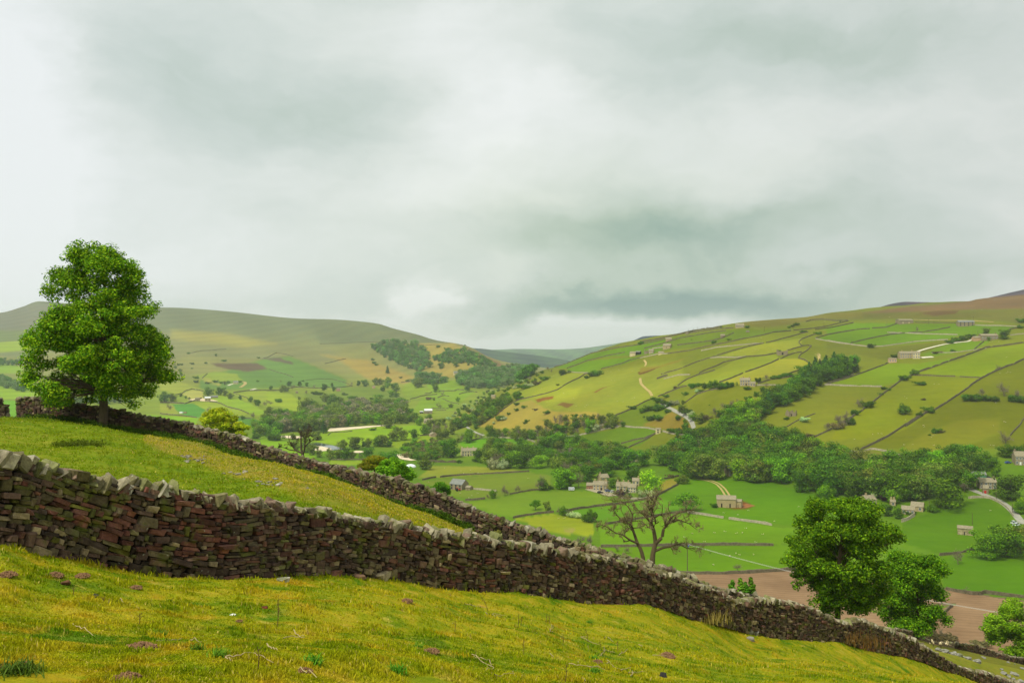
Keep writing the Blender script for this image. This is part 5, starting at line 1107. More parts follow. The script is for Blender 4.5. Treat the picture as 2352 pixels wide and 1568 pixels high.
ribbon('track', C5, [(40, 700), (60, 720), (65, 750), (50, 765)], 2.5, M_TRACK, .3)
ribbon('track', C6, [(945, 403), (1100, 408), (1300, 412), (1500, 410), (1650, 418), (1820, 430)], 3.0, M_TRACK, .3)
ribbon('track', E2, [(1350, 570), (1395, 580), (1390, 610), (1350, 640), (1310, 665)], 7, M_TRACK, .4)
ribbon('track', E2, [(1110, 635), (1170, 610), (1230, 600)], 6, M_PALE, .4)
ribbon('track', E2, [(1460, 715), (1510, 700), (1570, 682)], 7, M_PALE, .4)
ribbon('yard', E2, [(560, 850), (700, 870), (800, 875), (880, 868)], 30, mat_ribbon('sandy_yard', (206, 188, 150)), .3)
ribbon('river', E3, [(740, 1150), (830, 1160), (930, 1190), (1030, 1210), (1110, 1230), (1190, 1250)], [14, 18, 22, 18, 14], mw, .35, flat=True)
ribbon('gravel_bank', E3, [(730, 1185), (800, 1200), (870, 1225), (930, 1250), (1000, 1262)], [12, 18, 24, 16], M_GRAV, .22)
ribbon('gravel_bank', E3, [(1010, 925), (1150, 918), (1300, 902), (1500, 885), (1700, 868), (1900, 855), (2060, 838)], [30, 36, 26, 18, 12, 10, 8], M_GRAV, .4)
ribbon('gravel_bank', E3, [(235, 1050), (290, 1040), (345, 1020)], [40, 44, 30], M_GRAV, .4)
ribbon('gravel_bank', E3, [(1420, 1275), (1500, 1280), (1580, 1290)], [12, 16, 12], M_GRAV, .3)
ribbon('gravel_bank', E4, [(455, 1320), (520, 1400), (660, 1420)], [12, 10, 8], M_GRAV, .3)
ribbon('road', E4, [(1520, 870), (1620, 940), (1720, 985), (1810, 1015)], 2.5, M_ROAD, .3)
ribbon('yard', D3, [(1860, 870), (1960, 900), (2040, 920), (2091, 940)], 9, mat_ribbon('farm_yard', (160, 150, 120)), .2)
ribbon('yard', D5, [(790, 1000), (850, 985), (905, 975)], 8, mat_ribbon('bare_earth', (140, 92, 52)), .12)
# ================================================================== far trees
def lobe_set(kind, rs):
    if kind == 'round': C = [(rs.normal(0, .17), rs.normal(0, .17), rs.uniform(.14, .84)) for _ in range(19)]; R = [(rs.uniform(.15, .23) * (1.1 - .5 * abs(c[2] - .45)),) * 2 + (rs.uniform(.11, .17),) for c in C]; C.append((0, 0, .55)); R.append((.30, .30, .33)); C.append((0, 0, .2)); R.append((.30, .30, .18))
    elif kind == 'tall': C = [(rs.normal(0, .10), rs.normal(0, .10), z) for z in np.linspace(.22, .86, 15)]; R = [(.17 * (1.15 - abs(c[2] - .5)),) * 2 + (.11,) for c in C]; C.append((0, 0, .55)); R.append((.17, .17, .36))
    elif kind == 'spread': C = [(math.cos(a) * q, math.sin(a) * q, .78 - q * .7 + rs.normal(0, .07)) for a, q in zip(rs.uniform(0, 6.3, 22), rs.uniform(.05, .55, 22))]; R = [(rs.uniform(.14, .2),) * 2 + (.12,) for _ in C]; C.append((0, 0, .55)); R.append((.38, .38, .32))
    elif kind == 'shrub': C = [(rs.normal(0, .32), rs.normal(0, .32), rs.uniform(.25, .7)) for _ in range(12)]; R = [(rs.uniform(.2, .32),) * 2 + (rs.uniform(.16, .26),) for _ in C]; C.append((0, 0, .35)); R.append((.55, .55, .38))
    elif kind == 'conifer': C = [(rs.normal(0, .02), rs.normal(0, .02), z) for z in np.linspace(.12, .95, 13)]; R = [(.25 * (1.05 - c[2]) + .025,) * 2 + (.055,) for c in C]
    return np.array(C), np.array(R)
BASEC = {'round': [srgb(98, 142, 34), srgb(76, 120, 28), srgb(122, 162, 40)], 'shrub': [srgb(104, 142, 36), srgb(84, 122, 30)], 'conifer': [srgb(66, 104, 40), srgb(54, 90, 36)]}
PROTO = {}
def proto(kind, v):
    if (kind, v) in PROTO: return PROTO[(kind, v)]
    rs = np.random.RandomState(100 + v * 13 + len(kind)); tb = MB(); cb_ = MB()
    if kind == 'bare':
        def grow(p, d, L, r, lev):
            q = [p]
            for i in range(4): d = d + rs.normal(0, .16, 3) + [0, 0, .06]; d /= np.linalg.norm(d); q.append(q[-1] + d * L / 4)
            q = np.array(q); tube(tb, q, np.linspace(r, max(r * .5, .0022), 5), 3 if lev > 1 else 5, col=srgb(112, 102, 80) if lev < 2 else srgb(146, 134, 108))
            if lev < 4:
                for _ in range([7, 5, 4, 4][lev]): grow(q[rs.randint(1 + (lev < 1), 5)], d * .5 + rs.normal(0, .55, 3) + [0, 0, .15], L * rs.uniform(.55, .75), r * .55, lev + 1)
        grow(np.array([0, 0, -.03]), np.array([0, 0, 1.]), .36, .022, 0)
        crown = None
    else:
        k2 = kind if kind in BASEC else 'round'
        C, R = lobe_set(kind, rs); n = {'shrub': 1300, 'conifer': 1500}.get(kind, 2300)
        leaves(cb_, C, R, n, .062 if kind != 'shrub' else .12, BASEC[k2], rs, up=.45, shell=.85, flat=.14, asp=.8)
        if kind != 'shrub':
            tube(tb, [(0, 0, -.04), (0, 0, .2), (.01, 0, .5), (0, 0, .75)], [.03, .022, .016, .006], 6, col=srgb(96, 86, 66))
            for _ in range(7):
                a = rs.uniform(0, 6.3); z = rs.uniform(.22, .5); tube(tb, [(0, 0, z), (math.cos(a) * .12, math.sin(a) * .12, z + .1), (math.cos(a) * .24, math.sin(a) * .24, z + .16)], [.012, .008, .003], 4, col=srgb(96, 86, 66))
        crown = cb_.build('crown', M_LEAF, data_only=True)
    trunk = tb.build('trunk', M_BARK, data_only=True, smooth=True) if tb.n else None
    arr = (np.concatenate(cb_.V), cat(cb_.Q), np.concatenate(cb_.C)) if cb_.n else None
    PROTO[(kind, v)] = (trunk, crown, arr); return PROTO[(kind, v)]
# code: proto, object name, tint, width factor
KIND = {'R': ('round', 'broadleaf_tree', (.58, .66, .38), 1.0, 'tree'), 'G': ('round', 'broadleaf_tree', (1.0, 1.02, .35), 1.0, 'tree'), 'L': ('round', 'broadleaf_tree', (1.7, 1.5, .4), 1.0, 'tree'),
        'O': ('round', 'broadleaf_tree', (1.05, .72, 1.2), 1.0, 'tree'), 'T': ('tall', 'broadleaf_tree', (.55, .64, .35), 1.0, 'tree'), 'U': ('spread', 'broadleaf_tree', (.75, .85, .35), 1.0, 'tree'),
        'B': ('bare', 'bare_tree', (1, 1, 1), 1.0, 'tree'), 'C': ('conifer', 'conifer_tree', (1, 1, 1), 1.0, 'tree'), 'S': ('shrub', 'shrub', (.60, .66, .4), 1.0, 'bush'),
        'H': ('shrub', 'hawthorn_bush', (3.2, 1.95, 13), 1.0, 'bush'), 'P': ('round', 'purple_leaved_tree', (.85, .13, 4), 1.0, 'tree'), 'W': ('shrub', 'shrub', (1.3, .58, 3.0), 1.0, 'bush')}
RT = np.random.RandomState(77); NT = {}
PEND = []
def place_tree(p, h, code, label, group, wf=1.0, tint=None, now=False):
    if KIND[code][1] == 'broadleaf_tree' and not now:
        PEND.append((0 if group is None else 1, -h / p[1], len(PEND), (p, h, code, label, group, wf, tint))); return
    wf *= 1.08
    k, name, col, w, ct = KIND[code]; v = RT.randint(4 if k != 'conifer' else 2); trunk, crown, arr = proto(k, v)
    s = h; wx = wf * RT.uniform(.9, 1.12)
    vv_ = RT.uniform(.72, 1.35); tn = tuple(c * vv_ * RT.uniform(.9, 1.1) for c in (tint or col))
    if k == 'shrub':
        o = obj(name, crown); o.location = tuple(p - [0, 0, .05 * h]); o.scale = (s * wx, s * wx, s); o.rotation_euler.z = RT.uniform(0, 6.3); o.color = (*tn, 1)
        tag(o, label, ct, group); return o
    if crown is None:
        o = obj(name, trunk); o.location = tuple(p); o.scale = (s * wx, s * wx, s); o.rotation_euler.z = RT.uniform(0, 6.3); tag(o, label, ct, group); return o
    r = thing(name, label, ct, tuple(p), RT.uniform(0, 6.3), group); r.scale = (s * wx, s * wx, s)
    obj('trunk', trunk, r); c = obj('crown', crown, r); c.color = (*tn, 1); return r
MASS = {}
def mass_tree(key, p, h, code, wf=1.0, tint=None):
    k, name, col, w, ct = KIND[code]; k = 'round' if k in ('bare',) else k
    if code == 'B': col = (1.7, .76, 7)
    V, Q, C = proto(k, RT.randint(3))[2]; a = RT.uniform(0, 6.3); R_ = np.array([[math.cos(a), -math.sin(a), 0], [math.sin(a), math.cos(a), 0], [0, 0, 1]])
    m = RT.rand(len(Q)) < .5; q = Q[m]; vv = V[q.ravel()] ; cen = np.repeat(vv.reshape(-1, 4, 3).mean(1), 4, 0); vv = cen + (vv - cen) * 1.4
    W_ = np.array([h * wf, h * wf, h])
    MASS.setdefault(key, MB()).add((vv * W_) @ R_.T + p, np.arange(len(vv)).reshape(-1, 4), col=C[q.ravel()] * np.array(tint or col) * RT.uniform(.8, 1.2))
def iso(f, label, group, items, ymin=150):
    """items: (x, y of the foot, height) in frame pixels, code, optional width factor"""
    sc = f(1, 0)[0] - f(0, 0)[0]
    for it in items:
        x, y, h, code = it[:4]; wf = it[4] if len(it) > 4 else 1.0; p = hit(*f(x, y), ymin)
        lab = it[5] if len(it) > 5 else label.format(ADJ[code]); g_ = None if len(it) > 5 else group + ' (' + ADJ[code] + ')'
        place_tree(p, h * sc * p[1] / F * (1.04), code, lab, g_, wf)
ADJ = {'R': 'dark green tree', 'G': 'fresh green tree', 'L': 'yellow green tree', 'O': 'olive brown tree', 'T': 'tall green tree', 'U': 'spreading tree', 'B': 'leafless grey tree', 'C': 'dark conifer', 'S': 'dark bush', 'H': 'white flowering bush', 'P': 'purple tree', 'W': 'brownish bush'}
def wood(f, label, group, poly, n, hr, codes, mass=None, seed=0, tint=None, ymin=150, jit=1.0):
    """trees standing inside an area of the photograph, spread evenly (best-candidate)"""
    rs = np.random.RandomState(seed + n); P = frl(f, poly); xs = [p[0] for p in P]; ys = [p[1] for p in P]; pts = []
    while len(pts) < n:
        x = rs.uniform(min(xs), max(xs), 24); y = rs.uniform(min(ys), max(ys), 24); m = pip(x, y, P)
        if not m.any(): continue
        x, y = x[m], y[m]
        if pts:
            q = np.array(pts); d = np.min(np.hypot(x[:, None] - q[:, 0], 1.8 * (y[:, None] - q[:, 1])), 1); k = int(np.argmax(d))
        else: k = 0
        pts.append((x[k], y[k]))
    for x, y in pts:
        p = hit(x, y, ymin); c = codes[rs.randint(len(codes))]; h = rs.uniform(*hr) * (.75 if c in 'SHW' else 1) * (.55 if c in 'SHW' and hr[0] > 8 else 1)
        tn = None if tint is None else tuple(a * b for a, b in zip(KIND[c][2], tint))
        if mass: mass_tree(mass, p, h, c, tint=tn)
        else: place_tree(p, h, c, label.format(ADJ[c]), group + ' (' + ADJ[c] + ')', tint=tn)
# ---- left side of the dale
iso(E2, '{} near the valley farm with the sandy yard', 'trees by the sandy yard farm', [(70, 910, 190, 'R', 1.0, 'large round tree over the wall near the sycamore, shaded on one side'), (200, 890, 140, 'O'), (145, 1030, 190, 'B', .8), (790, 800, 150, 'R', 1.1), (975, 785, 140, 'R', 1.1),
   (1060, 800, 100, 'O'), (1150, 850, 100, 'O', 1.2), (1310, 870, 80, 'T', 1.3), (1480, 900, 95, 'R'), (1600, 965, 110, 'R'), (1560, 930, 80, 'O'), (340, 815, 70, 'O'), (420, 845, 50, 'G'), (480, 862, 45, 'O'), (715, 830, 70, 'B'), (810, 1050, 130, 'B', .8)])
iso(E2, '{} over the lit fields above the yellow green tree', 'trees over the lit fields', [(1530, 1168, 135, 'B', 1.2), (1350, 1190, 80, 'R'), (1535, 1330, 165, 'G', .9), (1930, 1235, 240, 'R', .8), (2120, 1190, 150, 'R'), (1780, 1085, 120, 'O'), (1830, 1190, 110, 'B'), (1690, 1170, 90, 'O'),
   (1740, 950, 140, 'B', 1.1), (1950, 905, 65, 'S'), (620, 1420, 60, 'R'), (2060, 1240, 80, 'S'), (1650, 1400, 170, 'R', 1.0), (1880, 1530, 110, 'S', 1.3), (1560, 1500, 90, 'S')])
iso(E2, '{} dotted on the fellside round the isolated white cottage', 'bushes round the isolated cottage', [(590, 585, 50, 'S', 1.3), (780, 605, 40, 'S', 1.2), (900, 580, 45, 'S', 1.4), (1000, 600, 45, 'S'), (1060, 620, 70, 'O'), (1110, 590, 40, 'S'), (1310, 580, 38, 'S'),
   (1810, 705, 70, 'T', 1.3), (2110, 640, 90, 'R'), (2000, 710, 100, 'O'), (1960, 720, 60, 'B'), (2080, 730, 80, 'O'), (250, 355, 55, 'R'), (330, 410, 60, 'O'), (350, 465, 50, 'R'), (600, 520, 55, 'S')])
iso(E2, '{} high up on the open fell above the bracken', 'bushes on the open fell', [(465, 115, 32, 'S', 1.3), (530, 285, 34, 'S', 1.2), (915, 155, 45, 'R'), (1050, 238, 36, 'S', 1.5), (750, 275, 35, 'S'), (1615, 188, 30, 'S'), (300, 305, 35, 'S'), (355, 300, 35, 'S'), (520, 360, 25, 'S'), (1980, 580, 45, 'B'), (1590, 570, 30, 'S')])
iso(E3, '{} along the level wall below the bracken hill', 'trees along the level far wall', [(365, 205, 85, 'R'), (540, 215, 90, 'T', 1.4), (655, 210, 72, 'R'), (70, 272, 70, 'T', 1.3), (940, 292, 130, 'T', 1.4), (1070, 225, 75, 'T', 1.2), (1095, 290, 80, 'R'), (300, 300, 110, 'O'), (240, 310, 70, 'O'),
   (420, 265, 110, 'B'), (770, 235, 90, 'B'), (595, 130, 30, 'S'), (800, 345, 72, 'S', 1.2), (870, 350, 60, 'S'), (660, 340, 90, 'B'), (1240, 330, 60, 'B'), (1610, 215, 130, 'R'), (1500, 210, 100, 'T', 1.2), (1400, 200, 80, 'B'), (1780, 190, 130, 'O'), (1860, 180, 110, 'O'), (1980, 195, 145, 'G'),
   (1900, 290, 100, 'R'), (1970, 240, 90, 'G'), (2100, 290, 150, 'R', 1.1), (2040, 385, 130, 'G', 1.1), (2120, 390, 100, 'R')])
iso(E3, '{} on the far slopes about the solitary round tree', 'trees on the far middle slope', [(1090, 525, 200, 'R'), (960, 465, 150, 'O'), (1220, 510, 130, 'O'), (1040, 525, 70, 'S'), (640, 600, 215, 'O'), (750, 600, 170, 'R'), (1830, 492, 170, 'R', 1.0, 'solitary round dark tree in the far green pasture'),
   (1400, 412, 60, 'S', 1.5), (1540, 470, 72, 'S'), (1610, 500, 70, 'S'), (1270, 355, 50, 'S', 1.4), (1710, 430, 50, 'S'), (1420, 530, 90, 'G'), (1580, 572, 100, 'R'), (1340, 580, 80, 'G'), (1500, 560, 80, 'G'), (200, 795, 235, 'R', .85, 'tall dark clump of a tree beyond the yellow green one'), (380, 755, 165, 'G'), (490, 725, 115, 'R'), (330, 695, 125, 'O'), (195, 450, 50, 'S', 1.5), (60, 500, 90, 'B', 1.3), (20, 690, 130, 'O'), (120, 640, 50, 'S'), (530, 430, 60, 'O')])
iso(E3, '{} standing about the river meadow', 'trees about the river meadow', [(930, 975, 200, 'C', 1.3), (820, 1090, 170, 'O', 1.2), (1730, 930, 50, 'S', 1.6), (1160, 1185, 90, 'B'), (1250, 1235, 165, 'O'), (1440, 1235, 225, 'O', 1.1), (1650, 1205, 155, 'O'), (1580, 1215, 110, 'T'), (1810, 1195, 165, 'R'), (1900, 1195, 205, 'O'),
   (1980, 1195, 115, 'S', .8), (1660, 1395, 200, 'R', 1.0, 'dark round tree on the river bank in the middle of the valley'), (1290, 1405, 195, 'R'), (1050, 1405, 165, 'O'), (1180, 1400, 170, 'O'), (1400, 1400, 140, 'O'), (1520, 1392, 135, 'B', 1.1), (850, 1370, 130, 'O'), (830, 1250, 70, 'O'), (2000, 895, 110, 'O', 1.3), (2090, 925, 85, 'L', 1.1, 'small vivid yellow tree beside the river meadow'),
   (480, 1250, 160, 'O'), (640, 1290, 220, 'O'), (1010, 1280, 70, 'O'), (740, 1330, 190, 'O'), (60, 1090, 120, 'R', 1.2), (180, 1085, 100, 'R', 1.2), (430, 1080, 110, 'O')])
wood(E3, '', '', [(780, 640), (1300, 580), (1700, 515), (2250, 535), (2250, 660), (1660, 705), (1300, 740), (950, 760), (500, 745)], 80, (14, 20), 'OOBBOR', mass='river')
wood(E3, '', '', [(0, 800), (500, 755), (1000, 825), (1700, 770), (2000, 740), (2250, 720), (2200, 820), (1900, 835), (1300, 870), (900, 925), (400, 965), (0, 960)], 80, (14, 20), 'OOBOGR', mass='river')
wood(E3, '', '', [(-200, 900), (100, 930), (230, 980), (150, 1040), (-200, 1020)], 14, (10, 15), 'ORG', mass='river')
HAZE_TINT = (1.05, 1.25, 3.4)  # blue of distant haze painted into the leaf tint of far woods
wood(C3, '', '', [(535, 560), (700, 520), (1000, 530), (1140, 650), (1120, 760), (1060, 830), (900, 780), (720, 700), (600, 630)], 120, (13, 19), 'RROOB', mass='fell', tint=HAZE_TINT)
wood(C3, '', '', [(1170, 690), (1350, 620), (1520, 600), (1850, 760), (1850, 795), (1600, 730), (1450, 735), (1300, 745)], 90, (10, 16), 'RROG', mass='fell', tint=HAZE_TINT)
wood(C3, '', '', [(1440, 900), (1640, 830), (2100, 800), (2260, 860), (2050, 950), (1800, 1000), (1560, 995), (1450, 950)], 130, (15, 22), 'RROOB', mass='fell', tint=HAZE_TINT)
wood(C3, '', '', [(1040, 850), (1200, 890), (1310, 900), (1320, 945), (1150, 975), (980, 950)], 26, (12, 18), 'ROOR', mass='fell', tint=HAZE_TINT)
wood(C4, '', '', [(-60, 690), (100, 740), (300, 800), (430, 790), (350, 760), (60, 670)], 30, (6, 10), 'RRO', mass='fell', tint=HAZE_TINT)
wood(E1, '', '', [(-120, 800), (250, 830), (200, 860), (-120, 850)], 16, (12, 18), 'RRO', mass='fell', tint=HAZE_TINT)
wood(E1, '', '', [(-120, 1020), (60, 1040), (220, 1110), (440, 1160), (440, 1180), (150, 1140), (-120, 1060)], 22, (14, 20), 'ROO', mass='fell', tint=HAZE_TINT)
wood(E1, '', '', [(880, 1260), (1250, 1270), (1550, 1280), (1550, 1310), (880, 1300)], 16, (8, 13), 'ROO', mass='fell', tint=HAZE_TINT)
iso(C3, '{} on the steep far slope by the hillside farm', 'trees by the hillside farm', [(710, 840, 80, 'C', 1.1), (1150, 780, 80, 'R', 1.1), (1270, 792, 70, 'R', 1.1), (1430, 772, 70, 'R', .9), (1470, 840, 50, 'R'), (1570, 890, 60, 'R'), (550, 700, 26, 'S'), (565, 735, 28, 'S'), (590, 755, 24, 'S'), (1340, 600, 40, 'S'), (1240, 565, 30, 'S'), (925, 925, 28, 'S'), (850, 890, 22, 'S'), (1520, 548, 14, 'S'), (2110, 810, 60, 'R'), (2175, 760, 12, 'S')])
iso(E4, '{} in the far meadows beyond the white roofed barn', 'trees in the far meadows', [(1012, 305, 140, 'R', .95, 'round tree by the crooked walls in the far meadows'), (1540, 285, 115, 'R', .95), (1382, 462, 85, 'G', .9), (1265, 560, 75, 'O', 1.2), (990, 440, 55, 'O'), (1135, 350, 100, 'B', .8), (1060, 560, 140, 'B', 1.1), (560, 130, 35, 'S'), (740, 230, 160, 'O', 1.1), (900, 430, 60, 'W'), (680, 230, 90, 'B')])
# ---- middle of the dale
iso(E4, '{} between the river and the terraced house', 'trees between river and terraced house', [(240, 885, 175, 'O', 1.2), (670, 1062, 170, 'R'), (480, 1092, 190, 'O'), (330, 1102, 185, 'O', 1.1), (120, 1190, 195, 'O', 1.1), (70, 1180, 160, 'R', .8), (230, 1190, 100, 'S'), (400, 990, 130, 'O'),
   (850, 1005, 180, 'R'), (980, 990, 230, 'B', 1.0), (1560, 1112, 210, 'G', .75, 'upright fresh tree by the bare ones on the roadside'), (1440, 1115, 175, 'B', 1.0), (1680, 1082, 150, 'B', .8), (1745, 1072, 170, 'B', .8), (750, 845, 160, 'G', .9), (910, 775, 120, 'R', 1.1), (690, 800, 110, 'O'), (600, 790, 120, 'R'),
   (1260, 1375, 335, 'R', .75, 'very tall dark tree beside the terraced house'), (1040, 1130, 70, 'R'), (1010, 1435, 130, 'T', 1.2), (850, 1568, 200, 'O', 1.3), (280, 1500, 240, 'R', 1.4), (520, 1260, 60, 'S'), (800, 780, 60, 'O'), (1120, 790, 60, 'S', 1.3), (1380, 1130, 90, 'O')])
wood(E4, '{} in the brown copse behind the small gabled hut', 'copse behind the small hut', [(860, 900), (1000, 830), (1280, 850), (1380, 900), (1340, 980), (1200, 1050), (1050, 1100), (1000, 1000)], 16, (9, 13), 'BOBOO')
wood(E4, '', '', [(440, 1210), (600, 1160), (980, 1120), (1130, 1200), (1150, 1390), (950, 1400), (800, 1430), (560, 1400), (480, 1300)], 46, (5, 9), 'OOGSW', mass='river')
wood(E4, '', '', [(420, 690), (620, 700), (700, 790), (500, 830), (380, 800)], 14, (10, 14), 'ROO', mass='river')
iso(E4, '{} in the clump below the terraced house', 'clump below the terraced house', [(1720, 1440, 200, 'G'), (1830, 1400, 260, 'O', .9), (1920, 1360, 200, 'O'), (2060, 1360, 260, 'R', 1.0), (2010, 1480, 240, 'O', 1.0), (2150, 1440, 230, 'R'), (1760, 1460, 90, 'G'), (1400, 1460, 60, 'S'), (1960, 1560, 200, 'H', .6, 'tall white flowering hawthorn under the clump of trees'), (2120, 1560, 190, 'H', .6), (1880, 1540, 110, 'R'), (1660, 1440, 60, 'S')])
wood(C4, '{} on the wooded nose of the hill', 'wooded nose of the hill', [(-60, 1330), (60, 1200), (200, 1130), (330, 1050), (480, 970), (700, 920), (860, 890), (870, 930), (720, 1000), (540, 1040), (440, 1090), (330, 1170), (150, 1270), (30, 1340)], 60, (5, 8), 'GORSH')
wood(C4, '{} above the tan slope on the hill nose', 'trees above the tan slope', [(470, 1130), (560, 1080), (700, 1090), (640, 1140), (500, 1230), (400, 1320), (280, 1390), (60, 1420), (30, 1370), (200, 1290), (330, 1200)], 46, (8, 12), 'GGORR')
iso(C4, '{} scattered over the open tan and yellow hillside', 'bushes on the open tan slope', [(665, 1175, 38, 'S', .9), (740, 1205, 38, 'S', .7), (668, 1232, 34, 'S'), (580, 1272, 28, 'S'), (862, 1228, 26, 'W'), (988, 1260, 42, 'S', 1.2), (483, 1330, 62, 'S'), (525, 1328, 50, 'H'), (767, 1352, 40, 'S', .8), (750, 1368, 26, 'S'), (425, 1368, 26, 'H'), (1098, 965, 20, 'S', 1.2),
   (1970, 532, 38, 'S'), (1000, 810, 60, 'B'), (1030, 830, 50, 'B'), (935, 838, 34, 'S'), (880, 865, 30, 'S'), (1150, 852, 66, 'S', 1.0), (1500, 862, 72, 'S', 1.0), (1450, 870, 50, 'S'), (1400, 892, 40, 'S'), (960, 910, 50, 'S', 1.3), (870, 960, 50, 'W', 1.1), (750, 1000, 60, 'S', 1.3), (810, 980, 50, 'H'), (700, 1110, 40, 'S')])
wood(C4, '{} in the long belt along the foot of the tan slope', 'belt at the foot of the tan slope', [(330, 1500), (460, 1455), (800, 1480), (950, 1400), (1100, 1340), (1300, 1340), (1600, 1320), (1800, 1370), (1750, 1410), (1500, 1445), (1350, 1480), (1180, 1500), (1000, 1560), (700, 1560), (500, 1520)], 66, (8, 12), 'BBORO')
iso(C4, '{} standing out of the belt at the foot of the tan slope', 'marked trees of the tan slope belt', [(1425, 1468, 175, 'G', .65, 'brilliant green tree standing out of the belt of leafless ones'), (1110, 1568, 115, 'G', 1.1, 'round bright green tree below the leafless belt'), (155, 1568, 150, 'G', .7), (380, 1510, 140, 'G', .7), (540, 1500, 100, 'G', .8), (740, 1502, 60, 'R'), (712, 1570, 64, 'R'), (1110, 1350, 130, 'B', .9), (240, 1420, 60, 'R', 1.2), (60, 1420, 110, 'R', 1.1), (1500, 1440, 80, 'H', .8), (1680, 1400, 110, 'O'), (1780, 1400, 60, 'R')])
iso(C4, '{} on the green slope beside the grey lane', 'bushes beside the grey lane', [(2150, 1145, 60, 'S', .9), (1890, 1212, 42, 'S', 1.2), (1985, 1250, 52, 'S', 1.0), (2070, 1225, 62, 'S'), (2160, 1225, 84, 'S', 1.0), (2110, 1225, 50, 'S'), (2065, 1330, 56, 'S'), (2112, 1315, 50, 'S'), (2160, 1325, 62, 'S'), (2100, 1112, 30, 'S', 1.1), (2030, 1235, 50, 'S')])
iso(C5, '{} along the upper bend of the grey lane', 'bushes at the lane bend', [(250, 1165, 60, 'S'), (320, 1175, 60, 'S'), (380, 1170, 62, 'H', .9), (450, 1165, 50, 'O'), (430, 1245, 90, 'O', 1.1), (490, 1265, 70, 'S'), (540, 1290, 66, 'H'), (560, 1335, 90, 'G'), (640, 1365, 120, 'O', 1.0), (470, 1372, 62, 'G', .8), (400, 1322, 56, 'S'), (285, 1250, 46, 'S'), (480, 1480, 125, 'T', 1.2), (420, 1472, 70, 'S'), (370, 1462, 60, 'S'), (330, 1456, 50, 'S'), (140, 1105, 24, 'S'), (690, 1330, 70, 'W')])
iso(C5, '{} in the hedgerow below the square farmhouse', 'hedgerow by the square farmhouse', [(555, 992, 62, 'S', .9), (620, 975, 45, 'S'), (690, 995, 70, 'S', .9), (740, 1005, 92, 'R', 1.0), (795, 995, 90, 'R'), (850, 1003, 60, 'S'), (900, 995, 80, 'S', .8), (950, 985, 70, 'S', .8), (600, 1037, 40, 'H', 1.2), (642, 1032, 30, 'S'), (480, 1067, 44, 'S'), (280, 1092, 40, 'S', 1.1), (370, 1002, 38, 'W'),
   (1240, 930, 55, 'S', .8), (1340, 915, 90, 'B', 1.0), (1450, 893, 46, 'S'), (1400, 900, 40, 'S'), (1490, 882, 40, 'S'), (1540, 873, 50, 'S'), (1582, 868, 42, 'S'), (1130, 1010, 40, 'S', 1.4), (1290, 1035, 64, 'R', 1.1), (1215, 1082, 60, 'R', 1.0), (1330, 985, 70, 'B'), (730, 1175, 12, 'S')])
wood(C5, '{} in the dark wood filling the gill', 'dark gill wood', [(1700, 990), (1700, 900), (1820, 820), (1900, 790), (2100, 750), (2260, 760), (2260, 840), (2000, 920), (1880, 965), (1720, 1075), (1620, 1110), (1560, 1165), (1340, 1230), (1340, 1150), (1480, 1050)], 62, (11, 17), 'RRRCRC')
wood(C5, '{} in the lower mixed part of the gill wood', 'lower gill wood', [(900, 1410), (910, 1330), (1000, 1270), (1130, 1230), (1340, 1200), (1320, 1260), (1220, 1350), (1080, 1410)], 26, (10, 14), 'ROLGR')
iso(C5, '{} in the row of leafless trees under the farmhouse field', 'leafless row under the farmhouse field', [(800, 1300, 150, 'B', .9), (880, 1240, 130, 'B', .9), (950, 1210, 130, 'B', .9), (1010, 1200, 125, 'B', .9), (1050, 1195, 60, 'S'), (900, 1270, 60, 'S', 1.2), (840, 1290, 50, 'S'), (1150, 1180, 115, 'R', .9), (960, 1235, 50, 'S')])
iso(C5, '{} on the lower open slopes by the two gabled ruin', 'trees of the lower open slope', [(1955, 1445, 125, 'B', .9), (1720, 1342, 58, 'H', 1.1, 'white flowering bush below the two gabled ruin'), (2100, 1405, 190, 'B', .9), (2170, 1385, 170, 'B', .9), (2215, 1370, 80, 'S'), (2060, 1420, 80, 'W'), (1540, 1320, 30, 'S', 1.5), (1770, 1520, 60, 'W', 1.2)])
iso(C5, '{} near the skyline farm and the upper pastures', 'bushes of the upper pastures', [(1125, 362, 32, 'S'), (770, 525, 40, 'S', .8), (932, 490, 20, 'S', 1.4), (1708, 408, 26, 'S', 1.5), (1868, 430, 36, 'S', 1.0), (1600, 350, 24, 'S', 1.4), (1640, 335, 34, 'S', 1.3), (1565, 362, 24, 'S'), (850, 357, 12, 'S', 1.5), (1455, 612, 26, 'S'), (2102, 300, 14, 'S'), (540, 488, 12, 'S')])
iso(C6, '{} in the fields round the long pale farmhouse', 'trees round the long pale farmhouse', [(475, 707, 54, 'S', 1.0, 'lone dark bush below the lush upper strips'), (950, 1002, 72, 'S', 1.0, 'round bush on the wall below the long pale farmhouse'), (845, 1062, 66, 'S', 1.2, 'broad bush on the wall a little below its round neighbour'), (1035, 1112, 48, 'S', 1.5, 'flat dark bush alone in the sloping green field'),
   (740, 815, 44, 'S', 1.1), (790, 800, 44, 'S'), (1480, 622, 60, 'S', 1.2), (1570, 603, 54, 'S', 1.2), (1430, 633, 50, 'S'), (1345, 660, 46, 'S'), (1390, 642, 42, 'S'), (1735, 560, 76, 'O', 1.2), (1940, 615, 112, 'R', 1.0, 'dark round tree at the gable of the farm ending the pale track'), (2102, 495, 44, 'S', 1.0), (2140, 432, 54, 'S', 1.2), (985, 537, 82, 'B', .8, 'leafless tree alone between the two grey barns'),
   (1368, 746, 28, 'S', 1.3), (1180, 772, 30, 'W', 1.4), (1240, 762, 24, 'W', 1.4), (1765, 632, 46, 'G')])
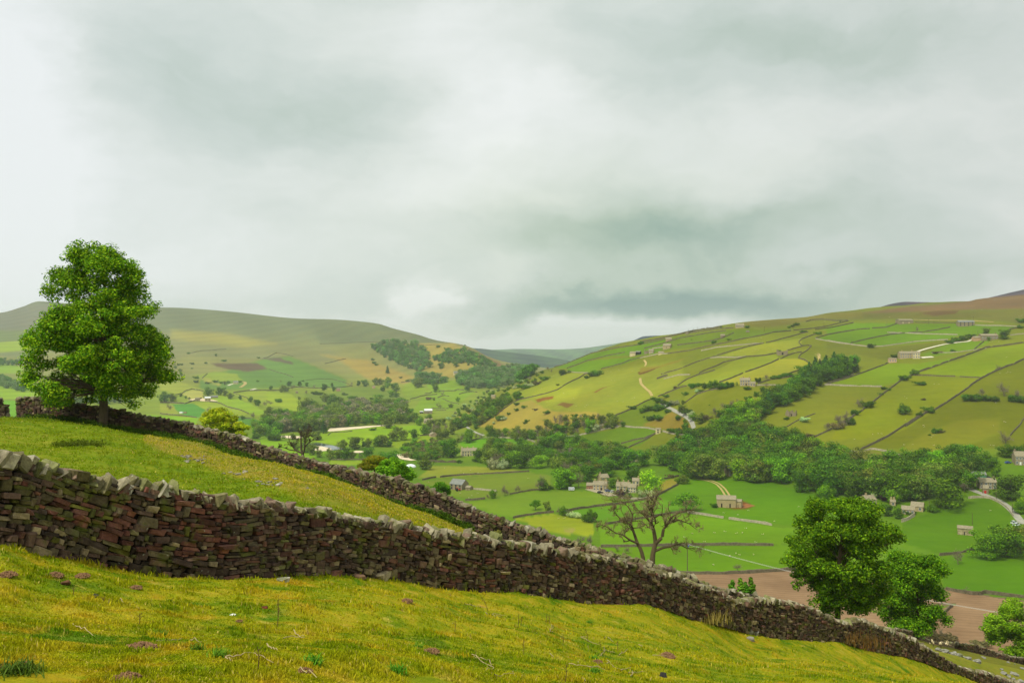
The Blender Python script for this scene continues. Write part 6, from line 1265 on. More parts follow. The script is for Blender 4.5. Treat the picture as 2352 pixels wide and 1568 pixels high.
iso(C6, '{} on and about the lower long walls of the slope', 'trees about the lower long walls', [(340, 1345, 150, 'B', .9), (460, 1355, 84, 'S', 1.0), (300, 1435, 66, 'S'), (200, 1505, 150, 'B', .9), (120, 1525, 120, 'B'), (625, 1158, 34, 'S', 1.4), (680, 1172, 28, 'S'), (590, 1222, 30, 'S'), (830, 1424, 125, 'S', .75, 'big round bush in the middle of the olive slope'),
   (1125, 1412, 82, 'S', .85, 'round bush on the lower long wall'), (1020, 1452, 60, 'S', .8), (1060, 1275, 24, 'W', 1.6), (1880, 952, 100, 'B', .9, 'leafless tree standing against the lower long wall'), (1930, 1235, 195, 'B', 1.0), (1700, 1235, 120, 'B', 1.1), (1540, 1280, 84, 'S', 1.0), (1640, 1285, 90, 'S', .9), (1590, 1280, 76, 'S'), (1740, 1282, 70, 'S', 1.1), (1830, 1285, 60, 'S', 1.2), (2090, 1290, 180, 'B', 1.0), (2030, 1292, 90, 'S', 1.0), (2130, 1300, 84, 'S', 1.0)])
iso(D6, '{} on the olive slope above the green shed', 'trees above the green shed', [(1755, 425, 190, 'B', 1.0, 'large leafless tree beside a wall above the green shed'), (1065, 322, 62, 'S', .9), (1110, 318, 34, 'W', 1.5), (1010, 345, 20, 'S')])
# ---- valley floor
iso(D3, '{} in the pastures near the big valley barn', 'trees near the big valley barn', [(495, 562, 205, 'R', .8, 'tall dark tree against the terraced house'), (1365, 885, 190, 'B', .9), (1400, 882, 125, 'R', .9), (1475, 872, 48, 'S', .8), (1590, 862, 205, 'G', 1.15, 'broad fresh crown, larger of two park trees by the white trailer'), (1660, 862, 115, 'G', 1.0, 'smaller of the two park trees by the white trailer'),
   (1030, 937, 142, 'B', .9), (1052, 932, 80, 'B'), (1140, 905, 95, 'B', .8), (1165, 902, 85, 'B', .8), (905, 962, 92, 'G', .9), (865, 965, 60, 'B'), (940, 957, 75, 'B'), (1328, 1077, 112, 'U', .95, 'lone spreading tree in the open pasture under the barn'), (1446, 1090, 112, 'O', .7), (1560, 1120, 112, 'B'), (1600, 1132, 104, 'G', .8), (1862, 1190, 135, 'S', .75, 'round grey green bush behind the dead limbs of the ash'),
   (1700, 1145, 60, 'H', 1.3), (1745, 1152, 50, 'H', 1.2), (1670, 1130, 55, 'W', 1.3), (1570, 418, 112, 'G', 1.1), (1190, 462, 105, 'R', .9), (680, 402, 122, 'G', .8), (600, 405, 110, 'B')])
iso(D4, '{} about the two stone farmhouses in the valley', 'trees about the valley farmhouses', [(885, 905, 232, 'L', .95, 'large glowing yellow green tree beside the farmhouse gable'), (1235, 1095, 208, 'U', 1.1, 'broad spreading tree where the valley walls meet'), (1250, 745, 245, 'G', .7), (1400, 765, 262, 'O', 1.15, 'broad olive crown over the farm track'), (1540, 775, 225, 'O', 1.0), (1745, 785, 225, 'L', .85, 'bright green tree before the hidden grey house'), (1905, 805, 230, 'O', .95), (2060, 795, 200, 'O', 1.0),
   (602, 955, 76, 'P', 1.3, 'purple leaved tree in the farmhouse garden'), (680, 965, 62, 'S', .9), (800, 945, 76, 'H', .8), (900, 948, 72, 'H', .8), (845, 945, 60, 'H', .8), (510, 858, 105, 'R', .9), (565, 835, 92, 'O'), (1080, 760, 42, 'W'), (1205, 820, 92, 'O', 1.1), (555, 925, 50, 'W'), (660, 915, 60, 'C'), (700, 800, 150, 'R'), (740, 760, 120, 'T', 1.2), (190, 860, 220, 'B', .8), (1520, 1050, 48, 'S', 1.0, 'dark bush against the gable of the bale barn')])
wood(D3, '{} in the belt between the two terraces of houses', 'belt between the terraced houses', [(760, 600), (900, 640), (1100, 670), (1350, 680), (1500, 690), (1700, 830), (1800, 840), (2091, 770), (2191, 600), (2000, 500), (1700, 440), (1450, 440), (1280, 490), (1120, 520), (950, 420), (800, 500)], 62, (12, 17), 'OGRRBR')
wood(D4, '{} in the broad wood behind the farm track', 'broad wood behind the farm track', [(620, 700), (700, 640), (950, 620), (1100, 700), (1300, 720), (1600, 740), (1640, 680), (2091, 690), (2191, 500), (1900, 330), (1700, 300), (1500, 330), (1350, 400), (1150, 480), (1050, 560), (850, 640)], 60, (14, 19), 'RRGROCB')
wood(D5, '{} in the wood above the smooth green field', 'wood above the smooth green field', [(640, 640), (1000, 700), (1360, 700), (1450, 790), (1700, 860), (1900, 900), (2000, 700), (1950, 560), (1800, 470), (1500, 380), (1250, 300), (960, 260), (640, 240), (500, 300)], 58, (14, 20), 'RRGRRO')
iso(D5, '{} at the edge of the smooth green field', 'edge of the smooth green field', [(1230, 745, 300, 'G', .85, 'big mid green crown at the middle of the field edge'), (1420, 838, 250, 'R', .8), (1700, 885, 370, 'R', .95, 'huge dark round crown at the corner of the smooth field'), (1690, 955, 205, 'G', .9, 'rounded tree standing forward of the huge dark crown'), (1590, 820, 290, 'G', .8), (950, 735, 255, 'O', .8), (1060, 735, 220, 'O', .8), (250, 690, 60, 'S'), (170, 745, 80, 'S', 1.0)])
wood(D6, '{} in the wood round the cottages and green shed', 'wood round the cottages', [(0, 620), (0, 950), (180, 960), (450, 930), (700, 990), (860, 1000), (1000, 930), (1400, 860), (1420, 740), (1400, 640), (1200, 600), (1000, 660), (700, 690), (480, 720), (250, 680)], 56, (13, 18), 'RRRGOR')
iso(D6, '{} among the cottages by the bottom lane', 'trees among the cottages', [(1170, 1045, 300, 'G', 1.1, 'massive rounded tree over the smooth field by the bottom lane'), (560, 960, 290, 'R', .9), (750, 985, 275, 'R', .8), (920, 950, 260, 'B', .9), (1060, 780, 90, 'G'), (250, 935, 90, 'O', 1.2), (1030, 1092, 80, 'S', 1.0, 'brownish bush by the stone cottage gable'), (430, 930, 100, 'S', .8), (1800, 975, 260, 'R', 1.2, 'great dark tree beside the house with the red door'),
   (1660, 745, 120, 'G', .8), (1560, 650, 160, 'R', 1.0), (1640, 680, 130, 'R', 1.0), (1280, 620, 160, 'R'), (1380, 640, 170, 'O', 1.0), (1140, 630, 120, 'R'), (1490, 700, 190, 'R', 1.0), (1760, 560, 140, 'R', 1.1), (1860, 560, 120, 'R'), (1930, 560, 130, 'R'), (1900, 1110, 130, 'G', 1.1), (1934, 1040, 100, 'L', 1.0), (1350, 900, 160, 'B', 1.0), (640, 1010, 140, 'G'), (600, 1130, 120, 'R', 1.1), (700, 1160, 110, 'R'), (800, 1120, 40, 'S'), (560, 985, 60, 'P', 1.4), (470, 960, 60, 'H', .7)])
iso(D8, '{} standing in the park field beyond the plough', 'park trees beyond the plough', [(1865, 612, 225, 'G', .95, 'round headed park tree with a clear pale trunk'), (2010, 590, 255, 'R', .95, 'darker park tree behind the round headed one'), (2120, 560, 220, 'O', .9), (1638, 652, 155, 'B', .9, 'small leafless tree beside the park trees'), (1700, 878, 78, 'B', 1.1), (1500, 1235, 120, 'B', 1.2), (1560, 1240, 70, 'W', 1.3), (1440, 1230, 80, 'W', 1.2), (1800, 1290, 60, 'W', 1.6)])
iso(D7, '{} by the wall of the ploughed field', 'small trees by the plough wall', [(1895, 472, 105, 'B', 1.1)])
iso(D4, '{} below the bright dry field behind the wall', 'brown scrub behind the double wall', [(210, 1400, 130, 'B', 1.3), (300, 1420, 130, 'B', 1.2), (640, 1500, 90, 'B', 1.4), (560, 1480, 80, 'B', 1.3)])
# young conifers just over the wall top
for u, py, h in ((1683, 1330, 2.6), (1700, 1326, 2.9), (1712, 1335, 2.4), (1724, 1324, 2.8)):
    Y = 62; p = at(u, Y); top = -(py - CY) / F * Y; place_tree(p, max(1.5, top - p[2]), 'C', 'young conifer showing its tip over the wall before the ploughed field', 'young conifers over the wall', .9, (2.2, 2.1, .7))
PEND.sort(key=lambda q: q[:3])
for i, q in enumerate(PEND):
    p, h, code, label, group, wf, tint = q[3]
    if i < 296: place_tree(p, h, code, label, group, wf, tint, True)
    else: mass_tree('belt', p, h, code, wf, tint)
for k, mb_ in MASS.items():
    o = mb_.build('woodland', M_LEAF); struct(o, 'stuff')
    o['label'] = {'river': 'olive and grey riverside woodland along the valley bottom', 'fell': 'haze tinted hanging woodland on the far slopes', 'belt': 'smaller trees massed in the belts and hedgerows of the valley'}[k]
# ================================================================== buildings
def mat_masonry(name, c1, c2, sc=2.2):
    m, g, b = principled(name, .92, .1); tc = g.n('ShaderNodeTexCoord').outputs['Object']
    n = g.noise(g.v('MULTIPLY', tc, (1, 1, 2.2)), sc, 4, .7); n2 = g.noise(tc, .25, 3, .5)
    c = g.mix(g.mr(n, .35, .65), srgb(*c1), srgb(*c2)); c = g.mix(g.mr(n2, .4, .7, 0, .35), c, g.mix(1, c, (.7, .68, .62), 'MULTIPLY'))
    g.L.new(c, b.inputs['Base Color']); return m
M_ST = mat_masonry('house_stone', (152, 136, 98), (194, 174, 130)); M_STG = mat_masonry('grey_stone', (126, 114, 88), (160, 146, 116)); M_CREAM = mat_masonry('cream_render', (200, 184, 136), (214, 200, 154))
M_RF = mat_masonry('stone_slates', (126, 118, 94), (158, 148, 120), 1.2); M_RFG = mat_masonry('grey_slates', (112, 116, 110), (142, 144, 134), 1.2); M_RFP = mat_masonry('pale_sheet', (204, 208, 204), (224, 226, 222), .6)
M_WF = mat_simple('white_paint', srgb(228, 226, 218), .6, 3, .05); M_GREEN = mat_simple('green_paint', srgb(36, 120, 96), .6, 3, .1); M_RED = mat_simple('red_paint', srgb(186, 30, 34), .5, 3, .1); M_DARK = mat_simple('dark_opening', srgb(40, 36, 32), .8, 3, .1)
M_BLUE = mat_simple('blue_paint', srgb(60, 96, 170), .3, 3, .05, .5); M_WHITE = mat_simple('white_car_paint', srgb(232, 234, 236), .3, 3, .03, .5); M_BLACK = mat_simple('rubber', srgb(30, 30, 30), .8, 3, .1)
mg, g_, b_ = principled('window_glass', .08, .5); b_.inputs['Base Color'].default_value = (.03, .04, .05, 1); M_GLASS = mg
M_GREENWALL = mat_simple('green_wall', srgb(84, 130, 100), .8, 2, .1)  # plain green wall colour of the farm shed
def building(f, label, x, y, wz, ez, dz=0, side=1, th=15, pitch=32, name='stone_house', wall=None, roof=None, chim=(), win=None, door=None, dfix=None, ruin=False, cat_='house', Y=None, lift=0, group=None, sink=2.5):
    sc = f(1, 0)[0] - f(0, 0)[0]; px, py = f(x, y); p = at(px, Y) if Y else hit(px, py, 150); k = p[1] / F; t = radians(th)
    L = wz * sc * k / math.cos(t); e = ez * sc * k; d = dfix or (dz * sc * k / max(math.sin(t), .2) if dz else L * .55); d = min(max(d, L * .4), L * 1.3)
    rz = -t * side + math.atan2(-p[0], p[1]) * .0
    root = thing(name, label, cat_, (p[0], p[1] + d * .35, p[2] + lift), rz, group)
    hl, hd = L / 2, d / 2; rise = hd * math.tan(radians(pitch)); mb = MB()
    V = [(-hl, -hd, -sink), (hl, -hd, -sink), (hl, hd, -sink), (-hl, hd, -sink), (-hl, -hd, e), (hl, -hd, e), (hl, hd, e), (-hl, hd, e), (-hl, 0, e + rise), (hl, 0, e + rise)]
    if ruin:
        # roofless shell with ragged wall tops
        rs = np.random.RandomState(int(x)); t_ = .6
        for x0, x1, y0, y1 in ((-hl, hl, -hd, -hd + t_), (-hl, hl, hd - t_, hd), (-hl, -hl + t_, -hd + t_, hd - t_), (hl - t_, hl, -hd + t_, hd - t_)):
            n = 6; xs_ = np.linspace(x0, x1, n + 1) if x1 - x0 > y1 - y0 else None
            for i in range(n):
                gab = 0
                if xs_ is not None: a, b, c_, d_ = xs_[i], xs_[i + 1], y0, y1
                else:
                    ys_ = np.linspace(y0, y1, n + 1); a, b, c_, d_ = x0, x1, ys_[i], ys_[i + 1]; gab = rise * (1 - abs((c_ + d_) / 2) / hd)
                box(mb, a + .002, b, c_ + .002, d_, -sink, e * rs.uniform(.72, 1.0) + gab)
        mb.build('wall', wall or M_STG, root)
        if ruin != 2:
            o = MB(); box(o, -L * .08, L * .08, -hd - .03, -hd + .3, 0, e * .55); o.build('door', M_DARK, root)
        return root
    mb.add(V, [(0, 1, 5, 4), (2, 3, 7, 6), (0, 4, 7, 3), (1, 2, 6, 5), (4, 5, 9, 8), (6, 7, 8, 9)], [(4, 8, 7), (5, 6, 9)]); mb.build('wall', wall or M_ST, root)
    ov, tk = .25, .18; s = math.tan(radians(pitch)); mb = MB()
    for sg in (-1, 1):
        y0, y1 = sg * (hd + ov), 0; z0, z1 = e - ov * s + .04, e + rise + .04
        v = [(-hl - ov, y0, z0), (hl + ov, y0, z0), (hl + ov, y1, z1), (-hl - ov, y1, z1)]; v += [(a, b, c + tk) for a, b, c in v]
        q = BOXQ if sg < 0 else BOXQ[:, ::-1]; mb.add(v, q)
    rf = mb.build('roof', roof or M_RF, root)
    for c in chim:
        mb = MB(); cx = c * (hl - .45); w = max(.45, L * .035); box(mb, cx - w, cx + w, -.42, .42, e + rise * .55, e + rise + 1.1); box(mb, cx - w * 1.15, cx + w * 1.15, -.5, .5, e + rise + 1.1, e + rise + 1.25)
        for q in (-.4, .4): tube(mb, [(cx + q * w, 0, e + rise + 1.25), (cx + q * w, 0, e + rise + 1.7)], [.15, .12], 8)
        mb.build('chimney', wall or M_ST, rf)
    if win:
        cols, rows, fm = win
        for r in range(rows):
            for c in range(cols):
                wx = -hl + L * (c + .5) / cols; wz_ = e * ((r + .5) / rows) + .1; ww, wh = min(.55, L / cols * .28), min(.75, e / rows * .3)
                if door is not None and r == 0 and c == door[0]:
                    o = MB(); box(o, wx - .6, wx + .6, -hd - .05, -hd + .1, 0, min(2.1, e * .55)); dr = o.build('door', door[1], root); continue
                o = MB()
                for a, b, c_, d_ in ((wx - ww - .12, wx - ww, wz_ - wh - .12, wz_ + wh + .12), (wx + ww, wx + ww + .12, wz_ - wh - .12, wz_ + wh + .12), (wx - ww, wx + ww, wz_ - wh - .12, wz_ - wh), (wx - ww, wx + ww, wz_ + wh, wz_ + wh + .12), (wx - .04, wx + .04, wz_ - wh, wz_ + wh)): box(o, a, b, -hd - .06, -hd + .02, c_, d_)
                wd = o.build('window', fm or M_WF, root); o = MB(); box(o, wx - ww + .002, wx + ww - .002, -hd - .03, -hd + .01, wz_ - wh, wz_ + wh); o.build('pane', M_GLASS, wd)
    elif door is not None:
        n = door[0] if isinstance(door[0], int) else 1
        for i in range(n):
            wx = -hl + L * (i + .6) / (n + .3); o = MB(); box(o, wx - L * .035, wx + L * .035, -hd - .04, -hd + .1, 0, e * .5); o.build('door', door[1], root)
    return root
Bd = building
Bd(D3, 'big stone barn with a dark hipped looking roof standing in the valley pasture', 577, 876, 125, 54, 60, 1, 34, 38, 'stone_barn', M_STG, M_RFG, win=(3, 2, M_DARK), door=(1, M_DARK), cat_='barn')
Bd(D3, 'low lean-to on the gable end of the big valley barn', 678, 880, 44, 26, 30, 1, 34, 25, 'stone_barn', M_STG, M_RF, door=(1, M_DARK), cat_='barn')
Bd(E4, 'long pale terraced house with climbing garden under tall dark trees', 1560, 1345, 250, 82, 0, -1, 12, 32, 'terraced_house', M_CREAM, M_RF, (-.95, -.2, .6), (6, 2, None), (2, M_DARK), dfix=8)
Bd(D4, 'valley farmhouse with a broad stone front beside parked cars', 400, 882, 130, 52, 14, 1, 14, 30, 'stone_house', M_ST, M_RF, (-.9, .9), (4, 2, None), (2, M_DARK), dfix=8)
Bd(D4, 'low reddish outbuilding on the end of the valley farmhouse', 300, 868, 64, 34, 0, 1, 14, 28, 'stone_outbuilding', mat_masonry('red_stone', (140, 100, 78), (168, 128, 98)), M_RF, door=(1, M_DARK), dfix=6)
Bd(D4, 'stone house with twin gables rising behind the valley farmhouse', 425, 806, 84, 22, 0, -1, 20, 34, 'stone_house', M_ST, M_RF, (-.8,), (2, 1, None), dfix=7, lift=2)
Bd(D4, 'long farmhouse with tall chimneys beside the yellow green tree', 628, 892, 128, 50, 0, 1, 14, 32, 'stone_house', M_ST, M_RF, (-.95, 0, .8), (4, 2, None), (1, M_DARK), dfix=8)
Bd(D4, 'cream fronted cottage joined to the long farmhouse', 718, 905, 74, 50, 20, 1, 20, 32, 'stone_house', M_CREAM, M_RF, (.9,), (3, 2, None), dfix=7)
Bd(D4, 'small rear house half hidden by the yellow green tree', 748, 838, 66, 34, 0, 1, 10, 30, 'stone_house', M_ST, M_RF, (.9,), (2, 1, None), dfix=7, lift=1)
Bd(D4, 'cream gabled house peeping over the trees below the sloping field', 722, 612, 86, 42, 20, 1, 24, 34, 'stone_house', M_CREAM, M_RFG, (-.9, .3), (2, 1, None), dfix=8)
Bd(D4, 'little pale barn like a box on the wall junction', 967, 325, 44, 42, 14, 1, 22, 28, 'stone_barn', M_CREAM, M_RF, win=(1, 2, M_DARK), cat_='barn')
Bd(D4, 'long stone barn with white wrapped bales at its corner', 1640, 1048, 178, 78, 18, 1, 13, 26, 'stone_barn', M_ST, M_RF, door=(2, M_DARK), cat_='barn', dfix=8)
Bd(D4, 'smaller annexe attached to the bale barn', 1762, 1050, 50, 58, 26, 1, 26, 26, 'stone_barn', M_ST, M_RF, door=(1, M_DARK), cat_='barn', dfix=7)
Bd(D4, 'grey stone house mostly hidden behind the bright green tree', 1668, 745, 64, 72, 0, -1, 15, 34, 'stone_house', M_STG, M_RFG, (.8,), (2, 2, None), dfix=8)
Bd(D4, 'low white fronted house between trees at the field edge', 1805, 745, 70, 34, 0, 1, 10, 30, 'stone_house', M_STG, M_RF, (.8,), (3, 1, None), dfix=7)
Bd(D6, 'stone house by the bottom lane with white windows', 1590, 868, 150, 66, 10, 1, 14, 28, 'stone_house', M_STG, M_RF, (-.95, .9), (4, 2, None), dfix=8)
Bd(D6, 'small front wing with a red door on the lane house', 1572, 912, 46, 50, 40, 1, 34, 34, 'stone_house', M_STG, M_RF, win=(1, 1, None), door=(0, M_RED), dfix=6)
Bd(D6, 'green fronted shed with a pale grey roof among the trees', 1497, 768, 134, 40, 18, 1, 16, 22, 'farm_shed', M_GREENWALL, M_RFG, door=(2, M_GREEN), cat_='shed', dfix=8)
Bd(D6, 'tall stone house at the picture edge beside a blue car', 1905, 632, 88, 84, 0, 1, 14, 36, 'stone_house', M_STG, M_RF, (-.9,), (3, 2, None), (1, M_WF), dfix=8)
Bd(D6, 'lower stone cottage with a pale slate roof and garden wall', 818, 1118, 106, 46, 34, 1, 26, 26, 'stone_house', M_ST, M_RF, win=(3, 1, None), dfix=7)
Bd(D6, 'upper cottage behind with round openings and pale roof', 912, 1085, 96, 44, 38, 1, 30, 28, 'stone_house', M_ST, M_RF, win=(2, 1, None), dfix=8)
Bd(D6, 'cottage roof half hidden by the big beech and purple tree', 420, 1015, 110, 40, 0, -1, 14, 30, 'stone_house', M_ST, M_RF, (-.4,), (3, 1, None), dfix=8)
Bd(D6, 'cottage gable with two chimneys beside the beech crown', 655, 1035, 44, 40, 0, 1, 14, 34, 'stone_house', M_ST, M_RF, (-.8, .8), (1, 1, None), dfix=7)
Bd(D6, 'lone weathered field barn with a stained front in the smooth field', 1372, 1318, 118, 62, 40, 1, 27, 24, 'stone_barn', mat_masonry('weathered_stone', (128, 116, 84), (190, 176, 138), .7), M_RF, door=(1, M_DARK), cat_='barn')
Bd(C5, 'square farmhouse standing alone halfway up the hillside', 1112, 966, 96, 56, 26, 1, 20, 30, 'stone_house', M_ST, M_RF, (-.4, .9), (4, 2, None), (2, M_DARK), dfix=7)
Bd(C5, 'small annexe of the square farmhouse', 1192, 976, 50, 34, 16, 1, 20, 24, 'stone_outbuilding', M_ST, M_RF, win=(2, 1, None), dfix=6)
Bd(C5, 'long roofless stone building on the upper pasture', 1500, 645, 105, 44, 0, 1, 10, 30, 'ruined_barn', ruin=1, cat_='ruin', dfix=8)
Bd(C5, 'small two gabled ruin with an open doorway in the olive field', 1578, 1288, 56, 42, 0, -1, 24, 42, 'ruined_barn', ruin=1, cat_='ruin', dfix=5)
Bd(C5, 'second broken gable of the olive field ruin', 1625, 1285, 40, 40, 0, 1, 30, 40, 'ruined_barn', ruin=2, cat_='ruin', dfix=5)
Bd(C5, 'crumbling barn above the lane wood', 778, 1385, 52, 34, 0, 1, 20, 30, 'ruined_barn', ruin=2, cat_='ruin', dfix=5)
Bd(C5, 'skyline farm with a long front on the ridge', 1052, 360, 86, 24, 0, 1, 8, 28, 'stone_house', M_ST, M_RF, (.9,), (4, 1, None), dfix=9)
Bd(C5, 'small grey barn among the green bands of the ridge', 872, 458, 42, 20, 12, 1, 20, 30, 'stone_barn', M_STG, M_RF, cat_='barn')
Bd(C5, 'tiny stone hut below the skyline farm', 1132, 408, 30, 14, 0, 1, 14, 24, 'stone_barn', M_STG, M_RFG, cat_='barn')
Bd(C5, 'isolated barn under the telegraph poles', 495, 430, 30, 20, 0, 1, 14, 26, 'stone_barn', M_STG, M_RF, cat_='barn')
Bd(C5, 'ridge barn above the hilltop hamlet', 305, 502, 60, 22, 0, 1, 10, 26, 'stone_barn', M_ST, M_RF, cat_='barn', dfix=9)
Bd(C5, 'large barn with a wide pale roof in the hilltop hamlet', 292, 577, 72, 30, 30, 1, 24, 28, 'stone_barn', M_ST, M_RF, door=(1, M_DARK), cat_='barn')
Bd(C5, 'pale house at the heart of the hilltop hamlet', 122, 628, 48, 30, 14, 1, 20, 30, 'stone_house', M_ST, M_RF, (.8,), (2, 2, None))
Bd(C5, 'roofless barn touching the hamlet house', 68, 632, 36, 30, 0, 1, 14, 34, 'ruined_barn', ruin=2, cat_='ruin', dfix=8)
Bd(C5, 'low white shed on the end of the hilltop hamlet', 225, 638, 52, 14, 0, 1, 12, 22, 'farm_shed', M_CREAM, M_RF, cat_='shed', dfix=9)
Bd(C4, 'pale barn on the near end of the hilltop hamlet', 1890, 655, 56, 30, 20, 1, 20, 26, 'stone_barn', M_CREAM, M_RF, cat_='barn')
Bd(C4, 'dark sided shed in the hilltop hamlet', 1945, 640, 44, 26, 0, 1, 30, 30, 'farm_shed', M_DARK, M_RFG, cat_='shed')
Bd(C6, 'grey barn row with a pink end near the moor', 858, 445, 158, 36, 0, -1, 6, 18, 'stone_barn', M_STG, M_RF, door=(2, M_CREAM), cat_='barn', dfix=10)
Bd(C6, 'tall grey barn on the upper green strip with a mast behind', 1525, 472, 160, 44, 14, 1, 10, 24, 'stone_barn', M_STG, M_RFG, win=(4, 2, M_DARK), cat_='barn', dfix=10)
Bd(C6, 'farmhouse where the pale track ends beside a dark round tree', 1775, 622, 172, 46, 0, 1, 6, 24, 'stone_house', M_STG, M_RF, (.92,), (6, 1, None), dfix=9)
Bd(C6, 'low tan barn adjoining the farm at the end of the track', 1650, 632, 84, 34, 0, 1, 6, 22, 'stone_barn', mat_masonry('tan_stone', (176, 142, 106), (196, 160, 122)), M_RF, cat_='barn', dfix=8)
Bd(C6, 'long pale farmhouse with many small windows on its terrace', 876, 822, 146, 54, 0, 1, 8, 24, 'stone_house', M_ST, M_RF, (-.6, .9), (6, 2, None), dfix=9)
Bd(C6, 'yellowish cross wing on the end of the long pale farmhouse', 990, 824, 66, 58, 34, 1, 24, 26, 'stone_house', M_CREAM, M_RF, (), (3, 2, None), dfix=8)
Bd(C6, 'flat looking pink stone garage below the long pale farmhouse', 724, 868, 76, 42, 0, 1, 12, 12, 'garage', mat_masonry('pink_stone', (190, 156, 124), (208, 176, 142)), M_RF, win=(3, 1, None), cat_='garage', dfix=6)
Bd(C4, 'small grey barn standing in the trees on the nose of the hill', 422, 1110, 42, 34, 12, 1, 20, 30, 'stone_barn', M_ST, M_RF, cat_='barn')
Bd(E2, 'isolated white cottage below the green fellside', 1230, 608, 72, 32, 20, -1, 24, 36, 'stone_house', M_CREAM, M_RFG, (.8,), (3, 1, None))
Bd(E2, 'stone barn beside the sandy yard', 608, 885, 70, 46, 0, -1, 14, 28, 'stone_barn', M_STG, M_RF, door=(1, M_DARK), cat_='barn')
Bd(E2, 'ruined looking farm building in the sandy yard', 772, 890, 84, 54, 20, -1, 20, 36, 'stone_barn', M_ST, M_RFP, win=(2, 1, M_DARK), cat_='barn')
Bd(E2, 'curved grey shed roof above the sandy yard', 880, 835, 96, 20, 0, -1, 26, 30, 'farm_shed', M_STG, M_RFG, cat_='shed')
Bd(E2, 'small white shed in the low green field', 345, 1087, 54, 20, 0, 1, 14, 20, 'farm_shed', M_WF, M_RFP, cat_='shed')
Bd(E2, 'brown shed next to the small white one', 408, 1083, 44, 16, 0, 1, 14, 20, 'farm_shed', mat_masonry('brown_boards', (150, 110, 84), (170, 126, 96)), M_RF, cat_='shed')
Bd(E3, 'pinkish barn below the level far wall', 1165, 288, 66, 40, 0, -1, 10, 22, 'stone_barn', mat_masonry('pink_grey', (170, 132, 110), (190, 152, 128)), M_RF, cat_='barn')
Bd(E3, 'small pink stone barn beneath the far copse', 1748, 242, 44, 36, 0, -1, 14, 26, 'stone_barn', mat_masonry('pink_grey_pale', (186, 150, 126), (200, 164, 140)), M_RF, cat_='barn')
Bd(E3, 'tiny far barn beside the olive trees', 490, 322, 40, 26, 0, -1, 14, 30, 'stone_barn', M_STG, M_RF, cat_='barn')
Bd(C3, 'white gabled house of the hillside farm under the hanging wood', 1422, 850, 40, 20, 0, -1, 24, 40, 'stone_house', M_CREAM, M_RFG, (.8,), (2, 1, None))
Bd(C3, 'dark barn of the hillside farm under the hanging wood', 1552, 828, 54, 14, 0, -1, 14, 24, 'stone_barn', M_STG, M_RFG, cat_='barn')
Bd(E4, 'wide farm shed with a shining white roof by the river', 890, 652, 128, 46, 0, -1, 8, 17, 'farm_shed', M_STG, M_RFP, door=(1, M_DARK), cat_='shed', dfix=26)
Bd(E4, 'small open side shed beside the white roofed one', 784, 650, 56, 26, 0, -1, 8, 10, 'farm_shed', M_DARK, M_RFP, cat_='shed', dfix=14)
Bd(E4, 'old farmhouse with stone roof between dark green trees', 900, 812, 130, 34, 0, 1, 12, 34, 'stone_house', M_ST, M_RF, (-.1, .8), (5, 1, None), dfix=9)
Bd(E4, 'small gabled hut with one dark opening by the copse', 984, 1030, 46, 34, 0, 1, 70, 30, 'stone_barn', mat_masonry('hut_stone', (176, 150, 124), (190, 166, 140)), M_RF, cat_='barn', dfix=9)
# ---- vehicles and farm things
def car(label, p, rz, paint, L=4.2, h=1.45, name='parked_car'):
    r = thing(name, label, 'car', tuple(p + [0, 0, .15]), rz); mb = MB(); w = .85
    prof = [(-L / 2, .25), (L / 2, .25), (L / 2, .65), (L * .46, .78), (L * .22, .85), (-L * .47, .88), (-L / 2, .7)]
    n = len(prof); V = [(x, -w, z) for x, z in prof] + [(x, w, z) for x, z in prof]; Q = [(i, (i + 1) % n, n + (i + 1) % n, n + i) for i in range(n)]
    T = [(0, i, i + 1) for i in range(1, n - 1)] + [(n, n + i + 1, n + i) for i in range(1, n - 1)]; mb.add(V, Q, T)
    V = [(-L * .44, -w * .95, .86), (L * .22, -w * .95, .86), (L * .22, w * .95, .86), (-L * .44, w * .95, .86), (-L * .34, -w * .78, h), (L * .06, -w * .78, h), (L * .06, w * .78, h), (-L * .34, w * .78, h)]
    mb.add([V[4], V[5], V[6], V[7]] + [(a, b, c + .05) for a, b, c in V[4:]], BOXQ); mb.build('body', paint, r)
    mb = MB(); mb.add(V, BOXQ); mb.build('window', M_GLASS, r)
    for sx_ in (-.31, .31):
        for sy_ in (-1, 1):
            mb = MB(); tube(mb, [(sx_ * L, sy_ * (w - .18), .3), (sx_ * L, sy_ * (w + .02), .3)], [.32, .32], 14); a = sx_ * L; yy = sy_ * (w + .021)
            ring = [(a + .32 * math.cos(t), yy, .3 + .32 * math.sin(t)) for t in np.linspace(0, 2 * pi, 14, endpoint=False)]; mb.add([(a, yy, .3)] + ring, T=[(0, i + 1, (i + 1) % 14 + 1) for i in range(14)]); mb.build('wheel', M_BLACK, r)
    return r
car('pale blue car parked in the valley farmyard', hit(*D4(470, 895), 150), .3, M_BLUE); car('white car parked nearest the long farmhouse', hit(*D4(522, 905), 150), -.2, M_WHITE); car('dark car on the grass edge before the farmyard', hit(*D4(395, 912), 150), .4, M_BLACK)
car('bright blue car by the house at the picture edge', hit(*D6(1778, 618), 150), .2, M_BLUE); car('white car parked where the bottom lane leaves the picture', hit(*D6(1858, 1232), 150), .5, M_WHITE); car('silver car behind the white one at the lane end', hit(*D6(1838, 1208), 150), .5, M_WHITE); car('dark car beside the green fronted shed', hit(*D6(1592, 770), 150), .1, M_BLACK)
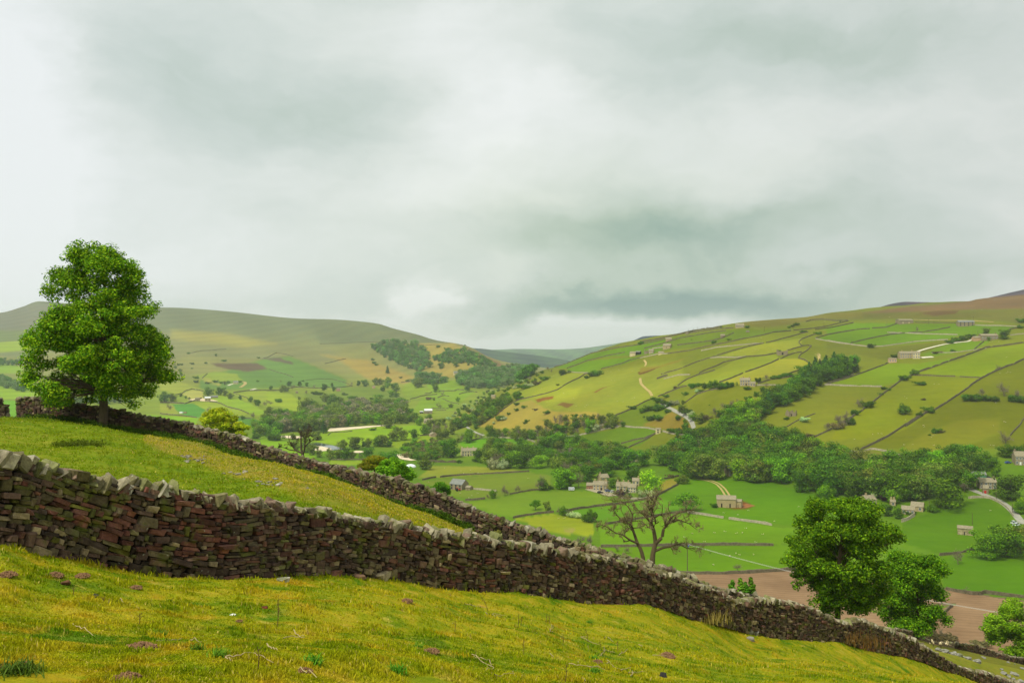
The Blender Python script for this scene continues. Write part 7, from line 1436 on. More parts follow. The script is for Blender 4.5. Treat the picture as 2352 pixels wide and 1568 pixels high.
def trailer(p):
    r = thing('livestock_trailer', 'white box trailer parked in the open pasture', 'trailer', tuple(p)); mb = MB(); box(mb, -2, 2, -1, 1, .55, 2.3); mb.build('body', M_WHITE, r)
    for x in (-.5, .5):
        for y in (-1.05, 1.05): mb = MB(); tube(mb, [(x, y - .1, .35), (x, y + .1, .35)], [.35, .35], 12); mb.build('wheel', M_BLACK, r)
    mb = MB(); tube(mb, [(2, 0, .5), (3.2, 0, .45)], [.06, .06], 5); mb.build('tow_bar', M_BLACK, r)
    for i in range(4): mb = MB(); box(mb, -1.7 + i * .9, -1.1 + i * .9, -1.03, -.99, 1.3, 1.9); mb.build('vent', M_DARK, r)
trailer(hit(*D4(112, 886), 150))
def tractor(p):
    r = thing('tractor', 'red tractor standing in front of the big valley barn', 'tractor', tuple(p), .3); mb = MB(); box(mb, .1, 2.0, -.4, .4, .8, 1.5); box(mb, -.9, .1, -.6, .6, .8, 1.2); mb.build('body', M_RED, r)
    mb = MB(); box(mb, -.9, .1, -.6, .6, 1.2, 2.4); mb.build('cab', M_GLASS, r); mb = MB(); box(mb, -1.0, .2, -.68, .68, 2.4, 2.5); mb.build('cab_roof', M_RED, r)
    for x, R, w in ((-.6, .8, .25), (1.5, .5, .18)):
        for y in (-.85, .85): mb = MB(); tube(mb, [(x, y - w, R), (x, y - w + .01, R), (x, y + w - .01, R), (x, y + w, R)], [R * .3, R, R, R * .3], 18); mb.build('wheel', M_BLACK, r)
tractor(hit(*D3(566, 890), 150))
M_BALE = mat_simple('bale_wrap', srgb(206, 222, 204), .4, 3, .06, .5)
for i, (x, y, z) in enumerate([(1556, 1030, 0), (1572, 1034, 0), (1588, 1036, 0), (1604, 1036, 0), (1560, 1030, 1), (1576, 1032, 1), (1592, 1034, 1), (1568, 1030, 2)]):
    p = hit(*D4(x, y + 4), 150); mb = MB(); tube(mb, [(-.6, 0, .62), (-.58, 0, .62), (.58, 0, .62), (.6, 0, .62)], [.5, .64, .64, .5], 16); c = [(-.6, .5 * math.cos(t), .62 + .5 * math.sin(t)) for t in np.linspace(0, 2 * pi, 16, endpoint=False)]
    mb.add([(-.6, 0, .62)] + c, T=[(0, (j + 1) % 16 + 1, j + 1) for j in range(16)]); mb.add([(.6, 0, .62)] + [(.6, b, c_) for _, b, c_ in c], T=[(0, j + 1, (j + 1) % 16 + 1) for j in range(16)])
    o = mb.build('silage_bale', M_BALE, smooth=True); o.location = (p[0], p[1] - 1.2, p[2] + z * 1.1); o.rotation_euler.z = i * 1.7; tag(o, 'pale green plastic wrapped round bale heaped at the barn corner', 'bale', 'wrapped bales at the barn corner')
# white dome tent by the trees
p = hit(*E4(612, 1528), 150); mb = MB(); th = np.linspace(0, 2 * pi, 25)[:-1]; R_ = [(3.6, 0), (3.55, .7), (3.1, 1.5), (2.2, 2.2), (1.1, 2.6), (.05, 2.75)]
V = np.array([[(r * math.cos(t) * 1.3, r * math.sin(t), z) for t in th] for r, z in R_]).reshape(-1, 3); i = np.arange(5)[:, None] * 24; j = np.arange(24)[None]; mb.add(V, np.stack([i + j, i + (j + 1) % 24, i + 24 + (j + 1) % 24, i + 24 + j], -1).reshape(-1, 4))
tr_ = thing('dome_tent', 'white domed tent showing behind the trees over the wall', 'tent', tuple(p)); mb.build('canopy', M_WHITE, tr_, smooth=True)
mb = MB(); V = [(x * 1.3, -3.6, z) for x, z in ((-.7, 0), (.7, 0), (.5, 1.4), (-.5, 1.4))]; V += [(a, b + .25, c) for a, b, c in V]; mb.add(V, BOXQ); mb.build('door', M_DARK, tr_)
# telegraph poles
M_POLE = mat_simple('pole_timber', srgb(96, 84, 66), .9, 3, .2)
def pole(f, x, y, hpx, label, r=.16, arm=True, base=None):
    p = base if base is not None else hit(*f(x, y), 150); sc = f(1, 0)[0] - f(0, 0)[0]; h = hpx * sc * p[1] / F if hpx else 9.0
    h = min(h, 14); R = thing('telegraph_pole', label, 'pole', tuple(p)); mb = MB(); tube(mb, [(0, 0, -.5), (0, 0, h)], [r, r * .75], 8); mb.build('post', M_POLE, R)
    if arm: mb = MB(); box(mb, -.9, .9, -.07, .07, h - .5, h - .36); mb.build('crossarm', M_POLE, R)
    return R, p + [0, 0, h - .3]
pole(C5, 510, 430, 55, 'telegraph pole beside the isolated ridge barn'); pole(C5, 562, 402, 36, 'second skyline pole along from the ridge barn'); pole(C5, 605, 388, 36, 'third skyline pole along from the ridge barn'); pole(C5, 713, 375, 30, 'tallest skyline pole before the bend of the wall')
pole(C5, 1305, 402, 52, 'pale pole right of the skyline farm'.replace('right of', 'beyond')); pole(C5, 1608, 396, 72, 'tall pole in the pasture below the olive bushes'); pole(C5, 1930, 362, 52, 'pale pole between the two slanting upper walls')
pole(C6, 1108, 456, 62, 'white pole between the two grey barns'); pole(C6, 655, 476, 62, 'dark pole on the lush strip near the grey barn row'); pole(C6, 1598, 416, 52, 'mast behind the tall grey barn'); pole(C6, 1645, 562, 42, 'short pole beside the bushes above the pale track')
pole(D6, 1005, 1028, 66, 'pole standing behind the upper cottage'); pole(D6, 1427, 1216, 110, 'leaning thin pole behind the weathered field barn', arm=False); pole(D6, 1527, 912, 118, 'pole on the bend before the red door'); pole(D6, 1662, 985, 90, 'pole on the verge of the bottom lane'); pole(D6, 1820, 1115, 100, 'pole at the lower curve of the lane wall')
r1, t1 = pole(D7, 1405, 472, 270, 'wooden power pole with a crossbar behind the ash branches', .2)
mb = MB(); box(mb, .2, .75, -.25, .25, t1[2] - r1.location.z - 1.2, t1[2] - r1.location.z - .5); mb.build('transformer', M_BLUE, r1)
b2 = at(2480, 290); r2, t2 = pole(D7, 0, 0, 0, 'power pole beyond the picture edge carrying the valley wires', .2, base=b2)
for k_ in (-.8, 0, .8):
    a, b = t1 + [0, k_, .1], t2 + [k_, 0, .1]; t = np.linspace(0, 1, 24)[:, None]; P = a + (b - a) * t; P[:, 2] -= 3.0 * (4 * t[:, 0] * (1 - t[:, 0])); c = P.mean(0); mb = MB(); tube(mb, P - c, .03, 4); o = mb.build('power_wire', mat_simple('aluminium_wire', srgb(190, 190, 180), .4, 3, .05) if k_ < -.5 else bpy.data.materials['aluminium_wire']); o.location = tuple(c)
    tag(o, 'thin pale power wire crossing the fields to the ploughed land', 'wire', 'power wires over the valley')
# ================================================================== sheep
def mat_wool():
    m, g, b = principled('fleece', .95, .05); a = g.n('ShaderNodeAttribute', attribute_name='Col').outputs['Color']
    n = g.noise(g.n('ShaderNodeTexCoord').outputs['Object'], 9, 4, .6); oi = g.n('ShaderNodeObjectInfo')
    g.L.new(g.mix(1, g.mix(g.mr(n, .3, .7, 0, .4), a, g.mix(1, a, (.8, .77, .7), 'MULTIPLY')), oi.outputs['Color'], 'MULTIPLY'), b.inputs['Base Color']); return m
M_WOOL = mat_wool()
def sheep_mesh(graze, seed):
    rs = np.random.RandomState(seed); mb = MB(); W_ = srgb(222, 212, 184); K_ = srgb(92, 82, 70)
    body = [(-.52, 0, .62), (-.47, 0, .64), (-.36, 0, .66), (-.15, 0, .64), (.1, 0, .64), (.3, 0, .67), (.42, 0, .70), (.48, 0, .72)]
    tube(mb, body, [.05, .18, .245, .27, .265, .24, .18, .06], 14, col=W_)
    if graze: nk = [(.36, 0, .70), (.52, 0, .60), (.64, 0, .40), (.70, 0, .26)]; hd = [(.66, 0, .36), (.70, 0, .27), (.75, 0, .15), (.775, 0, .08)]
    else: nk = [(.34, 0, .72), (.46, 0, .86), (.54, 0, .98), (.58, 0, 1.02)]; hd = [(.52, 0, 1.02), (.60, 0, 1.02), (.72, 0, .95), (.78, 0, .91)]
    tube(mb, nk, [.17, .135, .10, .08], 10, col=W_); tube(mb, hd, [.075, .095, .065, .04], 10, col=srgb(206, 196, 172))
    h = np.array(hd[0])
    for s in (-1, 1): tube(mb, [h + [0, s * .07, .02], h + [-.03, s * .15, .02], h + [-.05, s * .2, -.01]], [.03, .035, .008], 6, col=K_)
    for x, kx in ((.30, .02), (-.36, -.05)):
        for s in (-1, 1):
            o = rs.uniform(-.04, .04); tube(mb, [(x, s * .13, .58), (x + kx + o * .5, s * .13, .36), (x + (-.03 if x < 0 else .01) + o, s * .13, .22), (x + o, s * .13, .03), (x + o + .03, s * .13, 0)], [.10, .05, .034, .03, .03], 8, col=K_)
    tube(mb, [(-.5, 0, .68), (-.56, 0, .6), (-.57, 0, .46)], [.05, .045, .02], 7, col=W_)
    me = mb.build('sheep', M_WOOL, data_only=True, smooth=True); t = bpy.data.objects.new('tmp', me); SC.collection.objects.link(t)
    md = t.modifiers.new('r', 'REMESH'); md.mode = 'VOXEL'; md.voxel_size = .028; md.use_smooth_shade = True
    sm = t.modifiers.new('s', 'SMOOTH'); sm.iterations = 2; sm.factor = .5
    dg = bpy.context.evaluated_depsgraph_get(); dg.update(); out = bpy.data.meshes.new_from_object(t.evaluated_get(dg)); bpy.data.objects.remove(t)
    n = len(out.vertices); co = np.zeros(n * 3, np.float32); out.vertices.foreach_get('co', co); co = co.reshape(-1, 3)
    leg = (co[:, 2] < .40) & (np.abs(co[:, 1]) > .03) & (co[:, 0] < .5); face = (co[:, 0] > .6)
    C = np.where(leg[:, None], K_, np.where(face[:, None], srgb(196, 186, 162), W_)); C = np.concatenate([C, np.ones((n, 1))], 1).astype(np.float32)
    if 'Col' in out.color_attributes: out.color_attributes.remove(out.color_attributes['Col'])
    out.color_attributes.new('Col', 'FLOAT_COLOR', 'POINT').data.foreach_set('color', C.ravel())
    out.materials.clear(); out.materials.append(M_WOOL); return out
SHM = [sheep_mesh(True, 1), sheep_mesh(False, 2), sheep_mesh(True, 3)]
RSH = np.random.RandomState(9)
def sheep(f, label, group, pts, s=1.15, ymin=150, tint=(1, 1, 1)):
    for x, y in pts:
        p = hit(*f(x, y), ymin); o = obj('sheep', SHM[RSH.choice(3, p=[.5, .2, .3])]); o.location = tuple(p); o.scale = (s,) * 3
        sl = H(CX + p[0] / p[1] * F + 0, p[1])[0]; o.rotation_euler.z = RSH.uniform(0, 6.3); o.color = (*[t * RSH.uniform(1.0, 1.12) for t in tint], 1); tag(o, label, 'sheep', group)
sheep(D4, 'white sheep grazing on the bright fields behind the gnarled ash', 'sheep behind the ash', [(1370, 1275), (1618, 1293), (1513, 1305), (1728, 1312), (1788, 1305), (1820, 1262), (1988, 1321), (1415, 1393), (1920, 1400), (1665, 1535), (1898, 1523), (1297, 1312), (1725, 1508), (1220, 1350)])
sheep(D4, 'white sheep near the bale barn', 'sheep near the bale barn', [(1606, 1110), (1850, 1088), (2008, 1198), (1745, 1130)])
sheep(D5, 'white sheep on the smooth green field beyond the bale barn', 'sheep on the smooth field', [(1490, 973), (1415, 1003), (1150, 1158)])
sheep(D4, 'black sheep alone in the lower bright field', 'black sheep', [(1470, 1504)], tint=(.08, .08, .08))
sheep(D7, 'white sheep beside the wall over the ploughed field', 'sheep above the plough', [(1660, 418), (1820, 333), (1915, 320)])
sheep(D3, 'white sheep in the pale pastures round the big valley barn', 'sheep round the valley barn', [(437, 670), (625, 722), (690, 693), (765, 718), (590, 917), (762, 918), (1258, 770), (860, 950), (675, 963), (705, 943), (1556, 1163), (1610, 1163), (285, 808), (600, 700)])
sheep(D6, 'white sheep on the wide olive slope over the wood', 'sheep on the olive slope', [(948, 252), (957, 266), (1045, 354), (1028, 370), (760, 442), (845, 440), (838, 500), (866, 502), (922, 502), (1048, 447), (1370, 452), (1407, 449), (1605, 447), (1637, 450), (1634, 257), (1740, 217), (452, 340), (505, 332), (540, 336), (273, 387), (1606, 1088)])
sheep(C6, 'white sheep on the sunny walled slopes under the long pale farmhouse', 'sheep on the walled slopes', [(1172, 1108), (1219, 1113), (850, 1244), (872, 1264), (858, 1497), (1808, 1280), (1841, 1312), (1888, 990), (1972, 974), (2000, 980), (1958, 987), (1958, 815), (1053, 1558), (1935, 1518), (1950, 1524)])
sheep(C6, 'white sheep close to the farm at the end of the pale track', 'sheep by the end farm', [(1780, 650), (1800, 647), (1875, 647)])
sheep(C6, 'white sheep under the edge of the brown moor', 'sheep under the moor', [(682, 377), (692, 382), (96, 422), (280, 424), (2125, 362), (2095, 367), (1690, 298)])
sheep(C5, 'white sheep in the long pastures round the roofless building', 'sheep round the roofless building', [(978, 647), (1057, 610), (1085, 612), (1180, 607), (1215, 594), (1243, 600), (1395, 602), (1128, 492), (1190, 477), (1215, 472), (1240, 472), (1270, 470), (1625, 610), (1515, 507)])
sheep(C5, 'white sheep on the high pastures beside the skyline farm', 'sheep by the skyline farm', [(1185, 320), (1210, 310), (1238, 310), (1205, 380), (1225, 377), (1250, 380), (2053, 297), (1940, 299), (1830, 305), (430, 492), (465, 482)])
sheep(C4, 'white sheep scattered over the big yellow hillside', 'sheep on the yellow hillside', [(845, 1003), (925, 1000), (990, 988), (1290, 1190), (1383, 1193), (1410, 1173), (1398, 1178), (1215, 1226), (1230, 1226), (1635, 1080), (1625, 1078), (1720, 1133), (1785, 1143), (1900, 1093), (1906, 1103), (1880, 1108), (1620, 823), (1655, 825), (1735, 803), (1740, 811), (1880, 815), (1690, 918), (1660, 913), (1160, 1053), (1120, 1098), (985, 1143), (1260, 1108), (740, 1030), (715, 1040)])
sheep(C4, 'white sheep on the narrow field beside the snaking wall', 'sheep by the snaking wall', [(1050, 873), (1150, 861), (1170, 855)])
sheep(E2, 'white sheep on the lit fields below the sandy yard farm', 'sheep below the sandy yard', [(1100, 882), (1130, 882), (1020, 902), (1240, 987), (1150, 932), (1090, 912), (960, 890), (1180, 900)], 1.3)
sheep(E1, 'white sheep seen through the gap in the ruined wall', 'sheep through the wall gap', [(90, 1292), (112, 1372), (150, 1377), (125, 1295), (200, 1300)], 1.3, 200)
for (x, y, rz, k, lab) in ((925, 985, 2.9, 0, 'cream sheep grazing head down on the bank above the tumbled wall, upper of two'), (1045, 1000, .1, 2, 'cream sheep grazing nose to nose with its neighbour beside the tumbled wall'), (975, 905, 2.4, 1, 'sheep standing alert behind the tumbled wall with its lamb')):
    p = hit(*E6(x, y), 60); o = obj('sheep', SHM[k]); o.location = tuple(p); o.rotation_euler.z = rz; o.scale = (1.1,) * 3; o.color = (1.02, .95, .80, 1); tag(o, lab, 'sheep')
p = hit(*E6(988, 915), 60); o = obj('sheep', SHM[1]); o.location = tuple(p + [0, -.8, 0]); o.rotation_euler.z = -1.2; o.scale = (.6,) * 3; tag(o, 'small white lamb close against the standing sheep', 'lamb')
# ================================================================== turf, weeds and litter near the camera
def mat_blade():
    m, g, b = principled('grass_blade', .8, .1); ge = g.n('ShaderNodeNewGeometry').outputs['Position']; c = grass_tone(g, ge)
    a = g.n('ShaderNodeAttribute', attribute_name='Col').outputs['Color']
    sp = g.n('ShaderNodeSeparateColor'); g.L.new(a, sp.inputs[0]); S = lambda *c_: tuple(x * ALB for x in srgb(*c_))
    c = g.mix(sp.outputs[0], c, S(122, 146, 28)); c = g.mix(sp.outputs[1], c, S(204, 184, 104)); c = g.mix(1, c, g.mix(sp.outputs[2], (1.0, 1.02, .95), (1.95, 1.9, 1.6)), 'MULTIPLY')
    b.inputs['Specular IOR Level'].default_value = .02; g.L.new(c, b.inputs['Base Color']); t = g.n('ShaderNodeBsdfTranslucent'); g.L.new(c, t.inputs[0]); mx = g.n('ShaderNodeMixShader'); mx.inputs[0].default_value = .3
    g.L.new(b.outputs[0], mx.inputs[1]); g.L.new(t.outputs[0], mx.inputs[2]); g.L.new(mx.outputs[0], m.node_tree.nodes['Material Output'].inputs[0]); return m
M_BLADE = mat_blade()
def blades(u, Y, hgt, wid, rs, lushf, straw=.05, bend=.6):
    n = len(u); z = H(u, Y); P = np.stack([(u - CX) / F * Y, Y, z - .004], 1); a = rs.uniform(0, 2 * pi, n); d = np.stack([np.cos(a), np.sin(a), 0 * a], 1)
    l = rs.uniform(0, 2 * pi, n); ln = np.stack([np.cos(l), np.sin(l), 0 * l], 1) * rs.uniform(0, bend, (n, 1)); h = hgt * rs.uniform(.5, 1.4, n)
    tip = P + (ln + [0, 0, 1]) * h[:, None]; mid = P + (ln * .35 + [0, 0, .55]) * h[:, None]; w = (wid * rs.uniform(.6, 1.3, n))[:, None]
    V = np.stack([P - d * w, P + d * w, mid + d * w * .7, mid - d * w * .7, tip], 1); o = np.arange(n)[:, None] * 5
    c = np.stack([lushf, (rs.rand(n) < straw) * rs.uniform(.3, 1, n), rs.rand(n)], 1)
    return V.reshape(-1, 3), (np.array([[0, 1, 2, 3]]) + o), (np.array([[3, 2, 4]]) + o), np.repeat(c, 5, 0)
def tuftmask(u, Y, rs):
    X = (u - CX) / F * Y; return wavesum([(2 * pi / .9, .3, 1, .5), (2 * pi / .55, 1.7, 2, .5), (2 * pi / 1.7, 2.5, 0, .5), (2 * pi / .31, .9, 0, .35)], X, Y)
rs = np.random.RandomState(31); N = 430000
u = rs.uniform(-180, 2380, N); YK_, _ = knots(u); Y = 1 / rs.uniform(1 / (YK_[2] - .3), 1 / 4.2, N); tm = tuftmask(u, Y, rs)
near_f = 1 + Y * .055; hg = (.010 + .022 * sst(tm, -.1, .9)) * near_f * (1 + .9 * sst(YK_[2] - Y, 1.2, .2))
mb = MB(); V, Q, T, C = blades(u, Y, hg, .0038 * (1 + Y * .16), rs, .0 * u, .06); mb.add(V, Q, T, C)
N2 = 170000; u = rs.uniform(-120, 1750, N2); YK_, _ = knots(u); Y = 1 / (1 / (YK_[3] + .2) + rs.rand(N2) * (1 / (YK_[5] - 1.2) - 1 / (YK_[3] + .2))); tm = tuftmask(u, Y, rs)
V, Q, T, C = blades(u, Y, (.018 + .02 * sst(tm, -.2, .8)) * (1 + Y * .03), .0038 * (1 + Y * .15), rs, .75 * (1 - sst(Y, YK_[4] - 1, YK_[4] + 1) * (u > 330) * (u < 1100)), .05 + .25 * sst(Y, YK_[4] - 1, YK_[4] + 1) * (u > 330)); mb.add(V, Q, T, C)
o = struct(mb.build('grass', M_BLADE), 'stuff')
# rank growth along the foot of the second wall, rushes, brown tufts
def weedbed(name, label, us, Ys, n, hgt, leafs, cols, rs, up=.5):
    k = len(us); z = H(us, Ys); P = np.stack([(us - CX) / F * Ys, Ys, z + hgt * .35], 1); mb = MB(); c = P.mean(0)
    leaves(mb, P - c, np.stack([np.full(k, .38), np.full(k, .38), np.full(k, hgt)], 1) * rs.uniform(.6, 1.2, (k, 1)), n, leafs, cols, rs, up=up, shell=.2, flat=.7, asp=.4)
    o = mb.build(name, M_LEAF); o.location = tuple(c); struct(o, 'stuff'); return o
uu = rs.uniform(60, 1080, 620); YKw, _ = knots(uu); YY_ = YKw[5] - .35 - np.abs(rs.normal(0, 1.0, 620)) * np.interp(uu, [60, 300, 500, 900, 1080], [.5, 1.3, 1.5, .9, .5])
weedbed('nettles', '', uu, YY_, 34000, .28, .13, [srgb(62, 90, 18), srgb(50, 76, 16), srgb(84, 108, 26)], rs)
uu = rs.normal(186, 24, 60); pq = np.array([hit(a, b, 22)[1] for a, b in zip(uu, rs.normal(1022, 3.5, 60))])
weedbed('rushes', '', uu, pq, 2600, .15, .10, [srgb(96, 112, 30), srgb(78, 96, 24)], rs)
def tuft(name, label, f, pts, hgt, cols, n, seed, cat_='grass tuft', bend=.5, wid=.006, spread=.25, group=None, ymin=0):
    rs = np.random.RandomState(seed); mb = MB(); c0 = None
    for x, y in pts:
        p = hit(*f(x, y), ymin); c0 = p if c0 is None else c0; m = n // len(pts); P = p + np.stack([rs.normal(0, spread, m), rs.normal(0, spread, m), rs.normal(0, .02, m)], 1) - c0
        l = rs.uniform(0, 2 * pi, m); ln = np.stack([np.cos(l), np.sin(l), 0 * l], 1) * rs.uniform(0, bend, (m, 1)); h = (hgt * rs.uniform(.5, 1.2, m))[:, None]; w = wid
        d = np.stack([-np.sin(l), np.cos(l), 0 * l], 1); V = np.stack([P - d * w, P + d * w, P + (ln * .4 + [0, 0, .6]) * h + d * w * .7, P + (ln * .4 + [0, 0, .6]) * h - d * w * .7, P + (ln + [0, 0, .95]) * h], 1); o_ = np.arange(m)[:, None] * 5
        cc = np.array(cols)[rs.choice(len(cols), m)] * rs.uniform(.8, 1.2, (m, 1)); mb.add(V.reshape(-1, 3), np.array([[0, 1, 2, 3]]) + o_, np.array([[3, 2, 4]]) + o_, np.repeat(cc, 5, 0))
    o = mb.build(name, M_LEAF); o.location = tuple(c0); return tag(o, label, cat_, group)
tuft('grass_tuft', 'rusty brown dead grass growing along the foot of the near wall', D8, [(680, 1205), (720, 1215), (755, 1222), (790, 1232), (825, 1243), (860, 1255), (885, 1266)], .42, [srgb(140, 108, 50), srgb(116, 92, 42), srgb(160, 132, 72)], 1500, 1, wid=.009, spread=.6)
tuft('grass_tuft', 'pale straw tuft against the wall base where it dips', D7, [(1565, 935)], .38, [srgb(170, 150, 84), srgb(136, 122, 60)], 700, 2, wid=.009, spread=.45)
tuft('thistle_rosette', 'blue green thistle clump at the lower corner of the turf', D1, [(90, 1505)], .05, [srgb(96, 128, 44), srgb(76, 106, 36)], 700, 3, 'thistle', 1.9, .005, .07)
for i, (x, y) in enumerate([(985, 1280), (1210, 1370), (1340, 1405)]): tuft('thistle_rosette', ['pale green thistle rosette above the long twig', 'small thistle rosette in the open turf', 'darker thistle rosette nearer the forked twig'][i], D1, [(x, y)], .04, [srgb(110, 150, 40), srgb(90, 130, 34)], 200, 20 + i, 'thistle', 1.9, .004, .03)
for i, (x, y) in enumerate([(445, 980), (500, 1470), (480, 1340), (280, 1450), (920, 1360), (800, 1500)]): tuft('thistle_rosette', 'fresh green thistle rosette low in the mossy turf', D7 if i < 3 else D2, [(x, y)], .05, [srgb(100, 150, 36), srgb(84, 130, 32)], 240, 30 + i, 'thistle', 1.9, .005, .04, group='thistle rosettes in the turf')
# molehills
M_SOIL = mat_simple('soil', srgb(112, 80, 56), .95, 14, .45)
def molehill(f, x, y, w, label, seed, flat=.32):
    rs = np.random.RandomState(seed); p = hit(*f(x, y)); sc = f(1, 0)[0] - f(0, 0)[0]; r = w * sc * p[1] / F / 2; mb = MB(); r *= 1.15; n = int(320 * min(2, r / .18)); rr_ = np.sqrt(rs.rand(n)) * r; a = rs.uniform(0, 2 * pi, n)
    hh = flat * r * (1 - (rr_ / r) ** 1.6) ; P = np.stack([rr_ * np.cos(a), rr_ * np.sin(a) * 1.0, hh * rs.uniform(.6, 1, n)], 1); P[:, 2] += .012; s = r * rs.uniform(.08, .24, n)
    ax = rs.normal(size=(n, 3, 3)); q = np.linalg.qr(ax)[0]; stones(mb, P, np.stack([s, s, s * .8], 1), q, np.tile(srgb(128, 98, 70), (n, 1)) * rs.uniform(.7, 1.3, (n, 1)), .25, rs)
    o = mb.build('molehill', M_EARTH); o.location = tuple(p); return tag(o, label, 'molehill')
M_EARTH, g_, b_ = principled('loose_earth', .95, .05); g_.L.new(g_.n('ShaderNodeAttribute', attribute_name='Col').outputs['Color'], b_.inputs['Base Color'])
for i, a in enumerate([(D1, 852, 1375, 170, 'crumbly brown molehill, the largest on the near turf'), (D1, 330, 920, 95, 'worn brown molehill under the wall with a dark hole'), (D1, 40, 915, 100, 'flat earthy patch close to the mossy part of the wall'), (D1, 830, 992, 70, 'small molehill in the middle of the turf below the red stones'),
    (D1, 505, 920, 80, 'low scraped molehill under the reddest stones'), (D1, 770, 1556, 150, 'molehill cut by the bottom edge of the picture'), (D1, 145, 1460, 60, 'little molehill beside the blue green thistle'), (D1, 15, 1475, 60, 'molehill touching the picture corner'), (D1, 1465, 1195, 40, 'tiny dark clod beside a pale stone chip'), (D2, 1010, 1385, 90, 'faint scraped molehill in the yellow moss'),
    (D2, 855, 1072, 70, 'faint brown molehill below the jutting wall stone'), (D7, 1210, 1310, 130, 'flattened molehill with a twig across it'), (D7, 520, 1370, 90, 'dry molehill beside the thistle and the long stick'), (D2, 235, 1505, 80, 'flat molehill under a pale stick')]): molehill(*a[:4], a[4], 60 + i, .42)
# twigs, dead stalks, loose stones on the turf
M_TWIG = mat_simple('dead_twig', srgb(172, 154, 112), .9, 10, .2); M_STALK = mat_simple('dead_stalk', srgb(98, 76, 50), .9, 10, .2)
def twig(f, lines, label, r=.0045, mat=None, up=.02, group=None):
    mb = MB(); c = hit(*f(*lines[0][0])); rs = np.random.RandomState(int(lines[0][0][0]))
    for ln in lines:
        P = np.array([hit(*f(*q)) for q in ln]); t = np.linspace(0, len(P) - 1, len(P) * 3); P = np.stack([np.interp(t, np.arange(len(P)), P[:, j]) for j in range(3)], 1)
        P[:, 2] = HXY(P[:, 0], P[:, 1]) + up + np.abs(rs.normal(0, .012, len(P))); rr_ = r * (1 + P[0, 1] * .045); tube(mb, P - c, np.linspace(rr_, rr_ * .45, len(P)), 5)
    o = mb.build('twig', mat or M_TWIG, smooth=True); o.location = tuple(c); return tag(o, label, 'twig', group)
TW = [(D1, [[(445, 1220), (500, 1250), (570, 1295)]], 'thin arched straw coloured twig on the mossy turf'), (D1, [[(955, 1325), (1040, 1320), (1112, 1318)], [(1165, 1320), (1235, 1332)]], 'pale straight twig in two pieces above the turf centre'),
 (D1, [[(1380, 1430), (1460, 1420), (1548, 1402), (1600, 1435), (1675, 1465)], [(1380, 1435), (1420, 1450)]], 'long kinked pale twig with a fork near the bottom'), (D1, [[(1735, 1305), (1800, 1295), (1865, 1305)], [(1800, 1262), (1865, 1305)]], 'pale twig bent like an open hook'), (D1, [[(1830, 1500), (1880, 1520), (1940, 1552)]], 'short slanting stick near the bottom edge'),
 (D1, [[(1635, 1355), (1665, 1372), (1700, 1385)]], 'small pale twig end in the turf centre'), (D1, [[(735, 1065), (755, 1085)]], 'tiny pale bone like twig'), (D2, [[(1215, 1090), (1280, 1102), (1350, 1112)], [(1340, 1140), (1400, 1165), (1440, 1170)], [(1345, 1150), (1390, 1150), (1460, 1160)]], 'spray of pale twigs below the mid wall'),
 (D2, [[(1258, 1405), (1300, 1430), (1365, 1470), (1395, 1490), (1340, 1515)], [(1270, 1420), (1330, 1438), (1365, 1440)], [(1365, 1440), (1380, 1480)]], 'forked bleached branch lying near the bottom'), (D2, [[(1395, 1545), (1450, 1530), (1500, 1520), (1535, 1545)], [(1500, 1520), (1510, 1508)]], 'curved bleached twig beyond the forked branch'),
 (D7, [[(245, 1390), (330, 1412), (430, 1418), (520, 1422), (600, 1450)], [(335, 1375), (335, 1410)], [(420, 1418), (470, 1432), (540, 1430)]], 'long pale stick beside the dry molehill'), (D7, [[(360, 1125), (420, 1160), (500, 1190), (540, 1200)], [(370, 1125), (420, 1128)]], 'pale twig leading to the dark stalks'),
 (D7, [[(590, 1120), (640, 1140), (680, 1175)], [(600, 1115), (590, 1145)]], 'fine white twig above the dark stalks'), (D7, [[(555, 1310), (590, 1270), (590, 1215)], [(575, 1260), (640, 1265), (690, 1285)]], 'upright forked pale twig by the dark stalks'), (D7, [[(735, 1305), (790, 1275), (820, 1245)], [(740, 1280), (790, 1280)]], 'whitish twig shaped like a feather'),
 (D7, [[(925, 1200), (965, 1220)]], 'short thick pale stick on the slope'), (D7, [[(1065, 1302), (1140, 1312), (1220, 1320), (1300, 1325)]], 'thin stick lying over the flattened molehill'), (D7, [[(620, 1355), (650, 1390), (690, 1430), (750, 1448)], [(610, 1385), (650, 1390)]], 'angular pale twig low on the slope'),
 (D7, [[(760, 1455), (800, 1445), (850, 1430)], [(765, 1462), (755, 1448)]], 'pale twig continuing the angular one'), (D7, [[(828, 1492), (880, 1480), (985, 1478)], [(850, 1525), (868, 1490), (862, 1465)]], 'crossed pale twigs like a plus sign'), (D7, [[(60, 1295), (95, 1335)]], 'small slanting twig on the yellow moss'), (D7, [[(375, 1535), (410, 1565)]], 'twig end leaving the bottom edge'),
 (D7, [[(40, 1045), (90, 1060), (150, 1065)], [(60, 1080), (75, 1000)], [(80, 1075), (90, 1010)]], 'bundle of broken pale stalks on the mound')]
for a in TW: twig(*a)
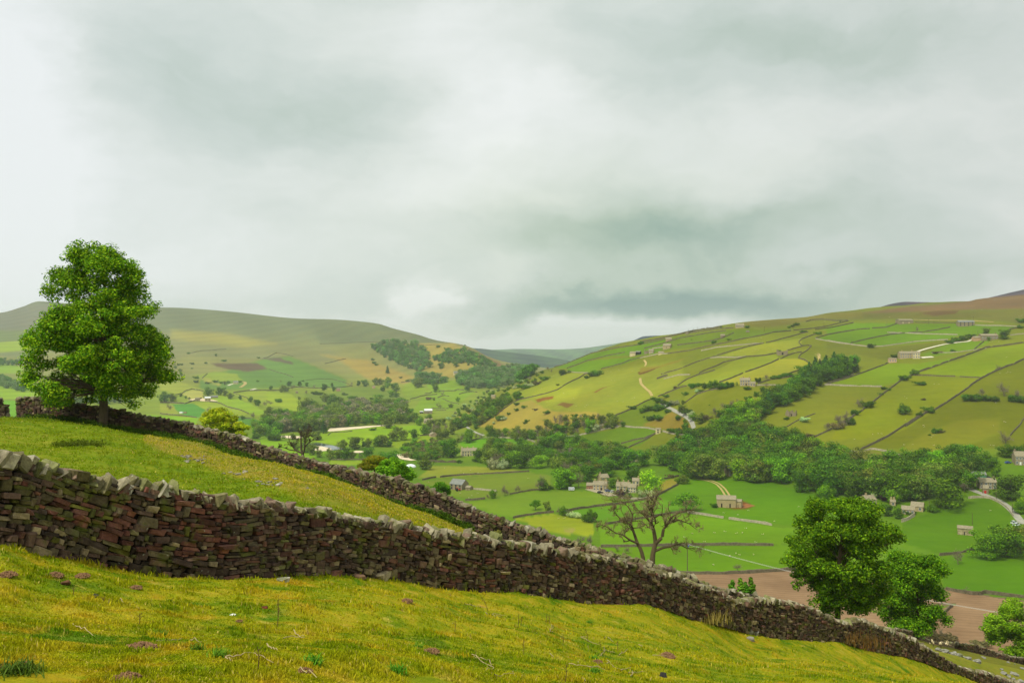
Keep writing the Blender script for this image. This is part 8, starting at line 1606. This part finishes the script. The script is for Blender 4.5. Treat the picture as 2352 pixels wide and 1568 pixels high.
for i, (f, x, y, h, lean) in enumerate([(D1, 1578, 1490, 148, 0), (D1, 1700, 1210, 180, .02), (D1, 850, 1215, 75, .05), (D1, 447, 1025, 45, 0), (D1, 630, 1075, 30, 0), (D2, 1358, 1130, 100, -.5), (D2, 1540, 1235, 100, 0), (D2, 1555, 1220, 60, .1), (D2, 1152, 1250, 65, 0), (D2, 1572, 1410, 110, 0), (D7, 432, 1165, 130, -.2), (D7, 560, 1230, 70, -.3), (D7, 207, 1560, 190, .05), (D7, 185, 1190, 100, 0), (D7, 718, 1260, 110, 0), (D7, 50, 985, 90, 0), (D7, 22, 970, 80, 0), (D2, 66, 1215, 150, 0)]):
    p = hit(*f(x, y)); sc = f(1, 0)[0] - f(0, 0)[0]; hh = h * sc * p[1] / F; mb = MB(); tube(mb, [(0, 0, -.03), (lean * hh * .4 + .01, 0, hh * .5), (lean * hh, 0, hh)], [.004 * (1 + p[1] * .03), .003 * (1 + p[1] * .03), .002 * (1 + p[1] * .03)], 5)
    for k_ in range(3): z = hh * (.5 + .15 * k_); s_ = (-1) ** k_; tube(mb, [(lean * z, 0, z), (lean * z + s_ * .03, .01, z + .03)], [.002 * (1 + p[1] * .03)] * 2, 4)
    o = mb.build('dead_stalk', M_STALK); o.location = tuple(p); tag(o, 'thin dark dead stalk standing upright in the near turf', 'stalk', 'dead stalks in the near turf')
rr = np.random.RandomState(5)
for f, x, y, s, lab, c in [(D1, 1735, 943, .22, 'rounded pale boulder bedded in the turf under the wall', (176, 170, 156)), (D2, 570, 925, .26, 'round reddish boulder at the wall foot', (140, 110, 86)), (D2, 700, 925, .5, 'flat fallen slab leaning out from the wall foot', (172, 158, 124)), (D1, 398, 965, .12, 'dark clod of earth by the worn molehill', (110, 78, 52)), (D1, 1428, 1155, .06, 'white stone chip in the moss', (226, 226, 216)),
    (D7, 1165, 1505, .14, 'dark wet dropping among the grass near the bottom', (48, 46, 44)), (D1, 580, 1043, .10, 'black dropping on the mossy turf', (44, 44, 40)), (D1, 1622, 1112, .09, 'red brown clod in the open turf', (110, 56, 34)), (D7, 2060, 1085, .42, 'fallen pale block at the foot of the wall where it drops', (140, 138, 122)), (D7, 2000, 1060, .4, 'second fallen block at the foot of the wall drop', (134, 128, 108)), (D8, 20, 1175, .4, 'third fallen block by the wall drop', (130, 124, 106)), (D8, 710, 1218, .25, 'white block under the rusty grass', (216, 212, 200)), (D7, 2030, 1148, .3, 'low grey slab on the slope under the wall drop', (150, 146, 130))]:
    p = hit(*f(x, y)); rock('boulder' if s > .15 else 'stone_chip', p + [0, 0, s * .1], s, rr, lab, None, c)
# big displaced cap stones on top of the near wall
for u, s in ((1300, 0), ):
    pass
# ================================================================== air between the camera and the far hills
hz = MB(); box(hz, -12000, 12000, -200, 17000, -330, 235); ho = hz.build('haze'); struct(ho, 'stuff')
mh = bpy.data.materials.new('haze_air'); mh.use_nodes = True; nt = mh.node_tree; nt.nodes.clear(); g = NG(nt)
vo = g.n('ShaderNodeVolumePrincipled'); vo.inputs['Color'].default_value = (.90, .96, 1.0, 1); vo.inputs['Density'].default_value = 7.5e-5; vo.inputs['Anisotropy'].default_value = 0.2
oo = g.n('ShaderNodeOutputMaterial'); nt.links.new(vo.outputs[0], oo.inputs['Volume']); ho.data.materials.append(mh)
